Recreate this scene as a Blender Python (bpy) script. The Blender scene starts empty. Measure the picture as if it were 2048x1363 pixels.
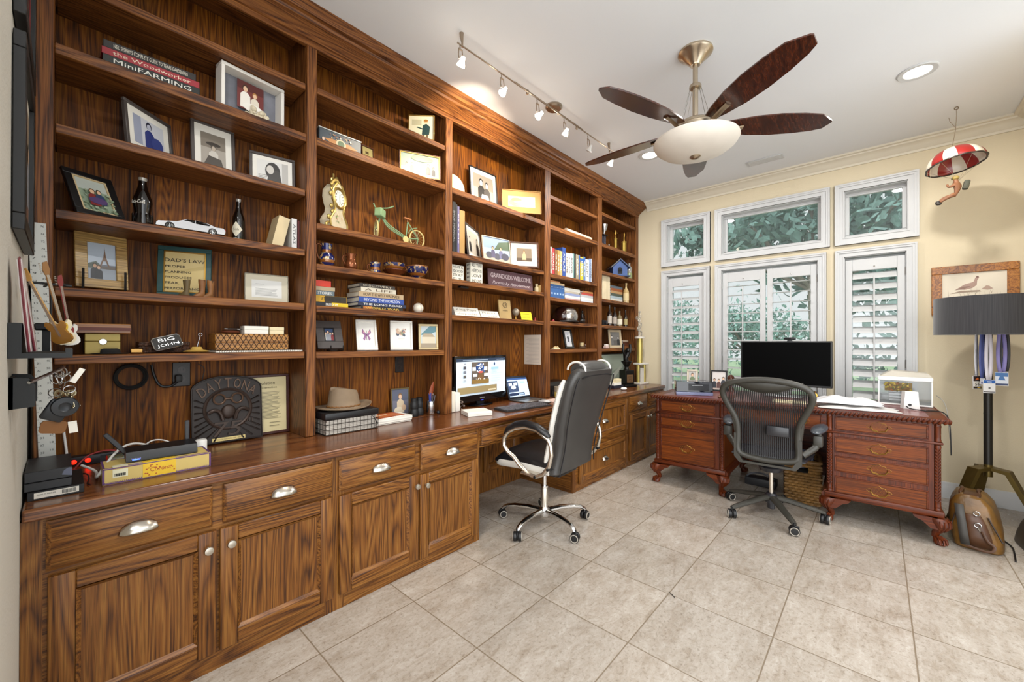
import bpy, bmesh, math, random
from math import sin, cos, pi, radians, sqrt, atan2, tan
from mathutils import Matrix, Vector
random.seed(7)
SC = bpy.context.scene
COL = SC.collection
V = Vector

# ---------------------------------------------------------------- camera (solved from the photo's vanishing points)
F_PX, YAW, PITCH, ROLL, EYE = 810.13, 0.734063649, 0.00362789, -0.00231308, 1.28
_R = Matrix(((cos(ROLL), -sin(ROLL), 0), (sin(ROLL), cos(ROLL), 0), (0, 0, 1))) @ \
     Matrix(((1, 0, 0), (0, cos(PITCH), -sin(PITCH)), (0, sin(PITCH), cos(PITCH))))
_B = Matrix(((sin(YAW), 0, cos(YAW)), (-cos(YAW), 0, sin(YAW)), (0, 1, 0)))
CAMR = _R @ _B.transposed()

def ray(u, v):
    return CAMR.transposed() @ V((u - 1024, 681.5 - v, F_PX))
def on_y(u, v, y):
    d = ray(u, v); t = y / d.y; return V((d.x * t, y, EYE + d.z * t))
def on_x(u, v, x):
    d = ray(u, v); t = x / d.x; return V((x, d.y * t, EYE + d.z * t))
def on_z(u, v, z):
    d = ray(u, v); t = (z - EYE) / d.z; return V((d.x * t, d.y * t, z))

cam_d = bpy.data.cameras.new('camera'); cam = bpy.data.objects.new('camera', cam_d); COL.objects.link(cam)
cam_d.sensor_width = 36; cam_d.lens = F_PX / 2048 * 36; cam_d.clip_start = .02
r0, r1, r2 = CAMR[0], CAMR[1], CAMR[2]
cam.matrix_world = Matrix(((r0[0], r1[0], -r2[0], 0), (r0[1], r1[1], -r2[1], 0), (r0[2], r1[2], -r2[2], EYE), (0, 0, 0, 1)))
SC.camera = cam
SC.view_settings.view_transform = 'Standard'; SC.view_settings.look = 'None'; SC.view_settings.gamma = 1

# ---------------------------------------------------------------- mesh builder
class MB:
    def __init__(s):
        s.v = []; s.f = []; s.m = []; s.T = Matrix.Identity(4)
    def at(s, loc=(0, 0, 0), rot=(0, 0, 0)):
        e = Matrix.Rotation(rot[2], 4, 'Z') @ Matrix.Rotation(rot[1], 4, 'Y') @ Matrix.Rotation(rot[0], 4, 'X')
        s.T = Matrix.Translation(V(loc)) @ e; return s
    def add(s, vs, fs, mi=0):
        n = len(s.v); s.v += [s.T @ V(p) for p in vs]
        s.f += [[i + n for i in f] for f in fs]; s.m += [mi] * len(fs); return s
    def box(s, x0, x1, y0, y1, z0, z1, b=0, mi=0):
        if x0 > x1: x0, x1 = x1, x0
        if y0 > y1: y0, y1 = y1, y0
        if z0 > z1: z0, z1 = z1, z0
        b = min(b, (x1 - x0) * .49, (y1 - y0) * .49, (z1 - z0) * .49)
        if b <= 0:
            vs = [(x, y, z) for z in (z0, z1) for y in (y0, y1) for x in (x0, x1)]
            return s.add(vs, [(0, 2, 3, 1), (4, 5, 7, 6), (0, 1, 5, 4), (2, 6, 7, 3), (0, 4, 6, 2), (1, 3, 7, 5)], mi)
        bm = bmesh.new(); bmesh.ops.create_cube(bm, size=1)
        for p in bm.verts:
            p.co = V((x0 if p.co.x < 0 else x1, y0 if p.co.y < 0 else y1, z0 if p.co.z < 0 else z1))
        bmesh.ops.bevel(bm, geom=bm.edges[:], offset=b, segments=2 if b > .004 else 1, profile=.5, affect='EDGES')
        bm.verts.index_update()
        s.add([p.co.copy() for p in bm.verts], [[q.index for q in f.verts] for f in bm.faces], mi); bm.free(); return s
    def prism(s, poly, h0, h1, ax='z', mi=0, caps=True):
        n = len(poly)
        def mk(a, b, h):
            return {'z': (a, b, h), 'y': (a, h, b), 'x': (h, a, b)}[ax]
        vs = [mk(a, b, h0) for a, b in poly] + [mk(a, b, h1) for a, b in poly]
        fs = [(i, (i + 1) % n, n + (i + 1) % n, n + i) for i in range(n)]
        if caps: fs += [list(range(n))[::-1], list(range(n, 2 * n))]
        return s.add(vs, fs, mi)
    def sheet(s, grid, mi=0, closed=False):
        nr, nc = len(grid), len(grid[0]); vs = [p for r in grid for p in r]; fs = []
        for i in range(nr - 1):
            for j in range(nc if closed else nc - 1):
                k = (j + 1) % nc; fs.append((i * nc + j, i * nc + k, (i + 1) * nc + k, (i + 1) * nc + j))
        return s.add(vs, fs, mi)
    def lathe(s, prof, n=24, c=(0, 0, 0), mi=0, sx=1, sy=1):
        g = [[(c[0] + r * cos(2 * pi * k / n) * sx, c[1] + r * sin(2 * pi * k / n) * sy, c[2] + z) for k in range(n)] for r, z in prof]
        s.sheet(g, mi, True)
        for row, rev in ((g[0], True), (g[-1], False)):
            if prof[0 if rev else -1][0] > 1e-5:
                s.add(row, [list(range(n))[::-1] if rev else list(range(n))], mi)
        return s
    def tube(s, pts, r, n=8, mi=0, closed=False, flat=1.0, caps=True):
        pts = [V(p) for p in pts]; N = len(pts); rr = r if isinstance(r, (list, tuple)) else [r] * N
        up = None; g = []
        for i, p in enumerate(pts):
            a = pts[(i - 1) % N] if (closed or i > 0) else p
            b = pts[(i + 1) % N] if (closed or i < N - 1) else p
            t = (b - a); t = t.normalized() if t.length > 1e-9 else V((0, 0, 1))
            if up is None:
                up = V((0, 0, 1)) if abs(t.z) < .9 else V((0, 1, 0))
            nrm = up - t * up.dot(t)
            if nrm.length < 1e-6: nrm = t.orthogonal()
            nrm.normalize(); up = nrm; bi = t.cross(nrm)
            g.append([p + (nrm * cos(2 * pi * k / n) * flat + bi * sin(2 * pi * k / n)) * rr[i] for k in range(n)])
        if closed: g.append(g[0])
        s.sheet(g, mi, True)
        if not closed and caps:
            s.add(g[0], [list(range(n))[::-1]], mi); s.add(g[-1], [list(range(n))], mi)
        return s
    def cyl(s, p0, p1, r0, r1=None, n=16, mi=0):
        return s.tube([p0, p1], [r0, r0 if r1 is None else r1], n, mi)
    def ell(s, c, r, n=16, m=10, mi=0):
        if isinstance(r, (int, float)): r = (r, r, r)
        g = [[(c[0] + r[0] * sin(pi * i / m) * cos(2 * pi * k / n), c[1] + r[1] * sin(pi * i / m) * sin(2 * pi * k / n), c[2] - r[2] * cos(pi * i / m)) for k in range(n)] for i in range(1, m)]
        s.sheet(g, mi, True)
        s.add(g[0] + [(c[0], c[1], c[2] - r[2])], [((k + 1) % n, k, n) for k in range(n)], mi)
        s.add(g[-1] + [(c[0], c[1], c[2] + r[2])], [(k, (k + 1) % n, n) for k in range(n)], mi)
        return s
    def torus(s, c, R, r, ax='z', n=24, m=8, mi=0, a0=0, a1=2 * pi):
        full = abs(a1 - a0 - 2 * pi) < 1e-6; k = n if full else n + 1
        pts = []
        for i in range(k):
            a = a0 + (a1 - a0) * i / n
            x, y = R * cos(a), R * sin(a)
            pts.append({'z': (c[0] + x, c[1] + y, c[2]), 'y': (c[0] + x, c[1], c[2] + y), 'x': (c[0], c[1] + x, c[2] + y)}[ax])
        return s.tube(pts, r, m, mi, closed=full)
    def text(s, string, w, h, loc=(0, 0, 0), rot=(pi / 2, 0, 0), depth=.0006, mi=0, fit='both', shear=0):
        cu = bpy.data.curves.new('t', 'FONT'); cu.body = string; cu.align_x = 'CENTER'; cu.extrude = .01; cu.resolution_u = 2; cu.shear = shear
        o = bpy.data.objects.new('t', cu); me = o.to_mesh()
        vs = [p.co.copy() for p in me.vertices]; fs = [list(p.vertices) for p in me.polygons]; o.to_mesh_clear()
        bpy.data.objects.remove(o); bpy.data.curves.remove(cu)
        if not vs: return s
        x0, x1 = min(p.x for p in vs), max(p.x for p in vs); y0, y1 = min(p.y for p in vs), max(p.y for p in vs)
        sx = w / (x1 - x0); sy = h / (y1 - y0)
        if fit == 'min': sx = sy = min(sx, sy)
        zz = max(p.z for p in vs) or 1
        for p in vs:
            p.x = (p.x - (x0 + x1) / 2) * sx; p.y = (p.y - (y0 + y1) / 2) * sy; p.z = p.z / zz * depth
        old = s.T; s.T = s.T @ (Matrix.Translation(V(loc)) @ Matrix.Rotation(rot[2], 4, 'Z') @ Matrix.Rotation(rot[1], 4, 'Y') @ Matrix.Rotation(rot[0], 4, 'X'))
        s.add(vs, fs, mi); s.T = old; return s
    def build(s, name, mats, parent=None, loc=None, rot=None, auto=38, solid=0, bev=0, sub=0):
        me = bpy.data.meshes.new(name); me.from_pydata([tuple(p) for p in s.v], [], s.f)
        if not isinstance(mats, (list, tuple)): mats = [mats]
        for m in mats: me.materials.append(m)
        if len(mats) > 1: me.polygons.foreach_set('material_index', s.m)
        me.polygons.foreach_set('use_smooth', [True] * len(s.f)); me.update()
        bm = bmesh.new(); bm.from_mesh(me); bmesh.ops.remove_doubles(bm, verts=bm.verts, dist=1e-5); bmesh.ops.recalc_face_normals(bm, faces=bm.faces); bm.to_mesh(me); bm.free()
        me.set_sharp_from_angle(angle=radians(auto))
        o = bpy.data.objects.new(name, me); COL.objects.link(o)
        if parent: o.parent = parent
        if loc: o.location = loc
        if rot: o.rotation_euler = rot
        if solid:
            md = o.modifiers.new('solid', 'SOLIDIFY'); md.thickness = solid; md.offset = 0
        if sub:
            md = o.modifiers.new('sub', 'SUBSURF'); md.levels = sub; md.render_levels = sub
        return o

def tag(o, label=None, cat=None, group=None, kind=None):
    if label: o['label'] = label
    if cat: o['category'] = cat
    if group: o['group'] = group
    if kind: o['kind'] = kind
    return o
def thing(name, label, cat, loc=(0, 0, 0), rz=0, group=None, rot=None):
    o = bpy.data.objects.new(name, None); COL.objects.link(o); o.empty_display_size = .05
    o.location = loc; o.rotation_euler = rot if rot else (0, 0, rz)
    return tag(o, label, cat, group)
def one(name, label, cat, mb, mats, loc=(0, 0, 0), rz=0, group=None, rot=None, **k):
    o = mb.build(name, mats, None, loc, rot if rot else (0, 0, rz), **k); return tag(o, label, cat, group)
def struct(name, mb, mats, parent=None, **k):
    o = mb.build(name, mats, parent, **k)
    if parent is None: o['kind'] = 'structure'
    return o
def copy_tree(o, parent=None, **kw):
    kids = [c for c in bpy.data.objects if c.parent == o] if parent is None else list(o.children)
    c = o.copy(); COL.objects.link(c)
    if parent: c.parent = parent
    for k in kids: copy_tree(k, c)
    return c

# ---------------------------------------------------------------- materials
def lin(h):
    h = h.lstrip('#'); r = [int(h[i:i + 2], 16) / 255 for i in (0, 2, 4)]
    return tuple([x / 12.92 if x <= .04045 else ((x + .055) / 1.055) ** 2.4 for x in r] + [1])
_M = {}
class NT:
    def __init__(s, name):
        s.m = bpy.data.materials.new(name); s.m.use_nodes = True; s.n = s.m.node_tree.nodes; s.l = s.m.node_tree.links
        s.b = s.n['Principled BSDF']
    def nd(s, t, **k):
        x = s.n.new(t)
        for a, b in k.items():
            if a.startswith('i_'):
                key = a[2:]; key = int(key) if key.isdigit() else key.replace('_', ' ')
                if isinstance(b, bpy.types.NodeSocket): s.l.new(b, x.inputs[key])
                else: x.inputs[key].default_value = b
            else: setattr(x, a, b)
        return x
    def math(s, op, a, b=0, c=None):
        x = s.n.new('ShaderNodeMath'); x.operation = op
        for i, q in enumerate((a, b) if c is None else (a, b, c)):
            if isinstance(q, bpy.types.NodeSocket): s.l.new(q, x.inputs[i])
            else: x.inputs[i].default_value = q
        return x.outputs[0]
    def ramp(s, fac, stops):
        x = s.n.new('ShaderNodeValToRGB'); s.l.new(fac, x.inputs[0]); e = x.color_ramp.elements
        while len(e) < len(stops): e.new(.5)
        for q, (p, c) in zip(e, stops): q.position = p; q.color = c if len(c) == 4 else (*c, 1)
        return x.outputs[0]
    def mix(s, f, a, b, mode='MIX'):
        x = s.n.new('ShaderNodeMix'); x.data_type = 'RGBA'; x.blend_type = mode
        for i, q in ((0, f), (6, a), (7, b)):
            if isinstance(q, bpy.types.NodeSocket): s.l.new(q, x.inputs[i])
            else: x.inputs[i].default_value = q
        return x.outputs[2]
    def coords(s, scale=(1, 1, 1), rnd=True, loc=(0, 0, 0)):
        tc = s.n.new('ShaderNodeTexCoord'); o = tc.outputs['Object']
        if rnd:
            oi = s.n.new('ShaderNodeObjectInfo'); va = s.n.new('ShaderNodeVectorMath'); va.operation = 'MULTIPLY_ADD'
            s.l.new(oi.outputs['Random'], va.inputs[0]); va.inputs[1].default_value = (17.3, 11.1, 23.7); s.l.new(o, va.inputs[2]); o = va.outputs[0]
        mp = s.n.new('ShaderNodeMapping'); mp.inputs['Scale'].default_value = scale; mp.inputs['Location'].default_value = loc; s.l.new(o, mp.inputs[0])
        return mp.outputs[0]
    def noise(s, vec, scale=1, detail=2, rough=.5, dist=0):
        return s.nd('ShaderNodeTexNoise', i_Vector=vec, i_Scale=scale, i_Detail=detail, i_Roughness=rough, i_Distortion=dist).outputs[0]
    def bump(s, h, strength=.2, dist=.01):
        b = s.nd('ShaderNodeBump', i_Strength=strength, i_Distance=dist, i_Height=h); s.l.new(b.outputs[0], s.b.inputs['Normal'])
    def set(s, **k):
        for a, v in k.items():
            i = s.b.inputs[a.replace('_', ' ')]
            if isinstance(v, bpy.types.NodeSocket): s.l.new(v, i)
            else: i.default_value = v
        return s
def mat(hexc, rough=.5, metal=0, name=None, var=.06, bump=0, bscale=200, emit=0, coat=0, spec=None, ecol=None):
    key = (hexc, rough, metal, var, bump, emit, coat, spec, bscale)
    if key in _M: return _M[key]
    t = NT(name or 'paint_' + hexc.strip('#')); c = lin(hexc)
    if var:
        n = t.noise(t.coords((1, 1, 1)), 9, 3)
        d = tuple(x * (1 - var * 1.5) for x in c[:3]) + (1,); e = tuple(min(1, x * (1 + var)) for x in c[:3]) + (1,)
        t.set(Base_Color=t.ramp(n, [(.3, d), (.7, e)]))
    else: t.set(Base_Color=c)
    t.set(Roughness=rough, Metallic=metal)
    if coat: t.set(Coat_Weight=coat, Coat_Roughness=.08)
    if spec is not None: t.set(Specular_IOR_Level=spec)
    if bump: t.bump(t.noise(t.coords(), bscale, 2), bump, .004)
    if emit: t.set(Emission_Color=lin(ecol or hexc), Emission_Strength=emit)
    _M[key] = t.m; return t.m

def wood(name, axis, dark, mid, light, rough=.32, sc=1.0, streak=1.0, coat=.15, planks=0, contrast=1.0, cath=1.0, spec=.5):
    """oak-like: contour bands of a noise stretched along the grain, plus open pores."""
    t = NT(name)
    def s3(a, g): return tuple(g * sc if i == 'xyz'.index(axis) else a * sc for i in range(3))
    c = t.coords((1, 1, 1))
    if planks:                                   # boards side by side: shift the grain from board to board
        tc = t.n.new('ShaderNodeTexCoord'); sp = t.nd('ShaderNodeSeparateXYZ', i_0=tc.outputs['Object'])
        k = t.math('FLOOR', t.math('MULTIPLY', sp.outputs[0], 1 / planks))
        wn = t.nd('ShaderNodeTexWhiteNoise', noise_dimensions='1D', i_W=k)
        va = t.nd('ShaderNodeVectorMath', operation='MULTIPLY_ADD', i_0=wn.outputs['Color'], i_1=(5, 5, 5), i_2=c); c = va.outputs[0]
        pl = wn.outputs['Value']
    def mp(a, g): return t.nd('ShaderNodeMapping', i_Vector=c, i_Scale=s3(a, g)).outputs[0]
    n1 = t.noise(mp(6.5, .5), 1, 2, .45, .2 * cath)
    bands = t.math('PINGPONG', t.math('MULTIPLY', n1, 52 * streak), 1)
    fine = t.noise(mp(150, 2.6), 1, 3, .65)
    pores = t.noise(mp(420, 9), 1, 1, .5)
    big = t.noise(mp(2.2, .8), 1, 2)
    f = t.math('ADD', t.math('MULTIPLY', bands, .3 * contrast), t.math('MULTIPLY', fine, .95))
    f = t.math('ADD', f, t.math('MULTIPLY', t.math('SUBTRACT', big, .5), .3))
    col = t.ramp(f, [(.38, lin(dark)), (.6, lin(mid)), (.86, lin(light))])
    pm = t.ramp(pores, [(.36, (0, 0, 0, 1)), (.5, (1, 1, 1, 1))])
    col = t.mix(.4, col, pm, 'MULTIPLY')
    if planks:
        col = t.mix(1.0, col, t.ramp(pl, [(0, (.72, .72, .72, 1)), (1, (1.12, 1.08, 1.0, 1))]), 'MULTIPLY')
    t.set(Base_Color=col, Roughness=rough, Specular_IOR_Level=spec)
    if coat: t.set(Coat_Weight=coat, Coat_Roughness=.22)
    t.bump(t.math('ADD', fine, t.math('MULTIPLY', pores, .8)), .12, .002)
    return t.m
# ================================================================ materials of the place
OAK_D, OAK_M, OAK_L = '#3d210f', '#744619', '#8f602b'
oak = {a: wood('dark_oak_' + a, a, OAK_D, OAK_M, OAK_L, coat=.05, rough=.38, spec=.35) for a in 'xyz'}
SH_D, SH_M, SH_L = '#361c0f', '#6f411e', '#8a582b'
shelf_oak = {a: wood('shelf_oak_' + a, a, SH_D, SH_M, SH_L, rough=.45, coat=.02, spec=.3) for a in 'xyz'}
back_oak = wood('back_panel_oak', 'z', '#371b07', '#6d3c0d', '#8a5518', rough=.55, planks=.145, coat=0, spec=.2)
top_oak = wood('worktop_oak', 'x', '#37190c', '#6a3b1c', '#87542a', rough=.24, coat=.3, streak=.6)
nickel = mat('#c9c3b8', .24, 1, 'brushed_nickel', var=.03)
chrome = mat('#e6e6e6', .07, 1, 'chrome', var=0)
black_plastic = mat('#101012', .42, 0, 'black_plastic', var=.03)
black_gloss = mat('#08080a', .12, 0, 'black_gloss', var=0)
white_paint = mat('#c3c4c4', .42, 0, 'white_trim_paint', var=.015)
white_plastic = mat('#e4e3e0', .35, 0, 'white_plastic', var=.02)

def wall_mat(name, hexc, bump=.25, sc=140):
    t = NT(name); co = t.coords(rnd=False)
    n = t.noise(co, sc, 3, .6); big = t.noise(co, 1.3, 2); c = lin(hexc)
    t.set(Base_Color=t.ramp(big, [(.3, tuple(x * .97 for x in c[:3]) + (1,)), (.7, c)]), Roughness=.75)
    t.bump(n, bump, .004); return t.m
cream = wall_mat('cream_plaster', '#d5c8ab')
pale_wall = wall_mat('pale_plaster', '#d3cfc4', .5, 90)
ceil_m = wall_mat('ceiling_paint', '#e2e4e6', .12, 200)

def tile_mat():
    t = NT('travertine_tile'); tc = t.n.new('ShaderNodeTexCoord'); o = tc.outputs['Object']
    S = .4544
    sp = t.nd('ShaderNodeSeparateXYZ', i_0=o)
    X = t.math('DIVIDE', t.math('SUBTRACT', sp.outputs[0], 1.622 - 8 * S), S); Y = t.math('DIVIDE', t.math('SUBTRACT', sp.outputs[1], 1.2475 - 8 * S), S)
    def edge(a):
        f = t.math('FRACT', a); return t.math('MINIMUM', f, t.math('SUBTRACT', 1, f))
    e = t.math('MINIMUM', edge(X), edge(Y))
    grout = t.ramp(e, [(.0045, (1, 1, 1, 1)), (.0075, (0, 0, 0, 1))])
    cell = t.nd('ShaderNodeCombineXYZ', i_0=t.math('FLOOR', X), i_1=t.math('FLOOR', Y))
    wn = t.nd('ShaderNodeTexWhiteNoise', noise_dimensions='2D', i_Vector=cell.outputs[0])
    off = t.nd('ShaderNodeVectorMath', operation='MULTIPLY_ADD', i_0=wn.outputs['Color'], i_1=(9, 9, 9), i_2=o)
    # some tiles turned by a quarter
    mp = t.nd('ShaderNodeMapping', i_Vector=off.outputs[0], i_Rotation=(0, 0, .35), i_Scale=(1.6, 3.4, 1))
    n1 = t.noise(mp.outputs[0], 3.3, 11, .72, .5)
    n2 = t.noise(mp.outputs[0], 13, 9, .76, .9)
    n3 = t.noise(off.outputs[0], 70, 4, .7)
    f = t.math('ADD', t.math('MULTIPLY', n1, .52), t.math('MULTIPLY', n2, .48))
    col = t.ramp(f, [(.34, lin('#857767')), (.42, lin('#998d7f')), (.49, lin('#a59b8f')), (.56, lin('#aea59a')), (.66, lin('#bdb6ad'))])
    spk = t.ramp(n3, [(.33, lin('#a89b89')), (.47, (1, 1, 1, 1))])
    col = t.mix(.45, col, spk, 'MULTIPLY')
    val = t.ramp(wn.outputs['Value'], [(0, (.93, .93, .93, 1)), (1, (1.03, 1.03, 1.03, 1))])
    col = t.mix(1, col, val, 'MULTIPLY')
    col = t.mix(grout, col, lin('#7a6c5b'))
    t.set(Base_Color=col, Roughness=t.ramp(n2, [(.3, (.3, .3, .3, 1)), (.7, (.2, .2, .2, 1))]))
    h = t.math('SUBTRACT', t.math('MULTIPLY', n2, .25), grout); t.bump(h, .25, .003)
    return t.m
tile = tile_mat()

# ================================================================ shell
XW, YB, YS, YF, CEIL = 4.92, 2.52, 2.26, 1.925, 3.03
XL, YR = -.085, -.87
struct('floor', MB().box(-1.6, XW + .14, -2.2, 2.6, -.06, 0), tile)
struct('ceiling', MB().box(-.35, XW + .1, -1.02, 2.66, CEIL, CEIL + .06), ceil_m)
struct('wall_left', MB().box(XL - .13, XL, 1.02, 2.66, 0, CEIL), pale_wall)
struct('wall_back', MB().box(XL, XW + .12, YB + .015, YB + .12, 0, CEIL), cream)
struct('wall_right', MB().box(3.5, XW + .12, YR - .12, YR, 0, CEIL), cream)

# window wall with real openings  (y0,y1,z0,z1)
SILL = .42
WIN = [(1.474, 1.896, 2.268, 2.702), (.404, 1.288, 2.268, 2.702), (-.198, .232, 2.268, 2.702),
       (1.474, 1.896, SILL, 2.085), (.43, 1.288, SILL, 2.085), (-.188, .232, SILL, 2.085)]
def wall_with_holes():
    mb = MB(); ys = sorted({YR - .12, YB + .1} | {q for w in WIN for q in w[:2]}); zs = sorted({0, CEIL} | {q for w in WIN for q in w[2:]})
    for a, b in zip(ys, ys[1:]):
        run = None
        for c, d in zip(zs, zs[1:]):
            hole = any(w[0] < (a + b) / 2 < w[1] and w[2] < (c + d) / 2 < w[3] for w in WIN)
            if hole:
                if run: mb.box(XW, XW + .14, a, b, run[0], run[1]); run = None
            else: run = (run[0], d) if run else (c, d)
        if run: mb.box(XW, XW + .14, a, b, run[0], run[1])
    return mb
struct('wall_window', wall_with_holes(), cream)

def glass_mat(name='window_glass', haze=.05, tint=(.93, .95, .95, 1)):
    t = NT(name); out = t.n['Material Output']
    tr = t.nd('ShaderNodeBsdfTransparent', i_Color=tint); gl = t.nd('ShaderNodeBsdfGlossy', i_Color=(1, 1, 1, 1), i_Roughness=.02)
    tl = t.nd('ShaderNodeBsdfTranslucent', i_Color=(.9, .95, .97, 1))
    m0 = t.nd('ShaderNodeMixShader', i_0=haze, i_1=tr.outputs[0], i_2=tl.outputs[0])
    fr = t.nd('ShaderNodeFresnel', i_IOR=1.4)
    m = t.nd('ShaderNodeMixShader', i_0=fr.outputs[0], i_1=m0.outputs[0], i_2=gl.outputs[0]); t.l.new(m.outputs[0], out.inputs[0]); return t.m
pane_m = glass_mat()
clear_m = glass_mat('clear_glass', .03, (.97, .985, .985, 1))
hinge_m = mat('#a9a8a5', .35, .8, 'hinge_metal')
louver_tilt = {3: 24, 4: 6, 5: 42}
def casing(mb, y0, y1, z0, z1, w):
    """stepped casing round an opening, mitred bars on the room side of the wall"""
    for k, (a, b, d) in enumerate(((0, w, .016), (w * .55, w, .026), (w * .8, w, .032), (0, w * .14, .022))):
        for (ya, yb, za, zb) in ((y0 - b, y1 + b, z1 + a, z1 + b), (y0 - b, y1 + b, z0 - b, z0 - a), (y0 - b, y0 - a, z0 - a, z1 + a), (y1 + a, y1 + b, z0 - a, z1 + a)):
            mb.box(XW - d, XW + .002, ya, yb, za, zb)
for i, (y0, y1, z0, z1) in enumerate(WIN):
    o = MB(); casing(o, y0, y1, z0, z1, .068 if i < 3 else .066)
    w = struct('window_%d' % (i + 1), o, white_paint); w['kind'] = 'structure'
    f = MB(); t_, x0, x1 = .035, XW + .075, XW + .115
    for q in ((y0, y1, z1 - t_, z1), (y0, y1, z0, z0 + t_), (y0, y0 + t_, z0 + t_, z1 - t_), (y1 - t_, y1, z0 + t_, z1 - t_)):
        f.box(x0, x1, *q, b=.004)
    for q in ((y0, y1, z1 - .006, z1), (y0, y1, z0, z0 + .006), (y0, y0 + .006, z0, z1), (y1 - .006, y1, z0, z1)):
        f.box(XW - .005, x0, *q)
    f.build('window_frame', white_paint, w)
    MB().box(XW + .092, XW + .097, y0 + t_, y1 - t_, z0 + t_, z1 - t_).build('pane', pane_m, w)
    if i < 3: continue
    # plantation shutters, two leaves on the wide window
    leaves = [(y0, y1)] if i != 4 else [(.864, y1), (y0, .864)]
    for (a, b) in leaves:
        a += .008; b -= .008; top = z1 - .03; bot = z0 + .03; st = .05; xa, xb = XW + .004, XW + .032
        s = MB(); s.box(xa, xb, a, a + st, bot, top, b=.003).box(xa, xb, b - st, b, bot, top, b=.003).box(xa, xb, a + st, b - st, top - .105, top, b=.003).box(xa, xb, a + st, b - st, bot, bot + .11, b=.003)
        sp = s.build('shutter_panel', white_paint, w)
        zt, zb = top - .105, bot + .11; n = int(round((zt - zb) / .1015)); p = (zt - zb) / n
        tl = radians(louver_tilt[i]); first = None
        for k in range(n):
            zc = zb + p * (k + .5)
            if first is None:
                m = MB(); m.add([], []); pr = []
                for q in range(12):
                    an = 2 * pi * q / 12; pr.append((cos(an) * .046, sin(an) * .0055))
                m.prism([(c * cos(tl) - s_ * sin(tl), c * sin(tl) + s_ * cos(tl)) for c, s_ in pr], a + st + .003, b - st - .003, 'y')
                first = m.build('louver', white_paint, sp, loc=(XW + .018, 0, zc))
            else:
                c = first.copy(); COL.objects.link(c); c.parent = sp; c.location = (XW + .018, 0, zc)
        yc = (a + b) / 2 + (.0 if i != 3 else .03)
        MB().box(XW - .034, XW - .024, yc - .006, yc + .006, zb + .03, zt - .06, b=.002).build('tilt_rod', white_paint, sp)
        MB().ell((XW - .002, yc, top - .075), .006, 8, 6).build('knob', nickel, sp)
        yh = b + .002 if (i == 3 or (i == 4 and b > 1)) else a - .002
        for zh in (top - .14, (top + bot) / 2 - .15, bot + .15):
            MB().cyl((XW - .002, yh, zh - .035), (XW - .002, yh, zh + .035), .005, n=8).build('hinge', hinge_m, sp)

# cornice of the room on the window wall and the right wall
def cornice(mb, along, a, b, wall, sgn):
    pr = [(0, -.105), (.012, -.105), (.012, -.085), (.022, -.08), (.035, -.055), (.06, -.035), (.075, -.03), (.08, -.02), (.1, -.016), (.1, 0), (0, 0)]
    if along == 'y': mb.prism([(wall + sgn * p, CEIL + q) for p, q in pr], a, b, 'y')
    else: mb.prism([(wall + sgn * p, CEIL + q) for p, q in pr], a, b, 'x')
struct('trim_1', (lambda m: (cornice(m, 'y', YR, YS - .112, XW, -1), m)[1])(MB()), mat('#d8d0bd', .45, 0, 'cream_trim_paint', var=.015))
struct('trim_2', (lambda m: (cornice(m, 'x', 3.5, XW, YR, 1), m)[1])(MB()), mat('#d8d0bd', .45, 0, 'cream_trim_paint', var=.015))
bb = MB()
def base_prof(d): return [(0, 0), (.016, 0), (.016, .1), (.011, .108), (.012, .122), (.006, .132), (0, .132)]
bb.prism([(XW - a, b) for a, b in base_prof(0)], YR, 1.9, 'y'); struct('baseboard_window', bb, white_paint)
bb = MB().prism([(YR + a, b) for a, b in base_prof(0)], 3.5, XW, 'x'); struct('baseboard_right', bb, white_paint)

# ================================================================ bookcase
STI = [(-.072, -.026), (.866, .919), (1.805, 1.865), (2.952, 3.036), (3.9, 3.988), (4.832, 4.905)]
BAYS = [(a[1], b[0]) for a, b in zip(STI, STI[1:])]
ZC = .772                                               # worktop
SHELVES = [[2.66, 2.39, 2.093, 1.774, 1.485, 1.229], [2.669, 2.393, 1.930, 1.708, 1.480, 1.225], [2.391, 1.935, 1.737, 1.477],
           [2.661, 2.38, 1.928, 1.706, 1.480, 1.216], [2.73, 2.385, 2.078, 1.77, 1.477, 1.216]]
ZTOP = 2.955
bk = thing('bookcase', 'floor to ceiling dark oak built-in bookcase with five open bays', 'bookcase', (0, YS, ZC))
def L(mb): mb.at((0, -YS, -ZC)); return mb               # local frame of the bookcase
for (a, b) in STI:
    L(MB()).box(a, b, YS, YS + .022, ZC + .001, ZTOP + .003, b=.003).build('stile', shelf_oak['z'], bk)
for k, (a, b) in enumerate(STI):
    for q in ((a, a + .02), (b - .02, b)):
        if (k == 0 and q[0] == a) or (k == 5 and q[1] == b): continue
        L(MB()).box(q[0], q[1], YS + .0225, YB - .012, ZC + .001, ZTOP).build('divider_panel', shelf_oak['z'], bk)
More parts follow.
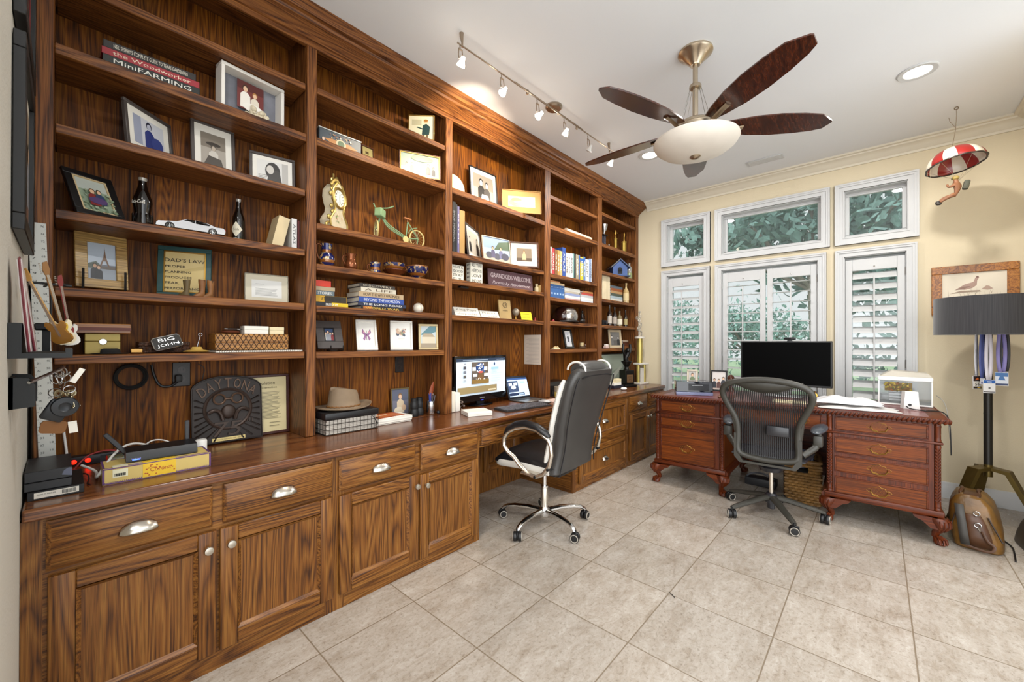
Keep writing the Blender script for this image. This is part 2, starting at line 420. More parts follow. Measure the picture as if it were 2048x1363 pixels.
        # rows of shelf-pin holes are part of the panel's look
for (a, b) in BAYS:
    L(MB()).box(a - .02, b + .02, YB - .012, YB, ZC + .001, ZTOP + .03).build('back_panel', back_oak, bk)
    L(MB()).box(a - .015, b + .015, YS + .0225, YB - .0125, ZTOP - .004, ZTOP + .016).build('top_panel', shelf_oak['x'], bk)
for bi, zs in enumerate(SHELVES):
    a, b = BAYS[bi]
    for z in zs:
        fixed = abs(z - 2.388) < .012
        if fixed:
            L(MB()).box(a, b, YS + .001, YB - .0125, z - .042, z, b=.003).build('shelf', shelf_oak['x'], bk)
        else:
            L(MB()).box(a + .003, b - .003, YS + .006, YB - .0125, z - .036, z, b=.003).build('shelf', shelf_oak['x'], bk)
cr = L(MB())
pr = [(.022, -.09), (-.002, -.09), (-.002, -.062), (-.012, -.058), (-.012, -.05), (-.02, -.044), (-.05, -.018), (-.074, -.008), (-.08, .006), (-.1, .012), (-.106, .03), (-.106, .075), (.022, .075)]
k_ = CEIL - ZTOP - .001
cr.prism([(YS + p, ZTOP + (q if q < .07 else k_) if q < .07 else ZTOP + k_) for p, q in pr if q > -.0901], STI[0][0], STI[-1][1], 'x')
cr2 = cr.build('crown_molding', shelf_oak['x'], bk)

# worktop, one continuous slab with a clipped corner by the window
wt = MB().prism([(XL + .004, 1.9), (4.86, 1.9), (4.884, 1.922), (4.884, 1.975), (4.915, 1.975), (4.915, YB), (XL + .004, YB)], ZC - .04, ZC, 'z')
wto = one('worktop', 'long dark oak worktop running under the whole bookcase', 'worktop', wt, top_oak)
md = wto.modifiers.new('b', 'BEVEL'); md.width = .006; md.segments = 2; md.limit_method = 'ANGLE'
# ================================================================ base cabinets
def raised(mb, x0, x1, z0, z1, y, t=.02, edge=.012):
    """slab front with a moulded (chamfered) edge; front at y-t"""
    mb.box(x0, x1, y - t * .55, y, z0, z1)
    e = edge; vs = [(x0, y - t * .55, z0), (x1, y - t * .55, z0), (x1, y - t * .55, z1), (x0, y - t * .55, z1), (x0 + e, y - t, z0 + e), (x1 - e, y - t, z0 + e), (x1 - e, y - t, z1 - e), (x0 + e, y - t, z1 - e)]
    mb.add(vs, [(4, 5, 6, 7), (0, 1, 5, 4), (1, 2, 6, 5), (2, 3, 7, 6), (3, 0, 4, 7)])
def cup(parent, x, y, z, w=.1):
    m = MB(); g = []
    for i in range(9):
        a = pi * i / 8
        g.append([(x - cos(a) * w / 2 * (1 - .12 * (j / 6) ** 2), y - sin(a) ** .75 * .03 * sin(pi / 2 * (1 - j / 6) + .0) - .001, z + sin(a) ** .6 * .0 + .036 * sin(a) ** .55 * (j / 6)) for j in range(7)])
    m.sheet(g); return m.build('cup_pull', nickel, parent, solid=.0025)
def knob(parent, x, y, z):
    m = MB().at((x, y, z), (pi / 2, 0, 0)).lathe([(.006, 0), (.006, .014), (.015, .018), (.0165, .023), (.014, .028), (.006, .0295)], 18)
    return m.build('knob', nickel, parent)
def door(parent, x0, x1, z0, z1, y, kx=None, name='door', fr=.06):
    pn = MB().box(x0 + fr - .004, x1 - fr + .004, y - .009, y - .001, z0 + fr - .004, z1 - fr + .004)
    d = pn.build(name, oak['z'], parent)
    for a, b in ((x0, x0 + fr), (x1 - fr, x1)): MB().box(a, b, y - .02, y, z0, z1, b=.005).build('stile', oak['z'], d)
    for a, b in ((z0, z0 + fr), (z1 - fr, z1)): MB().box(x0 + fr - .001, x1 - fr + .001, y - .02, y, a, b, b=.004).build('rail', oak['x'], d)
    e = .012; bd = MB(); a, b, c, f = x0 + fr, x1 - fr, z0 + fr, z1 - fr
    bd.add([(a, y - .02, c), (b, y - .02, c), (b, y - .02, f), (a, y - .02, f), (a + e, y - .0092, c + e), (b - e, y - .0092, c + e), (b - e, y - .0092, f - e), (a + e, y - .0092, f - e)],
           [(0, 1, 5, 4), (1, 2, 6, 5), (2, 3, 7, 6), (3, 0, 4, 7)])
    bd.build('panel_bead', oak['x'], d)
    if kx is not None: knob(d, kx, y - .02, z1 - .062)
    return d
def drawer(parent, x0, x1, z0, z1, y, pull=True, name='drawer', pw=.105):
    m = MB(); raised(m, x0, x1, z0, z1, y); d = m.build(name, oak['x'], parent)
    if pull: cup(d, (x0 + x1) / 2, y - .02, (z0 + z1) / 2 - .018, pw)
    return d
def carcass(parent, x0, x1, y0=YF, z1=ZC - .041):
    for a in (x0, x1 - .045): MB().box(a, a + .045, y0 - .004, y0 + .015, 0, z1).build('stile', oak['z'], parent)
    MB().box(x0 + .045, x1 - .045, y0 - .003, y0 + .015, 0, z1).build('face_rail', oak['x'], parent)
    MB().box(x0, x1, y0 + .016, YB - .0, .0, z1).build('carcass', oak['y'], parent)
def Z(y): return (0, 0, 0)
cabA = thing('base_cabinet', 'oak base cabinet nearest the left wall, two drawers over two doors', 'cabinet', (0, 0, 0))
carcass(cabA, XL + .0006, .869)
drawer(cabA, -.033, .39, .567, .722, YF - .004); drawer(cabA, .425, .853, .567, .718, YF - .004)
door(cabA, -.029, .404, .075, .55, YF - .004, .374); door(cabA, .414, .857, .075, .55, YF - .004, .447)
cabB = thing('base_cabinet', 'oak base cabinet beside the knee space, under hat and pen cup', 'cabinet', (0, 0, 0))
carcass(cabB, .87, 1.815)
drawer(cabB, .886, 1.315, .567, .714, YF - .004); drawer(cabB, 1.352, 1.79, .556, .706, YF - .004)
door(cabB, .887, 1.334, .073, .546, YF - .004, 1.313); door(cabB, 1.344, 1.79, .06, .536, YF - .004, 1.38)
kn = thing('desk_apron', 'oak knee space unit with two pencil drawers behind the black leather chair', 'desk apron', (0, 0, 0))
drawer(kn, 1.84, 2.36, .608, .712, YF + .012, False); drawer(kn, 2.411, 2.88, .608, .712, YF + .012, False)
MB().box(1.817, 2.895, YF + .013, YF + .034, .59, ZC - .042).build('apron_rail', oak['x'], kn)
wp = thing('wall_paneling', 'oak framed paneling at the back of the knee space', 'paneling', (0, 0, 0))
MB().box(1.817, 2.895, YB - .02, YB, 0, ZC - .042).build('back_panel', oak['z'], wp)
door(wp, 1.9, 2.37, .17, .64, YB - .0205, None, 'framed_panel'); door(wp, 2.4, 2.85, .17, .64, YB - .0205, None, 'framed_panel')
cabC = thing('file_cabinet', 'dark oak file cabinet with two deep drawers right of the leather chair', 'cabinet', (0, 0, 0))
carcass(cabC, 2.9, 3.905)
for z0, z1 in ((.056, .345), (.395, .706)):
    d = door(cabC, 2.985, 3.878, z0, z1, YF - .004, None, 'file_drawer', .055); cup(d, 3.43, YF - .013, (z0 + z1) / 2 - .02, .11)
cabD = thing('base_cabinet', 'dark oak base cabinet by the window, beside the carved desk', 'cabinet', (0, 0, 0))
carcass(cabD, 3.906, 4.86)
drawer(cabD, 3.94, 4.362, .562, .714, YF - .004); drawer(cabD, 4.4, 4.83, .562, .714, YF - .004)
door(cabD, 3.945, 4.37, .05, .53, YF - .004, 4.34); door(cabD, 4.38, 4.83, .05, .53, YF - .004, 4.412)

# electrical outlets on the back of the bookcase
def outlet(x, z, label, n=2, w=.07):
    t = thing('outlet', label, 'outlet', (x, YB - .012, z))
    MB().box(-w / 2, w / 2, -.006, -.0005, -.058, .058, b=.003).build('cover_plate', mat('#1a100c', .4, 0, 'brown_plastic'), t)
    for s in (-.022, .022):
        m = MB().at((0, -.006, s), (pi / 2, 0, 0)).lathe([(.016, 0), (.016, .002), (0, .002)], 14)
        m.at((0, 0, 0)).box(-.007, -.005, -.0092, -.008, s - .004, s + .006, mi=1).box(.005, .007, -.0092, -.008, s - .004, s + .006, mi=1)
        m.build('socket', [mat('#2a1a14', .35, 0, 'brown_socket'), black_plastic], t)
    return t

# ================================================================ light of the place
SC.view_settings.exposure = .08; W = bpy.data.worlds.new('sky'); SC.world = W; W.use_nodes = True
bg = W.node_tree.nodes['Background']; nt = W.node_tree
tc_ = nt.nodes.new('ShaderNodeTexCoord'); sx_ = nt.nodes.new('ShaderNodeSeparateXYZ'); nt.links.new(tc_.outputs['Generated'], sx_.inputs[0])
rp_ = nt.nodes.new('ShaderNodeMapRange'); nt.links.new(sx_.outputs[0], rp_.inputs[0])     # overcast sky, brightest on the sun's side behind the house
rp_.inputs[1].default_value = -.2; rp_.inputs[2].default_value = .35; rp_.inputs[3].default_value = 3.7; rp_.inputs[4].default_value = .95
bg.inputs[0].default_value = (.96, .985, 1.0, 1); nt.links.new(rp_.outputs[0], bg.inputs[1])
def lamp(name, kind, loc, power, col=(1, .9, .75), **k):
    d = bpy.data.lights.new(name, kind); d.energy = power; d.color = col
    for a, b in k.items(): setattr(d, a, b)
    o = bpy.data.objects.new(name, d); COL.objects.link(o); o.location = loc; return o
# ================================================================ carved executive desk
mah = {a: wood('mahogany_' + a, a, '#4f2206', '#743606', '#8a450a', rough=.42, streak=.3, contrast=.4, coat=.05, spec=.3) for a in 'xyz'}
mah_d = {a: wood('mahogany_carved_' + a, a, '#3c1507', '#622809', '#7a390f', rough=.4, streak=.4, contrast=.4, coat=.06, spec=.35) for a in 'xyz'}
brass = mat('#9c7a3c', .35, 1, 'aged_brass', var=.15)
leather_red = mat('#6d2f2a', .32, 0, 'red_leather_inset', var=.15, bump=.1, bscale=300, coat=.2)
DK = V((3.69, 1.527, 0)); DRZ = -pi / 2 + .03
desk = thing('executive_desk', 'carved mahogany executive desk with brass pulls in front of the windows', 'desk', DK, DRZ)
def dW(x, y, z=0):                                          # desk local -> world
    return DK + V((x * cos(DRZ) - y * sin(DRZ), x * sin(DRZ) + y * cos(DRZ), z))
DW_, DD, DH = 1.83, .86, .80
MB().box(-.03, DW_ + .03, -.03, DD + .03, DH - .028, DH, b=.006).build('top', mah_d['x'], desk)
for a, b in ((.05, .55), (.61, 1.22), (1.28, 1.78)):
    MB().box(a, b, .03, DD - .06, DH - .001, DH + .0015).build('leather_inset', leather_red, desk)
rp = MB(); n = 78
for k in range(n):                                          # gadrooned edge, front and both ends
    x = -.03 + (DW_ + .06) * (k + .5) / n
    rp.at((x, -.034, DH - .017), (0, .6, 0)).ell((0, 0, 0), (.0085, .011, .021), 8, 6)
for k in range(36):
    y = -.03 + (DD + .06) * (k + .5) / 36
    for x in (-.034, DW_ + .034): rp.at((x, y, DH - .017), (.6, 0, 0)).ell((0, 0, 0), (.011, .0085, .021), 8, 6)
rp.build('rope_edge', mah_d['x'], desk)
def pull(parent, x, z, s=1.0):
    m = MB(); y = -.0025
    a = [(-.062, 0), (-.05, .012), (-.036, .008), (-.03, .024), (-.012, .026), (0, .036), (.012, .026), (.03, .024), (.036, .008), (.05, .012), (.062, 0)]
    lo = [(p, -q * .9) for p, q in a[1:-1][::-1]]
    m.tube([(x + p * s, y, z + q * s) for p, q in a + lo], .0022 * s, 6, closed=True)
    for d in (-.024, -.008, .008, .024):
        m.tube([(x + (d - .012) * s, y, z - .024 * s), (x + (d + .012) * s, y, z + .024 * s)], .0017 * s, 5)
        m.tube([(x + (d + .012) * s, y, z - .024 * s), (x + (d - .012) * s, y, z + .024 * s)], .0017 * s, 5)
    h = m.build('pull', brass, parent)
    b = MB().tube([(x - .04 * s, y - .002, z + .004), (x - .042 * s, y - .012, z - .004), (x - .03 * s, y - .014, z - .024 * s), (x, y - .015, z - .03 * s), (x + .03 * s, y - .014, z - .024 * s), (x + .042 * s, y - .012, z - .004), (x + .04 * s, y - .002, z + .004)], .0028, 6)
    b.build('bail', brass, h)
def dfront(parent, x0, x1, z0, z1):
    d = MB().box(x0 + .008, x1 - .008, -.004, .012, z0 + .008, z1 - .008, b=.002).build('drawer', mah['x'], parent)
    fr = MB()
    for q in ((x0, x1, z1 - .009, z1), (x0, x1, z0, z0 + .009), (x0, x0 + .009, z0 + .009, z1 - .009), (x1 - .009, x1, z0 + .009, z1 - .009)):
        fr.box(q[0], q[1], -.009, .012, q[2], q[3], b=.0025)
    fr.build('drawer_bead', mah_d['x'], d); return d
def cabriole(parent, x, y, mx=1, my=-1, h=.18):
    m = MB(); g = []
    prof = [(h, .0, .052), (h - .02, .012, .05), (h - .045, .02, .042), (h - .075, .012, .03), (h - .105, -.004, .021), (h - .13, -.008, .017), (.042, -.002, .019), (.028, .01, .029), (.014, .013, .032), (.0, .012, .024)]
    for z, o, r in prof:
        g.append([(x + mx * o + r * cos(2 * pi * k / 14), y + my * o + r * sin(2 * pi * k / 14), z) for k in range(14)])
    m.sheet(g, closed=True); m.add(g[0], [list(range(14))]); m.add(g[-1], [list(range(14))[::-1]])
    for k in range(4):                                       # claw toes
        a = atan2(my, mx) + (k - 1.5) * .55
        m.tube([(x + mx * 0.0 + cos(a) * .014, y + my * 0.0 + sin(a) * .014, .05), (x + mx * .011 + cos(a) * .03, y + my * .011 + sin(a) * .03, .034), (x + mx * .012 + cos(a) * .036, y + my * .012 + sin(a) * .036, .008)], [.006, .008, .004], 6)
    for k in range(5):                                       # carved leaf on the knee
        a = atan2(my, mx) + (k - 2) * .5
        m.tube([(x + mx * .016 + cos(a) * .046, y + my * .016 + sin(a) * .046, h - .012), (x + mx * .02 + cos(a) * .04, y + my * .02 + sin(a) * .04, h - .045), (x + mx * .01 + cos(a) * .026, y + my * .01 + sin(a) * .026, h - .085)], [.004, .007, .003], 6)
    lg = m.build('leg', mah_d['z'], parent)
    w = MB()
    for dx, dy in ((-mx, 0), (0, -my)):                      # carved brackets either side of the knee
        pts = [(0, h), (.115, h), (.1, h - .018), (.07, h - .03), (.05, h - .05), (.03, h - .07), (0, h - .07)]
        if dx: w.prism([(x + dx * p, q) for p, q in pts], y + my * .02, y + my * .045, 'y')
        else: w.prism([(y + dy * p, q) for p, q in pts], x + mx * .02, x + mx * .045, 'x')
    w.build('bracket', mah_d['x'], lg)
for side, (a, b) in enumerate(((0, .573), (1.252, DW_))):
    pd = MB().box(a, b, .0125, DD, .205, DH - .03).build('pedestal', mah['z'], desk)
    MB().box(a - .012, b + .012, -.014, DD + .012, .172, .212, b=.006).build('plinth', mah_d['x'], desk)
    MB().box(a - .008, b + .008, -.012, DD + .008, .634, .65, b=.005).build('waist_moulding', mah_d['x'], desk)
    MB().box(a + .034, b - .034, -.003, .0124, .213, DH - .03).build('front_frame', mah_d['z'], pd)
    for x in (a + .017, b - .017):                           # carved corner pilasters
        m = MB().lathe([(.017, .213), (.019, .222), (.015, .23), (.018, .24), (.015, .25), (.016, .26), (.016, .61), (.018, .618), (.015, .626), (.016, .632)], 12, (x, .004, 0))
        m.lathe([(.016, .652), (.018, .662), (.015, .67), (.016, .68), (.016, .74), (.019, .75), (.015, .758), (.017, .769)], 12, (x, .004, 0))
        for k in range(17):
            for s in (-1, 1): m.at((x + s * .006, -.011, .275 + k * .02), (0, s * .7, 0)).ell((0, 0, 0), (.004, .006, .013), 6, 5)
        m.at()
        m.build('carved_pilaster', mah_d['z'], pd)
    for x, mx in ((a + .02, -1), (b - .02, 1)):
        for y, my in ((.012, -1), (DD - .03, 1)): cabriole(desk, x, y, mx, my, .172)
    x0, x1 = (a + .046, b - .066) if side == 0 else (1.297, 1.772)
    lv = ((.656, .757), (.522, .607), (.214, .51)) if side == 0 else ((.657, .757), (.497, .613), (.36, .474), (.204, .33))
    for z0, z1 in lv:
        d = dfront(pd, x0, x1, z0, z1); pull(d, (x0 + x1) / 2, (z0 + z1) / 2 - (.0 if z1 - z0 < .2 else .02), 1.05)
MB().box(.573, 1.252, .0, .03, .64, .77).build('apron', mah_d['x'], desk)
d = dfront(desk, .6, 1.225, .655, .757); pull(d, .72, .70, .9); pull(d, 1.1, .70, .9)
MB().box(.573, 1.252, DD - .03, DD, .1, DH - .03).build('modesty_panel', mah_d['x'], desk)
for k, x in enumerate((.5735, 1.2515)):                      # moulded base rail inside the knee hole
    s = 1 if k == 0 else -1
    MB().prism([(x, .172), (x + s * .03, .172), (x + s * .03, .19), (x + s * .012, .215), (x, .22)], .0, DD - .03, 'y').build('base_rail', mah_d['y'], desk)

# ================================================================ chairs
blk_leather = mat('#17171a', .36, 0, 'black_leather', var=.08, bump=.15, bscale=260, spec=.5)
grey_leather = mat('#3a3836', .38, 0, 'worn_leather', var=.08, bump=.15, bscale=260)
white_leather = mat('#d8d4cc', .42, 0, 'white_vinyl', var=.03)
satin = mat('#d0c8bb', .25, .9, 'satin_silver', var=.02)
cap_rub = mat('#a9a194', .5, 0, 'grey_rubber')
def caster(parent, x, y, r=.03, a=0, wh=None, hub=None):
    m = MB().at((x, y, 0), (0, 0, a))
    for s in (-1, 1):
        pr = [(r * .55, -.011), (r * .93, -.010), (r, -.005), (r, .005), (r * .93, .010), (r * .55, .011)]
        g = [[(q_ * 0 + pr_[0] * cos(2 * pi * k / 18), s * .016 + pr_[1], r + pr_[0] * sin(2 * pi * k / 18)) for k in range(18)] for pr_ in pr for q_ in (0,)]
        m.sheet(g, 0, True); m.add(g[0], [list(range(18))], 0); m.add(g[-1], [list(range(18))[::-1]], 0)
        m.tube([(r * .78 * cos(2 * pi * k / 18), s * .0275, r + r * .78 * sin(2 * pi * k / 18)) for k in range(18)], .0028, 5, 1, closed=True)
    m.box(-r * .5, r * .9, -.006, .006, r * .7, r * 2.0, b=.004).cyl((-.0, 0, r * 1.8), (0, 0, r * 2.6), .008, n=10)
    return m.build('caster', [black_plastic, cap_rub], parent)
def rounded_loop(w, d, n=24, e=3.2):
    out = []
    for k in range(n):
        a = 2 * pi * k / n; c, s = cos(a), sin(a)
        out.append((abs(c) ** (2 / e) * (1 if c > 0 else -1) * w / 2, abs(s) ** (2 / e) * (1 if s > 0 else -1) * d / 2))
    return out
EXC = V((2.285, 1.75, 0))
ex = thing('office_chair', 'high backed black leather office chair with white trim and chrome star base', 'chair', EXC, .06)
for k in range(5):
    a = radians(40 - 3.4 + 72 * k); c, s = cos(a), sin(a); R = .315
    m = MB(); pts = [(.03, .098), (.12, .107), (.22, .104), (.275, .094), (.305, .078), (R, .066)]
    m.tube([(c * p, s * p, z) for p, z in pts], [.021, .02, .018, .017, .016, .013], 10, flat=.75)
    m.build('leg', chrome, ex); caster(ex, c * R, s * R, .03, a + .6)
MB().lathe([(.0, .055), (.03, .058), (.036, .075), (.036, .11), (.031, .125), (.0, .126)], 20).build('hub', chrome, ex)
MB().lathe([(.026, .12), (.026, .25), (.024, .255), (.024, .26)], 20).build('cylinder_sleeve', satin, ex)
MB().lathe([(.026, .2601), (.026, .272)], 20).lathe([(.015, .2722), (.015, .40)], 16).build('gas_lift', chrome, ex)
MB().box(-.12, .12, -.2, .16, .392, .43, b=.015).build('tilt_mechanism', black_plastic, ex)
# seat
m = MB(); g = []
for t in range(11):
    y = -.24 + .5 * t / 10; q = t / 10; z = .5 + .02 * sin(pi * q) - .02 * max(0, q - .8) * 5; h = .1 * (1 - .35 * max(0, q - .85) / .15) * (1 if 0 < t < 10 else .55)
    g.append([(p * (1 if 0 < t < 10 else .94), y, z - .02 + r_ + (.012 * (1 - (p / .26) ** 2) if r_ > 0 else 0)) for p, r_ in rounded_loop(.5, h, 24)])
m.sheet(g, closed=True); m.add(g[0], [list(range(24))]); m.add(g[-1], [list(range(24))[::-1]])
m.build('seat', blk_leather, ex)
for s in (-1, 1):
    MB().tube([(s * .248, -.2, .462), (s * .252, 0, .468), (s * .25, .2, .455), (s * .2, .262, .438)], .011, 8, flat=2.0).build('seat_trim', white_leather, ex)
MB().box(-.22, .22, -.23, .22, .428, .452, b=.01).build('seat_pan', black_plastic, ex)
# back: an upholstered shell that leans back
def back_c(t): return (-.205 - .05 * t - .13 * t ** 1.5, .44 + .68 * t)         # y, z of the shell's middle
def back_w(t): return (.50 - .05 * sin(pi * min(1, t / .45)) * (t < .45) + (.05 * sin(pi * (t - .45) / 1.0) if t >= .45 else 0)) * (1 if t < .86 else 1 - 2.1 * (t - .86) ** 1.25)
m = MB(); g = []; ts = [0, .02, .06, .15, .25, .35, .45, .55, .65, .75, .83, .89, .94, .975, 1]
for t in ts:
    y, z = back_c(t); w = back_w(t) * (.93 if t in (0, 1) else 1); th = .125 * (.55 if t in (0, 1) else 1) * (1 - .25 * t)
    g.append([(p, y + q, z + q * -.18 * 0) for p, q in rounded_loop(w, th, 32, 3.6)])
m.sheet(g, closed=True); m.add(g[0], [list(range(32))]); m.add(g[-1], [list(range(32))[::-1]])
m.build('backrest', grey_leather, ex)
for s in (-1, 1):                                            # white panel down each front edge
    pts = []
    for t in [.1 + .8 * i / 14 for i in range(15)]:
        y, z = back_c(t); pts.append((s * (back_w(t) / 2 - .004), y + .053 * (1 - .25 * t), z))
    MB().tube(pts, [.012] + [.021] * 13 + [.012], 8, flat=.8).build('white_trim', white_leather, ex)
    pts = [(s * (back_w(t) / 2 - .022), back_c(t)[0] - .0615 * (1 - .25 * t), back_c(t)[1]) for t in [.02 + .9 * i / 16 for i in range(17)]]
    MB().tube(pts, .0045, 6).build('piping', blk_leather, ex)
t = .915; pts = [(x, back_c(t)[0] - .049 - 0 * x, back_c(t)[1] + .012 * (1 - (x / .2) ** 4)) for x in [-.2 + .4 * i / 12 for i in range(13)]]
MB().tube(pts, .0045, 6).build('piping', blk_leather, ex)
m = MB(); g = []                                             # head roll over the top
for i in range(9):
    x = -.17 + .34 * i / 8; e = (1 - abs(2 * i / 8 - 1) ** 4) * .35 + .65
    y0, z0 = back_c(.955)
    g.append([(x, y0 + .02 + .068 * cos(2 * pi * k / 16) * e, z0 + .02 + .055 * sin(2 * pi * k / 16) * e) for k in range(16)])
m.sheet(g, closed=True); m.add(g[0], [list(range(16))]); m.add(g[-1], [list(range(16))[::-1]]); m.build('head_roll', grey_leather, ex)
for s in (-1, 1):
    m = MB(); y0, z0 = back_c(.955)
    m.tube([(s * .172, y0 + .02 + .062 * cos(a), z0 + .02 + .05 * sin(a)) for a in [pi * 1.05 * i / 12 for i in range(13)]], .007, 8); m.build('roll_piping', white_leather, ex)
    # looped armrest
    L_ = [(-.235, .69), (-.262, .655), (-.27, .60), (-.245, .53), (-.19, .475), (-.11, .445), (-.02, .455), (.07, .50), (.13, .54), (.2, .565), (.245, .6), (.245, .65), (.2, .695), (.12, .725), (.0, .745), (-.12, .735)]
    m = MB(); m.tube([(s * .325, y, z) for y, z in [(-.27 + (p + .27) * .72, q) for p, q in L_]], .0145, 10, closed=True, flat=.9); 
    a_ = m.build('armrest', satin, ex)
    m = MB(); m.tube([(s * .325, -.27 + (y + .27) * .72, z + .016) for y, z in ((.235, .665), (.19, .702), (.1, .738), (0, .752), (-.12, .742), (-.21, .712), (-.25, .69))], [.014, .027, .03, .03, .03, .026, .013], 12, flat=.72)
    m.build('arm_pad', blk_leather, a_)
    m = MB()
    for y, z in ((-.155, .447), (-.25, .51)): m.cyl((s * .311, y, z), (s * .342, y, z), .009, n=10)
    m.build('bolt', black_plastic, a_)
    MB().box(s * .2, s * .323, -.17, -.03, .44, .452, b=.003).build('arm_bracket', satin, a_)

MC = V((3.545, .59, 0))
mc = thing('office_chair', 'dark grey mesh-backed ergonomic office chair drawn up to the carved desk', 'chair', MC, -pi / 2 + .03)
gr = mat('#37352f', .45, 0, 'graphite_plastic', var=.05); gr2 = mat('#26262a', .3, 0, 'dark_graphite', var=.05, spec=.6)
for k in range(5):
    a = radians(117 + 88.3 - 90 + 90 + 72 * k - 2); 
    a = radians([108, 146 + 74, 0, 0, 0][0]) if False else radians(69 + 90 - 1.7 + 72 * k); c, s = cos(a), sin(a); R = .325
    m = MB(); m.tube([(c * p, s * p, z) for p, z in ((.02, .135), (.1, .125), (.2, .103), (.29, .083), (R, .074))], [.03, .027, .024, .021, .017], 10, flat=.72)
    m.build('leg', gr, mc); caster(mc, c * R, s * R, .032, a + 1.2)
MB().lathe([(.022, .05), (.026, .055), (.026, .09), (.04, .095), (.042, .15), (.03, .165)], 20).build('hub', gr2, mc)
MB().lathe([(.0135, .166), (.0135, .33)], 16).build('gas_lift', satin, mc)
MB().lathe([(.04, .3301), (.075, .34), (.085, .37), (.06, .40), (.0, .402)], 20, sy=1.4).build('tilt_mechanism', gr2, mc)
m = MB(); g = []
for i in range(11):
    y = -.2 + .46 * i / 10; z = .455 + .015 * cos(pi * i / 10); w = .5 - .05 * (1 - i / 10)
    g.append([(p, y, z + q + (.0 if q < 0 else .0)) for p, q in rounded_loop(w, .035 if 0 < i < 10 else .02, 20, 4)])
m.sheet(g, closed=True); m.add(g[0], [list(range(20))]); m.add(g[-1], [list(range(20))[::-1]]); m.build('seat', gr2, mc)
# back frame: outline in (x, z), leaning back with height; the chair's back is at local -y
def mb_y(z): return -.20 - .11 * max(0, (z - .47) / .56) ** 1.3 + .035 * sin(pi * max(0, min(1, (z - .47) / .5)))
half = [(0, .447), (.12, .457), (.175, .475), (.188, .51), (.182, .60), (.184, .68), (.2, .745), (.238, .82), (.268, .895), (.268, .945), (.235, .985), (.15, 1.015), (0, 1.03)]
ring = [(x, mb_y(z), z) for x, z in half] + [(-x, mb_y(z), z) for x, z in half[1:-1][::-1]]
rr = [.021] * len(half) + [.021] * (len(half) - 2)
for i in (0, 1, len(rr) - 1): rr[i] = .03
def smooth(pts, closed=True, it=2):
    pts = [V(p) for p in pts]
    for _ in range(it):
        o = []; n = len(pts)
        for i in range(n if closed else n - 1):
            a, b = pts[i], pts[(i + 1) % n]; o += [a * .75 + b * .25, a * .25 + b * .75]
        pts = o if closed else [pts[0]] + o[1:-1] + [pts[-1]]
    return pts
bf = MB().tube(smooth(ring), .021, 10, closed=True).build('back_frame', gr, mc)
tb = MB()                                                   # moulded band across the top and bottom of the frame
zs = [(.985 - .05 * (1 - (x / .2) ** 2) * 1.0, 1.022 - .3 * x * x, x) for x in [-.22 + .44 * i / 14 for i in range(15)]]
tb.sheet([[(x, mb_y(a) - .004, a - .0 + .02 * (x / .22) ** 2) for a, b, x in zs], [(x, mb_y(b) - .004, b) for a, b, x in zs]]); tb.build('top_band', gr, bf, solid=.012)
ms = MB()                                                   # pellicle: fine vertical strands and a few cross strands
def hw(z):
    for (x0, z0), (x1, z1) in zip(half, half[1:]):
        if z0 <= z <= z1: return x0 + (x1 - x0) * (z - z0) / (z1 - z0)
    return 0
N = 46
for i in range(N):
    x = -.262 + .524 * (i + .5) / N
    zz = [z for z in [.462 + .545 * k / 26 for k in range(27)] if hw(z) - .012 > abs(x)]
    if len(zz) > 2: ms.tube([(x, mb_y(z) - .002, z) for z in zz], .0032, 4, flat=.5)
ms.build('mesh_strands', mat('#141416', .5, 0, 'pellicle_black', var=0), bf)
ms = MB()
for k in range(56):
    z = .47 + .53 * k / 56; w = hw(z) - .01
    if w > .02: ms.tube([(x * w, mb_y(z) - .001, z) for x in (-1, -.5, 0, .5, 1)], .0016, 4, flat=.5)
ms.build('mesh_strands', mat('#202024', .6, 0, 'pellicle_grey', var=0), bf)
MB().box(-.0, .135, mb_y(.66) - .035, mb_y(.66) - .012, .63, .70, b=.01).build('lumbar_pad', gr2, mc)
MB().prism([(-.15, .425), (.15, .425), (.19, .5), (.19, .62), (.205, .62), (.205, .45), (.17, .41), (-.17, .41), (-.205, .45), (-.205, .62), (-.19, .62), (-.19, .5)], -.215, -.185, 'y').build('back_yoke', gr, mc)
for s in (-1, 1):
    MB().tube([(s * .19, -.19, .62), (s * .2, -.2, .69), (s * .212, -.215, .735)], [.017, .016, .01], 8).build('back_upright', gr, mc)
    a_ = MB().tube([(s * .2, -.14, .5), (s * .265, -.06, .55), (s * .285, -.03, .6), (s * .285, -.02, .655)], [.02, .022, .024, .017], 10).build('arm_post', gr, mc)
    m = MB().at((s * .285, .02, .675), (.12, 0, s * -.15)); m.ell((0, 0, 0), (.047, .125, .022), 20, 12); m.build('arm_pad', mat('#3b4046', .24, 0, 'arm_pad_gel', var=.03, spec=.7), a_)
    MB().box(s * .255, s * .31, -.07, -.01, .56, .64, b=.012).build('arm_housing', gr, a_)

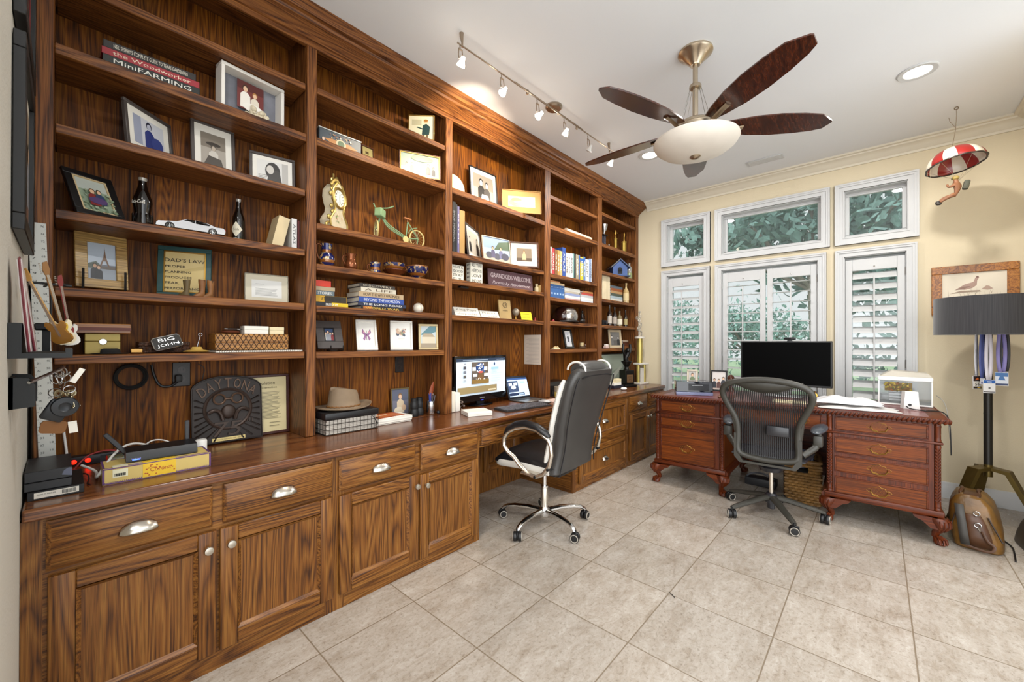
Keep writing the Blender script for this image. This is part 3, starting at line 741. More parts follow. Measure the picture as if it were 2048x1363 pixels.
# ================================================================ ceiling fan
FC = V((2.54, .812, CEIL))
walnut = wood('walnut_blade', 'x', '#1e0c07', '#48200f', '#5e3018', rough=.25, streak=.4, contrast=.5, coat=.3)
fan_ni = mat('#bdae98', .28, 1, 'satin_nickel_fan', var=.02)
frost = mat('#d8d0c4', .45, 0, 'frosted_glass_bowl', var=.03)
fan = thing('ceiling_fan', 'five bladed walnut ceiling fan with frosted bowl light on a nickel rod', 'ceiling fan', FC)
def Zr(z): return z - CEIL
MB().lathe([(.0, 0), (.096, 0), (.098, -.012), (.09, -.022), (.075, -.03), (.05, -.06), (.032, -.078), (.028, -.085), (0, -.086)], 32).build('canopy', fan_ni, fan)
MB().lathe([(.0145, -.08), (.0145, -.20)], 16).lathe([(.03, -.2), (.034, -.207), (.034, -.222), (.018, -.23)], 20).lathe([(.016, -.2301), (.016, -.405)], 16).build('downrod', fan_ni, fan)
m = MB()
for k in range(8):
    a = 2 * pi * k / 8 + .2; m.tube([(.03 * cos(a), .03 * sin(a), -.215), (.085 * cos(a), .085 * sin(a), -.43)], .0012, 4)
m.build('guy_wires', mat('#8d8a84', .3, 1, 'steel_wire', var=0), fan)
MB().lathe([(.016, -.395), (.03, -.405), (.05, -.415), (.085, -.425), (.105, -.44), (.108, -.452)], 32).lathe([(.108, -.4521), (.112, -.457), (.112, -.462), (.118, -.466), (.12, -.51), (.15, -.53), (.2, -.538)], 40).build('motor_housing', fan_ni, fan)
MB().lathe([(.237, -.537), (.239, -.545), (.225, -.568), (.19, -.595), (.13, -.618), (.06, -.63), (.02, -.632)], 48).lathe([(.237, -.537), (.0, -.536)], 48).build('bowl_shade', frost, fan)
MB().lathe([(.03, -.628), (.032, -.634), (.024, -.642), (.012, -.648), (0, -.649)], 20).build('finial', fan_ni, fan)
fan_bottom = 0
outline = [(.13, -.032), (.2, -.052), (.32, -.074), (.45, -.083), (.58, -.076), (.68, -.062), (.755, -.012), (.762, .0), (.735, .05), (.68, .066), (.58, .078), (.45, .083), (.32, .074), (.2, .052), (.13, .032)]
bl0 = None
for k in range(5):
    a = radians(18 + 72 * k)
    m = MB().at((0, 0, -.462), (0, 0, a)); m.T = m.T @ Matrix.Rotation(radians(-12), 4, 'X'); m.prism(outline, -.004, .004, 'z')
    me_o = m.build('blade', walnut, fan)
    q = MB().at((0, 0, -.478), (0, 0, a)); q.T = q.T @ Matrix.Rotation(radians(-12), 4, 'X')
    q.tube([(.115, 0, -.024), (.15, 0, -.018), (.19, 0, -.006), (.23, 0, .004), (.27, 0, .007)], [.02, .018, .016, .016, .018], 8, flat=.32); q.build('blade_arm', fan_ni, fan)

# ================================================================ track light
TRZ, TRY = 2.955, 1.742
tk = thing('track_light', 'nickel track light bar with six adjustable spot heads above the bookcase', 'track light', (2.4, TRY, CEIL))
def tl(x, y, z): return (x - 2.4, y - TRY, z - CEIL)
trn = mat('#a79887', .3, 1, 'track_nickel', var=.02)
MB().tube([tl(1.47, TRY, TRZ), tl(3.24, TRY - .02, TRZ)], .0045, 8).build('rail', trn, tk)
MB().tube([tl(1.95, TRY, TRZ + .012), tl(2.75, TRY - .01, TRZ + .012)], .003, 6).build('rail', trn, tk)
MB().at(tl(2.43, 1.78, CEIL)).lathe([(.0, 0), (.062, 0), (.062, -.012), (.052, -.022), (0, -.024)], 28).build('canopy', trn, tk)
MB().cyl(tl(2.43, 1.765, CEIL - .02), tl(2.43, TRY, TRZ), .006, n=8).build('canopy_stem', trn, tk)
for x in (1.505, 3.2):
    MB().tube([tl(x, TRY, TRZ - .006), tl(x, TRY, TRZ + .02), tl(x, TRY + .006, CEIL - .02), tl(x, TRY + .006, CEIL)], [.006, .006, .011, .013], 10).build('standoff', trn, tk)
for x in (2.08, 2.68): MB().box(*[q for p in zip(tl(x - .008, TRY - .01, TRZ - .012), tl(x + .008, TRY + .008, TRZ + .016)) for q in p], b=.003).build('joiner', trn, tk)
bulb_on = mat('#fff1dc', .3, 0, 'lit_halogen', var=0, emit=14, ecol='#fff0dc')
bulb_off = mat('#b9b6b0', .1, 0, 'unlit_halogen', var=0, spec=.8)
for i, x in enumerate((1.487, 1.826, 2.182, 2.505, 2.84, 3.19)):
    tip = V((x, TRY - .012, 2.835)); on = i != 4
    dirn = (V((.3, 1, -.12)) if i == 1 else V((.1, 1, -.25)) if i == 2 else V((.0, .6, -1))).normalized()
    h = MB(); h.tube([tl(x, TRY, TRZ), tl(x, TRY - .004, TRZ - .035)], .0035, 6)
    h.tube([tl(x - .012, TRY - .006, TRZ - .03), tl(x - .016, TRY - .008, TRZ - .07), tl(x - .014, TRY - .012, TRZ - .095)], .0032, 6)
    h.tube([tl(x + .012, TRY - .006, TRZ - .03), tl(x + .016, TRY - .008, TRZ - .07), tl(x + .014, TRY - .012, TRZ - .095)], .0032, 6)
    h.cyl(tl(x - .014, TRY - .006, TRZ - .033), tl(x + .014, TRY - .006, TRZ - .033), .004, n=8)
    hh = h.build('spot_head', trn, tk)
    b = MB().at(tl(*tip)); b.T = b.T @ V((0, 0, -1)).rotation_difference(dirn).to_matrix().to_4x4()
    b.lathe([(.0, .042), (.01, .04), (.013, .02), (.022, .0), (.024, -.01), (.0, -.012)], 18)
    b.build('bulb', bulb_on if on else bulb_off, hh)
    if on:
        l = lamp('spot_lamp', 'SPOT', tip + dirn * .02, 34, (1, .84, .64), spot_size=radians(95), spot_blend=.7, shadow_soft_size=.02)
        l.rotation_euler = V((0, 0, -1)).rotation_difference(dirn).to_euler()

# ================================================================ recessed cans, ceiling register
can_glow = mat('#fffaf0', .4, 0, 'lit_downlight', var=0, emit=6, ecol='#fff6e6')
def can(x, y, label, group=None):
    t = thing('recessed_light', label, 'ceiling light', (x, y, CEIL), group=group)
    MB().lathe([(.066, -.0005), (.098, -.0005), (.1, -.004), (.094, -.008), (.07, -.006), (.066, -.0005)], 40).build('trim_ring', white_paint, t)
    MB().lathe([(.067, -.003), (0, -.0032)], 32).build('lens', can_glow, t)
    l = lamp('downlight', 'AREA', (x, y, CEIL - .012), 24, (1, .97, .93), shape='DISK', size=.13)
    return t
can(3.68, -.193, 'lit recessed ceiling light right of the fan, above the hanging parachutist')
can(3.66, 1.575, 'lit recessed ceiling light between the fan blades and the window wall')
for x, y in ((1.15, -.3), (-.15, .75)): lamp('downlight', 'AREA', (x, y, CEIL - .012), 26, (1, .97, .93), shape='DISK', size=.13)  # two unseen fill lamps without fixtures, added to brighten the room
rg = thing('ceiling_register', 'small white air register in the ceiling near the window wall', 'air vent', (4.49, .8, CEIL))
MB().box(-.06, .06, -.15, .15, -.008, -.0005, b=.003).build('frame', white_paint, rg)
m = MB()
for k in range(6): m.box(-.045 + k * .016, -.037 + k * .016, -.13, .13, -.012, -.0081)
m.build('slats', mat('#c4c3c0', .4, 0), rg)
# ================================================================ helpers for the small things
def flat(h, r=.5): return mat(h, r, 0, 'ink_' + h.strip('#'), var=0)
def pic_mesh(w, h, spec, rough=.45):
    """flat artwork: layered coloured shapes in 0..1 coordinates, facing local -y"""
    mb = MB(); mats = []; lay = [0]
    def mi(c):
        m = flat(c, rough)
        if m not in mats: mats.append(m)
        return mats.index(m)
    def poly(pts, c):
        y = -.0002 * lay[0]; lay[0] += 1
        mb.add([((a - .5) * w, y, b * h) for a, b in pts], [list(range(len(pts)))], mi(c))
    def ell(cx, cy, rx, ry, c, n=18): poly([(cx + rx * cos(2 * pi * k / n), cy + ry * sin(2 * pi * k / n)) for k in range(n)], c)
    for s in spec:
        k = s[0]
        if k == 'bg': poly([(0, 0), (1, 0), (1, 1), (0, 1)], s[1])
        elif k == 'r': poly([(s[1], s[2]), (s[3], s[2]), (s[3], s[4]), (s[1], s[4])], s[5])
        elif k == 'e': ell(*s[1:])
        elif k == 'p': poly(s[1], s[2])
        elif k == 'man':                                     # cx, base, height, cloth, hair, skin
            cx, b, hh, cl, ha, sk = s[1:]; a = h / w
            poly([(cx - .2 * hh * a, b), (cx + .2 * hh * a, b), (cx + .19 * hh * a, b + .55 * hh), (cx + .08 * hh * a, b + .68 * hh), (cx - .08 * hh * a, b + .68 * hh), (cx - .19 * hh * a, b + .55 * hh)], cl)
            ell(cx, b + .84 * hh, .115 * hh * a, .15 * hh, ha); ell(cx, b + .8 * hh, .085 * hh * a, .12 * hh, sk)
        elif k == 'lines':                                   # x0,x1,y0,y1,n,colour: rows of writing
            x0, x1, y0, y1, n, c = s[1:]
            for i in range(n):
                yy = y1 - (y1 - y0) * i / max(1, n - 1); e = x1 - (.25 * (x1 - x0) if i % 4 == 3 else .03 * (i % 3))
                poly([(x0, yy), (e, yy), (e, yy + .35 * (y1 - y0) / n), (x0, yy + .35 * (y1 - y0) / n)], c)
        elif k == 'dots':
            x0, x1, y0, y1, n, r, cs, seed = s[1:]; rn = random.Random(seed)
            for i in range(n):
                q = r * (.5 + rn.random()); ell(x0 + (x1 - x0) * rn.random(), y0 + (y1 - y0) * rn.random(), q * h / w, q, cs[i % len(cs)], 7)
    return mb, mats
def place(TL, TR, yt, zs, lean=0., yaw=None):
    a = on_y(*TL, yt)
    if yaw is None:
        b = on_z(*TR, a.z); lim = YB - .034
        if max(a.y, b.y) > lim: a = on_y(*TL, yt * lim / max(a.y, b.y)); b = on_z(*TR, a.z)
        yaw = atan2(b.y - a.y, b.x - a.x); w = (V((b.x, b.y)) - V((a.x, a.y))).length
    else:
        d = ray(*TR); c, s = cos(yaw), sin(yaw)              # a + t(c,s) on the vertical plane of the ray
        w = (a.y * d.x - a.x * d.y) / (c * d.y - s * d.x)
    h = (a.z - zs) / cos(lean); n = V((sin(yaw), -cos(yaw)))
    bl = V((a.x, a.y)) + n * h * sin(lean); ce = bl + V((cos(yaw), sin(yaw))) * w / 2
    for p, q in BAYS:
        if p < ce.x < q: e = abs(cos(yaw)) * w / 2 + .018 * abs(sin(yaw)) + .002; ce.x = max(p + e, min(q - e, ce.x))
    return (ce.x, ce.y, zs), yaw, w, h
def frame(label, TL, TR, yt, zs, spec, fm, lean=.15, yaw=None, bw=.014, matw=.03, mc='#e4e0d6', dep=.015, cat='picture frame', group=None, matb=None, glossy=.35, prop=True, name='picture_frame', inner=None):
    loc, yaw, w, h = place(TL, TR, yt, zs, lean, yaw)
    t = thing(name, label, cat, loc, group=group, rot=(-lean, 0, yaw)); t.rotation_euler = (Matrix.Rotation(yaw, 3, 'Z') @ Matrix.Rotation(-lean, 3, 'X')).to_euler()
    up = dep * sin(abs(lean)) + .0008
    m = MB(); b = bw; o = up
    for (q, c_) in (((-w / 2, w / 2, o + h - b, o + h), 0), ((-w / 2, w / 2, o, o + b), 0), ((-w / 2, -w / 2 + b, o + b, o + h - b), 0), ((w / 2 - b, w / 2, o + b, o + h - b), 0)):
        m.box(q[0], q[1], 0, dep, q[2], q[3], b=.002)
    m.build('frame_border', fm, t)
    if inner:
        m = MB(); e = .005
        for q in ((-w / 2 + b, w / 2 - b, o + h - b - e, o + h - b), (-w / 2 + b, w / 2 - b, o + b, o + b + e), (-w / 2 + b, -w / 2 + b + e, o + b + e, o + h - b - e), (w / 2 - b - e, w / 2 - b, o + b + e, o + h - b - e)): m.box(q[0], q[1], .002, dep * .6, q[2], q[3])
        m.build('inner_lip', inner, t)
    MB().box(-w / 2 + b, w / 2 - b, dep * .55, dep * .9, o + b, o + h - b).build('mat_board' if matw else 'backing', mat(mc, .7, 0, 'mat_board_' + mc.strip('#'), var=.02), t)
    pw, ph = w - 2 * b - 2 * matw, h - 2 * b - 2 * (matb if matb is not None else matw)
    if pw > .01 and ph > .01:
        mb, mats = pic_mesh(pw, ph, spec, glossy)
        mb.build('picture', mats, t, loc=(0, dep * .55 - .0006, o + (h - ph) / 2))
    if prop and lean > .1 and yt < 2.45:
        y1 = min(.09, h * .4)
        MB().prism([(dep, h * .72), (dep + .004, h * .72), (dep + .004 + h * .3, (dep + .004 + h * .3) * tan(lean) + .004), (dep + h * .3, (dep + .004 + h * .3) * tan(lean) + .004)], -w * .12, w * .12, 'x').build('easel_back', mat('#1b1a19', .8, 0), t)
    return t
FAM = ['#3b4a63', '#8c8f96', '#5b3d3a', '#d8d4ca', '#2c2f36', '#7d2f33', '#6c7d58']
def people(bg, n, seed, ground=None, hh=.55, base=.08, grey=False):
    rn = random.Random(seed); sp = [('bg', bg)]
    if ground: sp.append(('r', 0, 0, 1, .38, ground))
    for i in range(n):
        sk = rn.choice(['#d9b394', '#c99f80', '#e0bfa3']) if not grey else rn.choice(['#b9b5b0', '#cfcac4'])
        cl = rn.choice(FAM) if not grey else rn.choice(['#2b2a2a', '#6b6866', '#d8d5d0', '#4a4847'])
        ha = rn.choice(['#2b1d14', '#5a3d22', '#8a6a3c', '#1a1a1a']) if not grey else rn.choice(['#1d1c1c', '#3b3938'])
        sp.append(('man', .5 if n == 1 else .16 + .68 * i / (n - 1), base + .06 * rn.random(), hh * (.85 + .3 * rn.random()), cl, ha, sk))
    return sp
def label_top(zs, v, u, y): return on_y(u, v, y).z
def fit(x0, x1):
    c = (x0 + x1) / 2
    for a, b in BAYS:
        if a - .03 < c < b + .06: return max(x0, a + .003), min(x1, b - .003)
    return x0, x1
def bookflat(label, u0, u1, y, z, th, d, cover, title=None, tc='#e8e4da', group=None, v=600, pages='#e3dccb', yaw=0, spine=True, paper=False, tfrac=.8, band=None):
    x0, x1 = fit(on_y(u0, v, y).x, on_y(u1, v, y).x); w = x1 - x0
    d = min(d, YB - .014 - y) if y > 2.2 else d
    t = thing('book', label, 'book', ((x0 + x1) / 2, y, z + .0006), yaw, group)
    cm = mat(cover, .45, 0, 'cover_' + cover.strip('#'), var=.06); e = min(.003, th * .15)
    m = MB().box(-w / 2, w / 2, 0, d, 0, e).box(-w / 2, w / 2, 0, d, th - e, th)
    if spine: m.box(-w / 2, w / 2, -.0005, .003, 0, th, b=.001)
    m.build('cover', cm, t)
    MB().box(-w / 2 + .003, w / 2 - .003, .0031, d - .004, e, th - e).build('pages', mat(pages, .8, 0, 'paper_' + pages.strip('#'), var=.06), t)
    if band: MB().box(-w / 2 + w * band[0], -w / 2 + w * band[1], -.0012, -.0006, .001, th - .001).build('spine_band', mat(band[2], .5, 0, 'cover_' + band[2].strip('#'), var=.03), t)
    if title and th > .008: MB().text(title, w * tfrac, th * .55, (0, -.0012, th * .5), depth=.0005).build('title', flat(tc), t)
    return z + th + .0006
def bookup(label, u0, u1, v, y, zs, h, d, cover, title=None, tc='#e8e4da', group=None, lean=0, pages='#e3dccb', band=None):
    x0, x1 = fit(on_y(u0, v, y).x, on_y(u1, v, y).x); w = max(.006, x1 - x0 - .0012); d = min(d, YB - .014 - y)
    t = thing('book', label, 'book', ((x0 + x1) / 2, y, zs + .0008 + w / 2 * abs(sin(lean))), 0, group, rot=(0, lean, 0))
    e = min(.0025, w * .15)
    MB().box(-w / 2, -w / 2 + e, 0, d, 0, h).box(w / 2 - e, w / 2, 0, d, 0, h).box(-w / 2, w / 2, -.0005, .003, 0, h, b=.001).build('cover', mat(cover, .45, 0, 'cover_' + cover.strip('#'), var=.06), t)
    MB().box(-w / 2 + e, w / 2 - e, .0031, d - .004, .002, h - .004).build('pages', mat(pages, .8, 0, 'paper_' + pages.strip('#'), var=.06), t)
    if band: MB().box(-w / 2 + .0003, w / 2 - .0003, -.0012, -.0006, h * band[0], h * band[1]).build('spine_band', mat(band[2], .5, 0, 'cover_' + band[2].strip('#'), var=.03), t)
    if title and w > .009: MB().text(title, h * .62, w * .5, (0, -.0014, h * .52), rot=(pi / 2, pi / 2, 0), depth=.0005).build('title', flat(tc), t)
    return t
def boxthing(name, label, cat, u0, u1, vt, y, zs, d, m, bev=.003, v=None, yaw=0, group=None, h=None):
    v = v or vt; x0, x1 = fit(on_y(u0, v, y).x, on_y(u1, v, y).x); h = h or (on_y((u0 + u1) / 2, vt, y).z - zs)
    t = thing(name, label, cat, ((x0 + x1) / 2, y, zs + .0006), yaw, group); w = x1 - x0
    return t, w, h
def X(u, y, v=650): return on_y(u, v, y).x
def Zv(u, v, y): return on_y(u, v, y).z
frame_grey = mat('#4a4340', .5, 0, 'grey_wood_frame', var=.1); frame_black = mat('#131314', .4, 0, 'black_frame', var=.05)
frame_white = mat('#e2ded6', .45, 0, 'white_frame', var=.02); frame_gold = mat('#b59452', .35, .7, 'gold_frame', var=.08)
frame_oak = wood('light_oak_frame', 'x', '#8d6a34', '#c09a58', '#d5b87c', rough=.4, streak=.4, contrast=.5)
frame_brown = wood('brown_wood_frame', 'x', '#35190d', '#5d3420', '#7a4a2e', rough=.35, streak=.4, contrast=.6)
frame_orange = wood('golden_oak_frame', 'y', '#6e3d0c', '#a9681f', '#c2812f', rough=.35, streak=.7, contrast=.8)
gold = mat('#b9924a', .28, 1, 'gold_metal', var=.08); silver = mat('#c9c9c9', .2, 1, 'silver_metal', var=.03)
glassy = mat('#0e0907', .06, 0, 'dark_soda_glass', var=0, spec=.8)
paper = mat('#e6e2d8', .7, 0, 'white_paper', var=.03); cream_paper = mat('#dccfa9', .7, 0, 'cream_paper', var=.05)

# ================================================================ first bay (left)
S1 = SHELVES[0]
A = 2.39 + .0005; y = 2.345
z = A
for nm, u0, u1, th, cov, ti, tc in (('lowest black paperback under the three gardening and craft books', 240, 404, .032, '#1c1514', 'USA', '#d8d2c4'), ('black and green spined book third from the top of the flat stack', 205, 400, .034, '#191c18', 'MiniFARMING', '#e8e6dc'),
                                  ('red spined woodworking book second in the flat stack', 203, 399, .028, '#9c2530', 'the Woodworker', '#e9d7c0'), ('black gardening book lying on top of the flat stack', 206, 392, .03, '#26211e', "NEIL SPERRY'S COMPLETE GUIDE TO TEXAS GARDENING", '#d9d4c6')):
    z = bookflat(nm, u0, u1, y, z, th, .16, cov, ti, tc, 'books lying on the upper left shelf', v=130)
# deep white shadow box with a wedding photo
loc, yw, w, h = place((443, 118), (569, 181), 2.31, A, 0)
t = thing('shadow_box', 'deep white shadow box frame with a wedding photo on the upper left shelf', 'picture frame', loc, yw)
m = MB(); b = .016
for q in ((-w / 2, w / 2, h - b, h), (-w / 2, w / 2, 0.001, b), (-w / 2, -w / 2 + b, b, h - b), (w / 2 - b, w / 2, b, h - b)): m.box(q[0], q[1], 0, .07, q[2], q[3], b=.002)
m.build('frame_border', frame_white, t)
MB().box(-w / 2 + b, w / 2 - b, .066, .069, b, h - b).build('backing', mat('#73747c', .7, 0, 'grey_backing', var=.2), t)
mb, ms_ = pic_mesh(w * .42, h * .6, [('bg', '#6e2f2c'), ('r', 0, .7, 1, 1, '#54211f'), ('man', .3, .05, .85, '#e9e4da', '#3a2418', '#d9b394'), ('man', .66, .02, .72, '#ddd3c2', '#a8763c', '#dcb898'), ('e', .6, .12, .4, .16, '#ece8df')])
mb.build('photo', ms_, t, loc=(-.0, .045, h * .28))
m = MB(); rn = random.Random(3)
for k in range(26): m.ell((-.02 + .1 * rn.random(), .03 + .02 * rn.random(), .025 + .06 * rn.random()), .008 + .007 * rn.random(), 8, 6)
m.build('dried_flowers', mat('#d6cab0', .8, 0, 'dried_petals', var=.2), t)
# three grey frames
B = 2.0935
g_ = None
frame('grey frame with a blue toned portrait, leftmost on the second shelf', (247.6, 193), (342.3, 252.4), 2.43, B, [('bg', '#c9cbd2'), ('r', 0, .0, .25, 1, '#9aa0b4'), ('man', .5, 0, .95, '#2f3a78', '#2a2c40', '#b9bccb'), ('e', .75, .25, .2, .25, '#3c4784')], frame_grey, .1, matw=.028)
frame('grey upright frame with a faded photo of a seated man in a hat', (380.8, 233.5), (469, 265), 2.43, B, [('bg', '#a59d92'), ('r', 0, .55, 1, 1, '#7d7468'), ('e', .5, .68, .3, .06, '#3c352f'), ('man', .5, .05, .62, '#c8c2b8', '#4a433c', '#b6a898'), ('p', [(.1, 0), (.9, 0), (.8, .25), (.3, .3)], '#4d463f')], frame_grey, .1, matw=.026, matb=.035)
frame('small grey frame with a black and white profile of a long-haired woman', (498.4, 299), (590, 321.8), 2.43, B, [('bg', '#d9d7d2'), ('r', .8, 0, 1, 1, '#b9b6b0'), ('e', .5, .55, .24, .4, '#3a3735'), ('p', [(.3, 0), (.8, 0), (.72, .6), (.42, .6)], '#45423f'), ('e', .42, .6, .12, .2, '#c9c4bc'), ('lines', .05, .35, .1, .3, 4, '#77736e')], frame_grey, .1, matw=.02)
# black frame, bottles, car, books
Cz = 1.7745
frame('black frame leaning far back with a photo of children on grass', (123, 332.8), (224, 362.8), 2.385, Cz, [('bg', '#8fa08a'), ('r', 0, .65, 1, 1, '#b9c0b8'), ('dots', 0, 1, 0, .6, 60, .03, ['#7c8d74', '#9aa890', '#6f8168'], 4), ('man', .4, .15, .5, '#7a2f2f', '#5a3d22', '#d9b394'), ('man', .6, .2, .45, '#32405f', '#2b1d14', '#d9b394'), ('e', .5, .3, .28, .1, '#54406a')], frame_black, .5, yaw=.42, bw=.026, matw=.0, inner=mat('#cbb48c', .4, 0), prop=False)
def soda(label, u, vt, y, zs, rmax, style):
    x = X(u, y, vt); h = Zv(u, vt, y) - zs; t = thing('soda_bottle', label, 'bottle', (x, y, zs + .0006)); s = h; r = rmax
    if style == 0: pr = [(.0, 0), (.78 * r, 0), (.9 * r, .03 * s), (.98 * r, .14 * s), (.82 * r, .30 * s), (.86 * r, .36 * s), (1. * r, .5 * s), (.95 * r, .58 * s), (.62 * r, .74 * s), (.43 * r, .86 * s), (.41 * r, .93 * s)]
    else: pr = [(.0, 0), (.92 * r, 0), (r, .02 * s), (r, .5 * s), (.93 * r, .58 * s), (.55 * r, .72 * s), (.4 * r, .84 * s), (.38 * r, .93 * s)]
    MB().lathe(pr, 28).build('glass_body', glassy, t)
    nk = pr[-1][0]; MB().lathe([(nk, .9301 * s), (nk * 1.02, .95 * s), (nk * 1.1, .962 * s), (nk * 1.1, .992 * s), (nk * .8, s), (0, s)], 20).build('bottle_lip', mat('#a8a49c', .12, .3, 'clear_lip', var=0), t)
    if style == 0:
        m = MB()
        for k in range(12): m.tube([(.99 * r * cos(a), .99 * r * sin(a), zz * s) for a, zz in [(2 * pi * k / 12, .05), (2 * pi * k / 12, .28)]], .0022, 5)
        m.build('flutes', glassy, t); wr = mat('#d6d1c6', .5, 0, 'white_bottle_print', var=0)
        m = MB(); m.text('Coca-Cola', r * 1.75, .07 * s, (0, 0, 0), rot=(pi / 2, 0, 0), depth=.0008, shear=.3)
        m.v = [V((r * 1.01 * sin(p.x / r), -r * 1.01 * cos(p.x / r) + p.y, p.z + .5 * s)) for p in m.v]; m.build('lettering', wr, t)
        t.rotation_euler.z = -.75
    else:
        m = MB(); d = .62 * r
        gg = [[(i / 8 * 2 - 1, j / 8 * 2 - 1) for i in range(9)] for j in range(9)]
        m.sheet([[(r * 1.01 * sin((a - b) * .5 * 1.0), -r * 1.01 * cos((a - b) * .5 * 1.0), (.3 + (a + b) * .085) * s) for a, b in row] for row in gg]); m.build('paper_label', mat('#cfc8b4', .6, 0, 'label_paper', var=.05), t)
        m = MB(); m.text('Soda', r * .9, .05 * s); m.v = [V((r * 1.025 * sin(p.x / r), -r * 1.025 * cos(p.x / r), p.z + .3 * s)) for p in m.v]; m.build('lettering', flat('#4a4438'), t)
        m = MB(); m.text('COLA', r * .9, .035 * s); m.v = [V((r * 1.01 * sin(p.x / r), -r * 1.01 * cos(p.x / r), p.z + .1 * s)) for p in m.v]; m.build('lettering', mat('#d6d1c6', .5, 0, 'white_bottle_print', var=0), t)
        t.rotation_euler.z = -.6
    return t
soda('dark contour soda bottle with white script, beside the black leaning frame', 285.5, 356, 2.40, Cz, .034, 0)
soda('dark soda bottle with a diamond paper label, right of the silver car', 477, 398, 2.40, Cz, .0275, 1)
# model car
x0, x1 = X(311, 2.345, 450), X(449, 2.345, 455); Lc = x1 - x0
car = thing('model_car', 'silver scale model saloon car parked between two soda bottles', 'model car', ((x0 + x1) / 2, 2.36, Cz + .0006), -.08)
body = [(-.5, .055), (-.495, .1), (-.47, .13), (-.3, .155), (-.22, .165), (-.08, .235), (.1, .245), (.25, .215), (.36, .175), (.47, .165), (.5, .13), (.5, .08), (.485, .05)]
m = MB(); W2 = Lc * .19; g = []
for f_, sc in ((-1, .82), (-.85, .97), (-.5, 1), (.5, 1), (.85, .97), (1, .82)):
    g.append([(p * Lc * (.985 if abs(f_) == 1 else 1), f_ * W2 * (1 if q < .17 else .78), (q if q < .17 else .17 + (q - .17) * (1.0)) * Lc * (1 if abs(f_) < 1 else .985) - .0) for p, q in body])
m.sheet(g, closed=True); m.add(g[0], [list(range(len(body)))]); m.add(g[-1], [list(range(len(body)))[::-1]])
m.build('car_body', mat('#b9b9bb', .22, .55, 'silver_car_paint', var=0, coat=.8), car)
for s in (-1, 1):
    m = MB(); yy = s * W2 * .84
    for pts in ([(-.17, .172), (-.07, .226), (.045, .234), (.045, .176)], [(.055, .176), (.055, .234), (.15, .228), (.27, .19), (.25, .178)]):
        m.add([(p * Lc, yy + s * (.175 - q) * .0 + s * .0018, q * Lc) for p, q in pts], [(0, 1, 2, 3) if len(pts) == 4 else (0, 1, 2, 3, 4)])
    m.build('side_window', black_gloss, car, solid=.001)
for px in (-.31, .3):
    for s in (-1, 1):
        c = (px * Lc, s * W2 * .93, .068 * Lc); R = .068 * Lc
        m = MB(); m.cyl((c[0], c[1] - .004, c[2]), (c[0], c[1] + .004, c[2]), R, n=22)
        wl = m.build('wheel', mat('#121213', .7, 0, 'tyre_rubber'), car)
        m = MB(); yy = c[1] + s * .0045
        m.torus((c[0], yy, c[2]), R * .66, R * .07, 'y', 20, 6)
        for k in range(8):
            a = 2 * pi * k / 8; m.tube([(c[0], yy, c[2]), (c[0] + R * .66 * cos(a), yy, c[2] + R * .66 * sin(a))], R * .06, 5)
        m.build('hub_cap', silver, wl)
m = MB()
for s in (-1, 1): m.box(.488 * Lc, .501 * Lc, s * W2 * .55, s * W2 * .9, .12 * Lc, .15 * Lc)
m.build('tail_lights', mat('#9c2a22', .25, 0, 'red_lens'), car)
# books at the right end of the shelf
bookup('cream softcover book leaning against the white book', 543, 566, 480, 2.335, Cz, .165, .11, '#cbb890', None, lean=.22)
bk_ = bpy.data.objects[-1] if False else None
bookup('white spined book standing upright left of the dark books', 583, 594, 480, 2.34, Cz, .17, .12, '#d9d8d4', 'ATLAS', '#555555')
bookup('maroon spined book beside the white book', 595, 600, 480, 2.34, Cz, .165, .12, '#5a1f1e', None)
bookup('dark gilt spined book against the bookcase divider', 601, 609, 480, 2.34, Cz, .17, .12, '#2a2118', 'HISTORY', '#b9924a')
# Eiffel tower photo in light wood on an easel
Dz = 1.4855
fe = frame('wide light wood frame with a photo of a couple before an iron tower', (148, 461), (253.8, 478.5), 2.47, Dz + .018, [('bg', '#b9c6d6'), ('r', 0, .0, 1, .42, '#6d7280'), ('r', 0, 0, 1, .3, '#97a0ac'), ('p', [(0, .42), (.3, .5), (.45, .4), (.45, .3), (0, .3)], '#4f5a4d'), ('r', .45, .3, 1, .38, '#6a5f57'),
    ('p', [(.42, .38), (.48, .38), (.56, .52), (.64, .52), (.72, .38), (.78, .38), (.66, .62), (.625, .8), (.61, .92), (.6, .8), (.56, .62)], '#7b5b44'), ('man', .25, .03, .42, '#24242a', '#2b1d14', '#c99f80'), ('man', .38, .02, .38, '#1f2026', '#5a3d22', '#d9b394')], frame_oak, .12, bw=.038, matw=0, dep=.018)
ez = thing('display_easel', 'black metal easel holding the iron tower photo', 'easel', (fe.location.x, fe.location.y, Dz + .0006), fe.rotation_euler.z)
for s in (-1, 1): MB().tube([(s * .065, -.018, .095), (s * .065, -.017, .0062), (s * .065, -.016, .0062), (s * .06, .03, .0062), (s * .05, .034, .1)], .0042, 6).build('hook', frame_black, ez)
MB().tube([(-.06, .03, .0062), (.06, .03, .0062)], .004, 6).build('cross_bar', frame_black, ez)
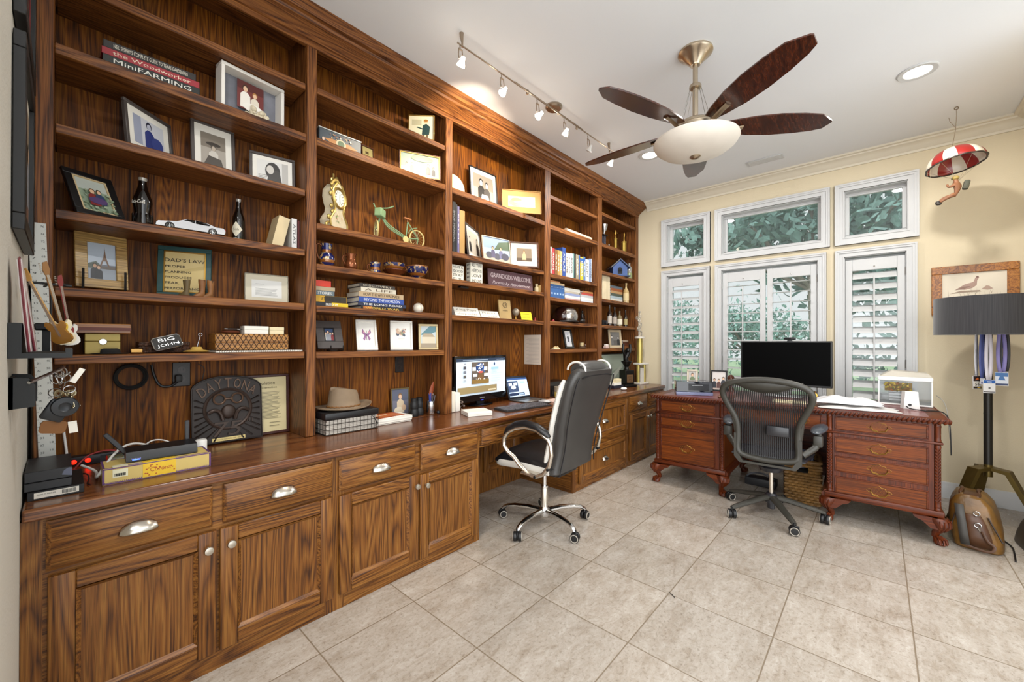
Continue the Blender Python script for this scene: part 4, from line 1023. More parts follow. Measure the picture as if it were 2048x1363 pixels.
# Dad's law plaque
fl = frame("teal bordered plaque of gold paper lettered DAD'S LAW", (315.6, 490), (423.4, 500), 2.46, Dz, [('bg', '#c3ad72'), ('p', [(0, .45), (1, .7), (1, 1), (0, 1)], '#cbb67e')], mat('#1d4343', .4, 0, 'teal_frame', var=.25), .1, bw=.022, matw=0, inner=gold, prop=False, cat='plaque', name='plaque')
h_ = 0.0
def on_frame(t, lines, mat_, y=-.0002, tilt=True):
    for s, w, h, x, z in lines:
        MB().text(s, w, h, (x, y, z), depth=.0006).build('lettering', mat_, t)
ink = flat('#2a2216')
on_frame(fl, [("DAD'S LAW", .15, .017, 0, .178), ('PROPER', .075, .0105, -.035, .148), ('PLANNING', .095, .0105, -.025, .122), ('PRODUCES', .098, .0105, -.024, .096), ('PEAK', .05, .0105, -.047, .07), ('PERFORMANCE', .14, .0105, -.004, .044)], ink, .006)
def boot(label, u, y, zs, col, h, turn):
    t = thing('cowboy_boot', label, 'boot figurine', (X(u, y, 580), y, zs + .0006), turn); m = MB(); g = []
    s = h
    for q, (z, cx, rx, ry) in enumerate([(0, .10, .30, .13), (.05, .1, .31, .14), (.14, .06, .27, .15), (.24, -.02, .17, .145), (.34, -.06, .13, .13), (.55, -.06, .15, .14), (.8, -.06, .18, .155), (.95, -.06, .19, .16)]):
        g.append([((cx + rx * cos(2 * pi * k / 16)) * s, ry * sin(2 * pi * k / 16) * s, z * s + (.05 * s * abs(cos(2 * pi * k / 16)) if q == 7 else 0)) for k in range(16)])
    m.sheet(g, closed=True); m.add(g[0], [list(range(16))]); m.add(g[-1], [list(range(16))[::-1]]); m.build('shaft', mat(col, .55, 0, 'boot_leather' + col.strip('#'), var=.3), t)
    MB().box(-.2 * s, -.08 * s, -.1 * s, .1 * s, 0, .04 * s).build('heel', mat('#2a1a10', .5, 0), t)
    m = MB()
    for sgn in (-1, 1): m.tube([((-.06 + .0) * s, sgn * .15 * s, .9 * s), (-.06 * s, sgn * .185 * s, 1.0 * s), (-.06 * s, sgn * .155 * s, .86 * s)], .012 * s, 5)
    m.build('pull_strap', mat('#2a1a10', .5, 0), t); return t
boot('olive brown cowboy boot figurine standing left before the gold plaque', 371, 2.335, Dz, '#5a4a2a', .075, 2.6)
boot('darker red-brown cowboy boot figurine, left of the touching pair', 402, 2.335, Dz, '#7a4f28', .083, 3.6)
boot('tan cowboy boot figurine, right of the touching pair', 419, 2.345, Dz, '#8a5a2c', .083, 3.6)
frame('thin pale frame holding a typed letter at the right of the shelf', (489, 545), (576.6, 553), 2.47, Dz, [('bg', '#d9d8d2'), ('lines', .12, .85, .12, .5, 7, '#8c8a86'), ('lines', .12, .4, .72, .76, 1, '#8c8a86')], mat('#b9b4a2', .4, 0, 'pale_frame'), .1, bw=.004, matw=.028, mc='#cfc7b0', prop=False)
# lowest shelf of the first bay
Ez = 1.2295
t, w, h = boxthing('keepsake_box', 'gold keepsake box with a round silver clasp under the cigar box', 'box', 169, 241, 667, 2.315, Ez, .13, None, v=690)
gm = mat('#8d7a3c', .35, .35, 'gold_lacquer', var=.08)
MB().box(-w / 2, w / 2, 0, .13, 0, h * .62, b=.002).build('box_body', gm, t); MB().box(-w / 2, w / 2, 0, .13, h * .625, h, b=.002).build('lid', gm, t)
MB().at((0, -.001, h * .6), (pi / 2, 0, 0)).lathe([(.0, .006), (.011, .005), (.013, 0)], 16).build('clasp', silver, t)
zt = Ez + h
t, w, h2 = boxthing('cigar_box', 'striped wooden cigar box lying across the gold box', 'box', 147, 262, 647, 2.30, zt + .0006, .15, None, v=655)
MB().box(-w / 2, w / 2, 0, .15, 0, h2, b=.002).build('box_body', wood('cedar', 'x', '#5b2f12', '#96602a', '#b27c3c', streak=.3, contrast=.4), t)
MB().box(-w / 2 - .0005, w / 2 + .0005, -.0008, .1505, h2 * .3, h2 * .62).build('band', mat('#57220f', .5, 0, 'brown_band'), t)
t = thing('felt_hat', 'miniature flat black felt hat lying before the gold box', 'hat', (X(221, 2.285, 700), 2.287, Ez + .0006))
MB().lathe([(.0, 0), (.05, 0), (.058, .003), (.045, .004), (.03, .005), (.028, .018), (.02, .022), (0, .022)], 24, sx=1., sy=.42).build('felt', mat('#0e0d0d', .9, 0, 'black_felt'), t)
t = thing('belt_buckle', 'small polished gold buckle lying beside the carved box', 'buckle', (X(275, 2.285, 697), 2.29, Ez + .0006), .1)
MB().box(-.022, .022, -.012, .012, 0, .006, b=.004).box(-.02, .02, .008, .014, 0, .022, b=.004).build('plate', mat('#c99b5b', .15, 1, 'polished_gold', var=0), t)
t, w, h = boxthing('carved_box', 'low dark carved wooden box behind the BIG JOHN buckle', 'box', 277, 380, 683, 2.375, Ez, .1, None, v=700)
cv = NT('carved_walnut'); nn = cv.noise(cv.coords((1, 1, 1)), 60, 3, .6, 2.5); cv.set(Base_Color=cv.ramp(nn, [(.35, lin('#1d0f08')), (.6, lin('#54311a'))]), Roughness=.4); cv.bump(nn, .8, .01)
MB().box(-w / 2, w / 2, 0, .1, 0, h * .6, b=.003).build('box_body', cv.m, t); MB().box(-w / 2, w / 2, -.002, .102, h * .61, h, b=.003).build('lid', cv.m, t)
# BIG JOHN buckle
xb = X(344, 2.335, 680); t = thing('belt_buckle', 'pewter belt buckle lettered BIG JOHN propped up at a tilt', 'buckle', (xb, 2.335, Ez + .0006))
t.rotation_euler = (Matrix.Rotation(-.3, 3, 'X') @ Matrix.Rotation(-.28, 3, 'Y')).to_euler()
bw_, bh_ = .105, .062; zc_ = .052
def rrect(w, h, r, n=5):
    o = []
    for cx, cz, a0 in ((w / 2 - r, h / 2 - r, 0), (-w / 2 + r, h / 2 - r, pi / 2), (-w / 2 + r, -h / 2 + r, pi), (w / 2 - r, -h / 2 + r, 3 * pi / 2)):
        o += [(cx + r * cos(a0 + pi / 2 * k / n), cz + r * sin(a0 + pi / 2 * k / n)) for k in range(n + 1)]
    return o
MB().prism([(a, b + zc_) for a, b in rrect(bw_, bh_, .014)], 0, .004, 'y').build('plate', mat('#23211f', .4, .6, 'dark_pewter'), t)
MB().tube([(a, -.001, b + zc_) for a, b in rrect(bw_ - .004, bh_ - .004, .013)], .0022, 6, closed=True).build('rim', silver, t)
MB().text('BIG', .058, .016, (0, -.0005, zc_ + .013), depth=.002).text('JOHN', .078, .016, (0, -.0005, zc_ - .013), depth=.002).build('lettering', silver, t)
MB().box(-.008, .008, .005, .008, zc_ - .03, zc_ + .025).build('belt_hook', mat('#23211f', .4, .6, 'dark_pewter'), t)
t = thing('miniature_hat', 'miniature tan cowboy hat with a wire note holder rising from it', 'hat', (X(394, 2.30, 698), 2.305, Ez + .0006))
m = MB(); g = []
for r, z, k1 in ((.0, .002, 0), (.018, .002, 0), (.03, .003, .3), (.04, .006, 1)):
    g.append([(r * 1.25 * cos(2 * pi * k / 24), r * .8 * sin(2 * pi * k / 24), z + .008 * k1 * sin(2 * pi * k / 24) ** 2) for k in range(24)])
m.sheet(g[1:], closed=True); m.lathe([(.019, .002), (.018, .018), (.014, .026), (.006, .023), (0, .022)], 24, sx=1.2, sy=.8); m.build('felt', mat('#b08d3e', .8, 0, 'tan_felt'), t, solid=.0015)
MB().tube([(0, 0, .022), (.006, 0, .05), (.012, 0, .075)], .001, 5).torus((.013, 0, .083), .007, .001, 'y', 16, 5).build('wire_holder', silver, t)
t, w, h = boxthing('spiral_notebook', 'thin white spiral notebook under the patterned wooden box', 'notebook', 432, 606, 699, 2.285, Ez, .2, None, v=703)
MB().box(-w / 2, w / 2, .006, .2, 0, .007).build('pages', paper, t); m = MB()
for k in range(40): m.torus((-w / 2 + w * (k + .5) / 40, .005, .0055), .0045, .0009, 'x', 8, 4)
m.build('spiral_binding', silver, t); zn = Ez + .0105
t, w, h = boxthing('patterned_box', 'wooden box carved with diamonds and zigzags, on the spiral notebook', 'box', 430, 577, 668, 2.315, zn, .13, None, v=690)
MB().box(-w / 2, w / 2, 0, .13, 0, h * .48, b=.002).build('box_body', wood('tan_wood', 'x', '#7a4c1c', '#a3702e', '#b98540', streak=.3, contrast=.4), t)
MB().box(-w / 2, w / 2, 0, .13, h * .485, h, b=.002).build('lid', wood('tan_wood_lid', 'x', '#7a4c1c', '#a3702e', '#b98540', streak=.3, contrast=.4), t)
m = MB(); n = 7
for k in range(n):
    xa, xb_ = -w / 2 + w * k / n, -w / 2 + w * (k + 1) / n; xm = (xa + xb_) / 2
    for zz in ((0, h * .48), (h * .49, h)):
        for p, q in (((xa, zz[0]), (xm, zz[1])), ((xm, zz[1]), (xb_, zz[0])), ((xa, zz[1]), (xm, zz[0])), ((xm, zz[0]), (xb_, zz[1]))):
            m.tube([(p[0], -.0003, p[1]), (q[0], -.0003, q[1])], .0016, 4)
m.build('carving', mat('#3a2413', .6, 0, 'burnt_carving'), t)
zb_ = zn + h + .0012
t = thing('leather_pouch', 'brown leather pouch on the patterned box, under the pocket knife', 'pouch', (X(462, 2.35, 660), 2.36, zb_)); MB().ell((0, 0, .009), (.04, .03, .009), 18, 8).build('leather', mat('#5d2f1b', .45, 0, 'pouch_leather'), t)
t = thing('pocket_knife', 'steel pocket knife resting on the brown leather pouch', 'knife', (X(464, 2.35, 652), 2.35, zb_ + .0192), .1)
MB().box(-.036, .036, -.006, .006, 0, .009, b=.003).build('handle', silver, t); MB().box(-.02, .02, -.0066, .0066, .002, .007).build('inlay', black_plastic, t)
for lb, u0, u1, vt, mm in (('small white box on the patterned wooden box', 489, 537, 652, paper), ('small cream box at the right end of the patterned box', 540, 568, 654, cream_paper)):
    t, w, h = boxthing('small_box', lb, 'box', u0, u1, vt, 2.335, zb_, .07, None, v=660); MB().box(-w / 2, w / 2, 0, .07, 0, h * .55, b=.001).build('box_body', mm, t); MB().box(-w / 2 - .0006, w / 2 + .0006, -.0006, .0706, h * .56, h, b=.001).build('lid', mm, t)
# ================================================================ left wall
def wall_pic(label, y0, y1, z0, z1, spec, x0=XL + .001, dx=.022, tilt=0):
    t = thing('picture_frame', label, 'picture frame', (x0, (y0 + y1) / 2, z0), pi / 2); t.rotation_euler = (0, tilt, pi / 2) if False else (0, 0, pi / 2)
    w, h, b = y1 - y0, z1 - z0, .04; m = MB()
    for q in ((-w / 2, w / 2, h - b, h), (-w / 2, w / 2, 0, b), (-w / 2, -w / 2 + b, b, h - b), (w / 2 - b, w / 2, b, h - b)): m.box(q[0], q[1], -dx, -.0005, q[2], q[3], b=.002)
    m.build('frame_border', frame_black, t); MB().box(-w / 2 + b, w / 2 - b, -dx * .5, -.001, b, h - b).build('mat_board', mat('#c9c4b6', .7, 0, 'aged_mat'), t)
    mb, ms_ = pic_mesh(w - 2 * b - .06, h - 2 * b - .08, spec); mb.build('picture', ms_, t, loc=(0, -dx * .5 - .0008, b + .04)); return t
wall_pic('upper black picture frame on the left wall, cut by the top of the photo', 1.53, 2.02, 2.07, 2.62, people('#7a7f86', 3, 5, '#5d6152'))
wall_pic('lower black picture frame on the left wall above the guitar tray', 1.53, 1.98, 1.55, 2.03, people('#8a7a66', 2, 6, '#7c5a48'))
# metal rule leaning on the bookcase stile
pt, pb = on_y(74, 445, 2.2535), on_y(97, 925, 2.2505); pb.z = ZC + .0025
t = thing('metal_ruler', 'long pale metal ruler with black numbers leaning on the bookcase end', 'ruler', pb)
d = pt - pb; Lr = d.length; t.rotation_euler = V((0, 0, 1)).rotation_difference(d.normalized()).to_euler()
MB().box(-.021, .021, -.001, .0008, .0, Lr).build('blade', mat('#b9bab6', .4, .3, 'dull_aluminium', var=.03), t)
m = MB()
for k in range(34):
    z = .02 + (Lr - .04) * k / 33
    m.text(str(36 - k), .009, .007, (-.011, -.0012, z), depth=.0004).text(str(k * 2 % 90 + 10), .009, .007, (.012, -.0012, z + .008), depth=.0004)
    m.box(-.021, -.016, -.0015, -.0011, z + .012, z + .0128).box(.016, .021, -.0015, -.0011, z, z + .0008)
m.build('numbers', flat('#22211f'), t)
# wall tray with guitars and paddles
TY0, TY1, TZ = 1.46, 1.74, 1.2405
tray = thing('wall_tray', 'black metal tray on the left wall holding miniature guitars', 'tray', (XL + .001, TY0, TZ))
mb_ = mat('#1d1f21', .5, .2, 'black_powder_coat', var=.04)
MB().prism([(0, 0), (.1, 0), (.1, .022), (.088, .022), (.088, .012), (.02, .012), (.02, .082), (0, .082)], 0, TY1 - TY0, 'y').build('trough', mb_, tray)
m = MB().at((0, .15, 0)); m.box(.045, .06, .1, .11, .0125, .085).box(.03, .075, .09, .105, .07, .09, b=.004)
m.tube([(.06, .105, .085), (.062, .105, .2)], .003, 6)
for k, x in enumerate((.018, .048, .078)): m.tube([(x, .06, .195), (x + .008, .09, .2), (x + .008, .12, .2), (x, .14, .195)], .003, 6)
m.tube([(.02, .1, .2), (.1, .1, .198)], .0035, 6)
m.build('guitar_rack', mb_, tray)
def guitar(label, pa, pb_, y, neck, body, spark=None, flip=1):
    """pa: tip of the headstock, pb_: end of the body, in pixels on the plane y"""
    a, b = on_y(*pa, y), on_y(*pb_, y + .02); L_ = (a - b).length
    t = thing('miniature_guitar', label, 'miniature guitar', b); t.rotation_euler = (V((0, 0, 1)).rotation_difference((a - b).normalized()).to_matrix() @ Matrix.Rotation(.5 * flip, 3, 'Z')).to_euler()
    s = L_; o = [(0, 0), (.06, .005), (.1, .04), (.105, .09), (.08, .14), (.07, .18), (.095, .22), (.1, .27), (.075, .3), (.05, .27), (.03, .26), (.0, .27), (-.03, .26), (-.05, .29), (-.08, .31), (-.1, .27), (-.09, .22), (-.07, .18), (-.085, .14), (-.108, .09), (-.1, .04), (-.06, .005)]
    MB().prism([(p * s, q * s) for p, q in o], -.016 * s, .016 * s, 'y').build('body', mat(body, .25, 0, 'guitar_lacquer' + body.strip('#'), var=.12, coat=.5), t)
    MB().box(-.018 * s, .018 * s, -.022 * s, -.004 * s, .24 * s, .84 * s, b=.001).build('neck', mat(neck, .35, 0, 'guitar_neck' + neck.strip('#'), var=.1), t)
    h_ = MB().prism([(-.02 * s, .84 * s), (.02 * s, .84 * s), (.035 * s, .9 * s), (.03 * s, s), (-.01 * s, .985 * s), (-.03 * s, .9 * s)], -.018 * s, -.004 * s, 'y').build('headstock', mat(neck, .35, 0, 'guitar_neck' + neck.strip('#'), var=.1), t)
    m = MB()
    for k in range(6): m.cyl((-.034 * s, -.011 * s, (.86 + .022 * k) * s), (-.05 * s, -.011 * s, (.86 + .022 * k) * s), .006 * s, n=6)
    m.build('tuning_pegs', silver, h_)
    if spark: MB().prism([(p * s * .55, (.05 + q * .7) * s) for p, q in o], -.019 * s, -.0165 * s, 'y').build('pickguard', mat(spark, .3, 0, 'guard' + spark.strip('#'), var=.05), t)
    m = MB()
    for k in range(5): m.tube([((-.01 + .005 * k) * s, -.024 * s, .1 * s), ((-.01 + .005 * k) * s, -.024 * s, .84 * s)], .0016 * s, 3)
    m.build('strings', silver, t)
    return t
guitar('miniature guitar with a pale maple neck, leftmost in the wall tray', (47, 536), (131, 686), 1.55, '#b98d4e', '#9a6a2c', None, -1)
guitar('miniature twin-peg guitar with dark neck and tan body in the wall tray', (85, 522), (133, 688), 1.585, '#8a5f30', '#e0d3b4', '#c9a52c', 1)
guitar('miniature guitar with a red neck, rightmost in the wall tray', (116, 549), (143, 690), 1.62, '#7d2b2a', '#c9c6c0', '#7d2b2a', 1)
for lb, pa, pb_, y, c1, w_ in (('tall white paddle with a maroon edge at the left of the wall tray', (28, 514), (51, 706), 1.49, '#c9c0bd', .03), ('pale mauve paddle standing behind the white paddle in the wall tray', (44, 540), (70, 702), 1.53, '#b9aca6', .03)):
    a, b = on_y(*pa, y), on_y(*pb_, y); b.z = max(b.z, TZ + .015); a.x = max(a.x, XL + .016); b.x = max(b.x, XL + .032)
    t = thing('paddle', lb, 'paddle', b); dd = a - b; t.rotation_euler = V((0, 0, 1)).rotation_difference(dd.normalized()).to_euler(); L_ = dd.length
    sh = [(.004, -.012), (.004, -.02)]
    m = MB().prism([(p, q) for p, q in [(-.012, 0), (.012, 0), (.03, L_ * .35), (.032, L_ * .8), (.022, L_ * .97), (0, L_), (-.022, L_ * .97), (-.032, L_ * .8), (-.03, L_ * .35)]], -.004, .004, 'x'); m.build('board', mat(c1, .35, 0, 'paddle' + c1.strip('#'), var=.08), t)
    m = MB().tube([(0, p, q) for p, q in [(.013, 0), (.031, L_ * .35), (.033, L_ * .8), (.022, L_ * .975), (0, L_ + .001), (-.022, L_ * .975), (-.033, L_ * .8), (-.031, L_ * .35), (-.013, 0)]], .0022, 5); m.build('edge_band', mat('#74303a', .4, 0, 'maroon_edge'), t)
# key rack
kr = thing('key_rack', 'black wall mounted key rack below the guitar tray', 'key rack', (XL + .001, 1.5, 1.12))
m = MB(); m.prism([(0, 0), (.04, .004), (.04, .055), (.03, .072), (0, .075)], 0, .02, 'y').prism([(0, .004), (.04, .008), (.04, .059), (.03, .076), (0, .079)], .09, .11, 'y').box(0, .006, 0, .11, 0, .075); m.build('bracket', mb_, kr)
MB().tube([(.03, -.006, .062), (.05, .02, .072), (.082, .07, .09)], .004, 6).tube([(.034, -.002, .066), (.054, .024, .076), (.086, .074, .094)], .003, 6, mi=1).build('hook_bar', [silver, mat('#3a241a', .5, 0, 'brown_strap')], kr)
ky = thing('hanging_keys', 'bunch of keys on steel rings hanging from the key rack', 'keys', (0.0, 1.575, 1.20))
rn = random.Random(11); m = MB()
for k in range(9):
    m.at((rn.uniform(-.014, .016), rn.uniform(-.012, .012), rn.uniform(-.055, -.005)), (rn.uniform(-.8, .8), rn.uniform(-.8, .8), rn.uniform(0, 3))); m.torus((0, 0, 0), rn.uniform(.009, .014), .0012, 'y', 18, 5)
m.at((-.003, -.006, .0), (0, .3, .6)).torus((0, 0, 0), .0125, .0014, 'y', 18, 5); m.build('rings', silver, ky)
m = MB()
for k in range(6):
    m.at((rn.uniform(-.012, .02), rn.uniform(-.012, .012), -.055), (rn.uniform(-.3, .3), rn.uniform(-.5, .5), rn.uniform(-1, 1))); m.torus((0, 0, 0), .007, .0022, 'y', 14, 5).box(-.0025, .0025, -.0012, .0012, -.042, -.006).box(-.0025, .006, -.001, .001, -.04, -.028)
m.build('keys', mat('#b5a98c', .3, 1, 'brass_nickel_keys'), ky)
m = MB().at((-.012, -.012, -.1), (.15, .45, .2)); m.box(-.022, .022, -.006, .006, -.024, .03, b=.006); m.at((.004, -.02, -.088), (pi / 2 + .1, 0, .1)); m.lathe([(0, -.005), (.024, -.005), (.026, 0), (.024, .005), (.012, .006), (.009, .004), (0, .004)], 24); m.build('car_fobs', mat('#1b1e24', .35, 0, 'dark_fob', var=.05), ky)
MB().at((-.016, -.004, -.14), (.1, .2, .3)).prism(rrect(.048, .032, .008), -.002, .002, 'y').build('leather_tag', mat('#7a4d1f', .5, 0, 'tan_leather_tag'), ky)
m = MB().at((.026, .0, -.01), (0, .5, .2)); m.box(-.006, .006, -.001, .001, -.02, .02); m.at((.018, 0, -.14), (0, -.1, 0)); m.box(-.008, .008, -.001, .001, -.02, .01); m.build('paper_tags', paper, ky)

# ================================================================ worktop under the first bay
CT = ZC + .0006
outlet(.385, 1.122, 'brown outlet with a black cord plugged in, under the first bay')
t = thing('power_cable', 'black power cord plugged into the wall outlet, looping left under the shelf', 'cord', (.37, YB - .019, 1.122))
MB().tube(smooth([(.0, -.012, -.03), (-.03, -.025, -.055), (-.07, -.02, -.05), (-.09, -.012, .01), (-.095, -.01, .05)], False), .006, 8).box(-.012, .014, -.03, -.008, -.035, .0, b=.005).build('cord', mat('#0b0b0c', .5, 0, 'black_rubber'), t)
t = thing('cable_coil', 'black cable coil hanging behind the shelf left of the cord', 'cable', (.205, YB - .016, 1.122)); m = MB()
for r in (.05, .055, .046): m.torus((0, -.008 - (r - .046), 0), r, .0045, 'y', 28, 6)
m.build('coil', mat('#0b0b0c', .5, 0, 'black_rubber'), t)
t = thing('thin_wire', 'thin black wire trailing down the back panel behind the power strip', 'wire', (.42, YB - .0155, .85))
MB().tube(smooth([(.03, 0, .32), (.06, 0, .3), (.045, 0, .24), (.05, 0, .2), (.0, 0, .15), (.02, 0, .1), (.015, 0, .02), (.01, -.01, -.02)], False, 3), .0018, 5).build('wire', black_plastic, t)
# plaque with raised lettering
loc = (.562, 2.424, CT + .006); pw, ph = .3, .33
pq = thing('plaque', 'dark cast plaque lettered DAYTONA 75TH with an arched top', 'plaque', loc, .0, rot=(-.1, 0, .0))
bronze = mat('#241b17', .42, .35, 'dark_bronze', var=.25); bronze2 = mat('#5d4636', .4, .4, 'worn_bronze', var=.2)
top_ = [(-pw / 2, .0), (pw / 2, 0), (pw / 2, ph * .8)] + [(pw / 2 * cos(a), ph * .8 + ph * .2 * sin(a)) for a in [pi * k / 16 for k in range(1, 16)]] + [(-pw / 2, ph * .8)]
MB().tube([(p * .985, -.001, q * .985 + .004) for p, q in top_], .0035, 6, closed=True).build('rim', bronze, pq)
m = MB().prism([(p, q + .002) for p, q in top_], 0, .018, 'y')
for k in range(30):
    a = 2 * pi * k / 30; r0, r1 = .098, .098 + .06
    p1 = (max(-pw / 2 + .012, min(pw / 2 - .012, r1 * 1.3 * cos(a))), .155 + r1 * sin(a) * 1.0)
    if p1[1] < .235 and p1[1] > .0: m.tube([(r0 * cos(a), -.001, .155 + r0 * sin(a)), (p1[0], -.001, max(.01, p1[1]))], [.002, .005], 5)
m.build('slab', bronze, pq)
MB().torus((0, -.002, .165), .098, .008, 'y', 40, 6).build('ring', mat('#3a2c25', .45, .35, 'mid_bronze', var=.2), pq)
m = MB(); m.torus((-.038, -.008, .215), .024, .0045, 'y', 24, 6).torus((.038, -.008, .215), .024, .0045, 'y', 24, 6).tube([(-.015, -.008, .215), (.015, -.008, .215)], .005, 6); m.build('goggles', bronze2, pq)
m = MB(); m.tube(smooth([(-.085, -.01, .15), (-.06, -.016, .165), (-.035, -.012, .15), (-.025, -.01, .11)], False), .009, 8).tube(smooth([(.085, -.01, .15), (.06, -.016, .165), (.035, -.012, .15), (.025, -.01, .11)], False), .009, 8).ell((0, -.004, .15), (.032, .014, .036), 16, 10); m.build('handlebar_relief', mat('#3a2c25', .45, .35, 'mid_bronze', var=.2), pq)
m = MB()
for k, ch in enumerate('DAYTONA'):
    a = pi / 2 + (3 - k) * .272; m.text(ch, .03, .048, (.148 * 1.0 * cos(a), -.001, .155 + .128 * sin(a) + .012), rot=(pi / 2, -(a - pi / 2) * .62, 0), depth=.006)
m.build('lettering', bronze2, pq)
MB().text('75', .12, .07, (-.006, -.002, .066), depth=.008, shear=.15).text('TH', .03, .018, (.088, -.002, .098), depth=.005).build('numerals', mat('#3d2f27', .4, .4, 'numeral_bronze', var=.15), pq)
p_ = MB().box(-.07, .07, -.003, 0, .008, .024).build('name_plate', mat('#c9b67a', .4, .4, 'brass_plate'), pq); MB().text('HARLEY OWNERS 1941 - 2016', .11, .006, (0, -.0032, .016), depth=.0003).build('engraving', flat('#4a3a1c'), p_)
MB().box(-pw / 2, pw / 2, -.001, .02, .0, .0085).build('foot', bronze, pq)
cf = frame('dark red framed certificate on cream paper beside the cast plaque', (478, 752), (578, 748), 2.488, CT, [('bg', '#cdbf92'), ('r', .0, 0, 1, 1, '#d3c597'), ('lines', .1, .86, .24, .72, 22, '#7d7458'), ('lines', .6, .85, .1, .16, 2, '#7d7458'), ('e', .25, .12, .13, .075, '#d9b94e'), ('e', .25, .12, .09, .05, '#e3c766')], mat('#3d150d', .35, 0, 'oxblood_frame', var=.1), .04, yaw=0, bw=.014, matw=0, prop=False, inner=None)
MB().text('Resolution', .1, .016, (-.0, .006, .282), depth=.0006).text('A Proclamation', .12, .011, (0, .006, .258), depth=.0006).build('lettering', flat('#5d5236'), cf)
# power strip
t = thing('power_strip', 'black power strip with two lit red switches behind the router', 'power strip', (.195, 2.435, CT), .03)
MB().box(-.2, .2, -.022, .022, 0, .04, b=.006).build('housing', mat('#15171b', .35, 0, 'strip_plastic'), t); m = MB()
for k in range(6): m.box(-.09 + k * .046, -.066 + k * .046, -.0236, -.0222, .008, .032)
m.build('sockets', mat('#2b2e33', .4, 0, 'socket_grey'), t)
rl = mat('#ff2a14', .3, 0, 'lit_red_switch', var=0, emit=3.2, ecol='#ff1a08')
for x in (-.165, -.125): MB().at((x, -.0226, .02), (pi / 2, 0, 0)).lathe([(.009, 0), (.008, .005), (0, .007)], 14).build('switch_light', rl, t)
t = thing('phone_charger', 'white cube charger plugged into the power strip with its white cable', 'charger', (.235, 2.39, CT + .012))
MB().box(-.016, .016, -.032, .0125, -.008, .028, b=.006).build('plug', white_plastic, t)
MB().tube(smooth([(0, -.03, .024), (.01, -.04, .06), (.05, -.04, .068), (.1, -.04, .04), (.13, -.045, -.005)], False, 3), .0028, 6).build('cable', white_plastic, t)
# boxes at the left end
t = thing('flat_box', 'flat black box with a white barcode label under two black boxes', 'box', (-.012, 1.99, CT))
MB().box(-.062, .062, 0, .24, 0, .028, b=.001).build('carton', mat('#17181b', .5, 0, 'black_card'), t)
m = MB().box(-.048, .05, -.0006, -.0001, .006, .024); m.build('paper_label', paper, t); m = MB(); rn = random.Random(2)
for k in range(16): m.box(.012 + k * .002, .0128 + k * .002 + rn.random() * .0006, -.001, -.0006, .009, .021)
m.text('MODEL 75 WIRELESS', .04, .004, (-.022, -.0007, .017), depth=.0003); m.build('barcode', flat('#1c1c1c'), t)
for i, (z0, h_, lb) in enumerate(((CT + .0286, .026, 'lower of two black cardboard boxes stacked by the left wall'), (CT + .0552, .034, 'upper of two black cardboard boxes stacked by the left wall'))):
    t = thing('cardboard_box', lb, 'box', (-.031, 2.0 + .006 * i, z0)); MB().box(-.05, .053, 0, .24, 0, h_, b=.0015).build('carton', mat('#1b1d22', .42, 0, 'charcoal_card', var=.06), t)
    if i: MB().prism([(.03, .012), (.0535, .005), (.0536, .03), (.045, .032), (.035, .026)], -.0012, -.0004, 'y').build('torn_tape', mat('#4a5068', .25, 0, 'shiny_tape'), t)
# yellow cigar box and router
t = thing('cigar_box', 'yellow and purple printed cigar box under the black router', 'box', (.25, 2.02, CT))
ybx = mat('#cbb36a', .5, 0, 'printed_yellow_paper', var=.05)
MB().box(-.155, .155, 0, .14, 0, .058).build('box_body', ybx, t)
m = MB()
for z in (.003, .055): m.box(-.153, .153, -.0008, -.0002, z - .002, z + .002)
for x in (-.153, .153): m.box(x - .003, x + .003, -.0008, -.0002, .002, .056)
for k in range(60): m.box(-.15 + k * .005, -.1475 + k * .005, -.001, -.0004, .006, .0085)
for y_ in (.004, .136): m.box(-.153, .153, y_ - .003, y_ + .003, .0582, .0588)
for x in (-.152, .152): m.box(x - .003, x + .003, .002, .138, .0582, .0588)
m.build('purple_border', mat('#5b3a6e', .5, 0, 'purple_print'), t)
m = MB().box(-.05, .045, -.0012, -.0006, .004, .054).box(-.05, .045, 0, .03, .0582, .0592); m.build('yellow_label', mat('#e0b92a', .5, 0, 'bright_yellow_print', var=.12), t)
m = MB().text('Corona', .06, .016, (0, -.0013, .03), depth=.0003); rn = random.Random(8)
for k in range(20): m.ell((-.045 + .085 * rn.random(), -.0014, .008 + .04 * rn.random()), (.003, .0003, .002), 6, 4)
m.build('lettering', mat('#a8461f', .5, 0, 'red_print'), t)
m = MB().box(-.13, -.09, -.0016, -.001, .022, .05).box(-.13, -.09, 0, .03, .0585, .0595); m.build('tax_stamp', mat('#d8d5b8', .6, 0, 'pale_stamp'), t); m = MB()
for k in range(14): m.box(-.125 + k * .0021, -.1238 + k * .0021 + .0006 * (k % 3), -.002, -.0015, .026, .036)
m.build('barcode', flat('#24221e'), t)
RZ = CT + .0612
t = thing('wireless_router', 'black wireless router with two raised antennas on the yellow cigar box', 'router', (.262, 2.05, RZ), -.03)
rt = mat('#101114', .4, 0, 'router_black', var=.03, bump=.1, bscale=500)
MB().prism([(0, 0), (.0, .012), (.012, .034), (.095, .04), (.11, .0)], -.105, .105, 'x').build('case', rt, t)
led = mat('#4a66ff', .3, 0, 'blue_led', var=0, emit=6, ecol='#3a5cff'); m = MB().box(-.088, -.066, -.0015, .001, .006, .008); m.build('status_light', led, t)
MB().text('linksys', .026, .005, (-.077, -.0008, .0105), depth=.0004).build('lettering', mat('#8a94d8', .4, 0, 'pale_blue_print', emit=.4), t)
MB().box(-.10, -.084, .098, .108, -.002, .012).build('antenna', rt, t) if False else None
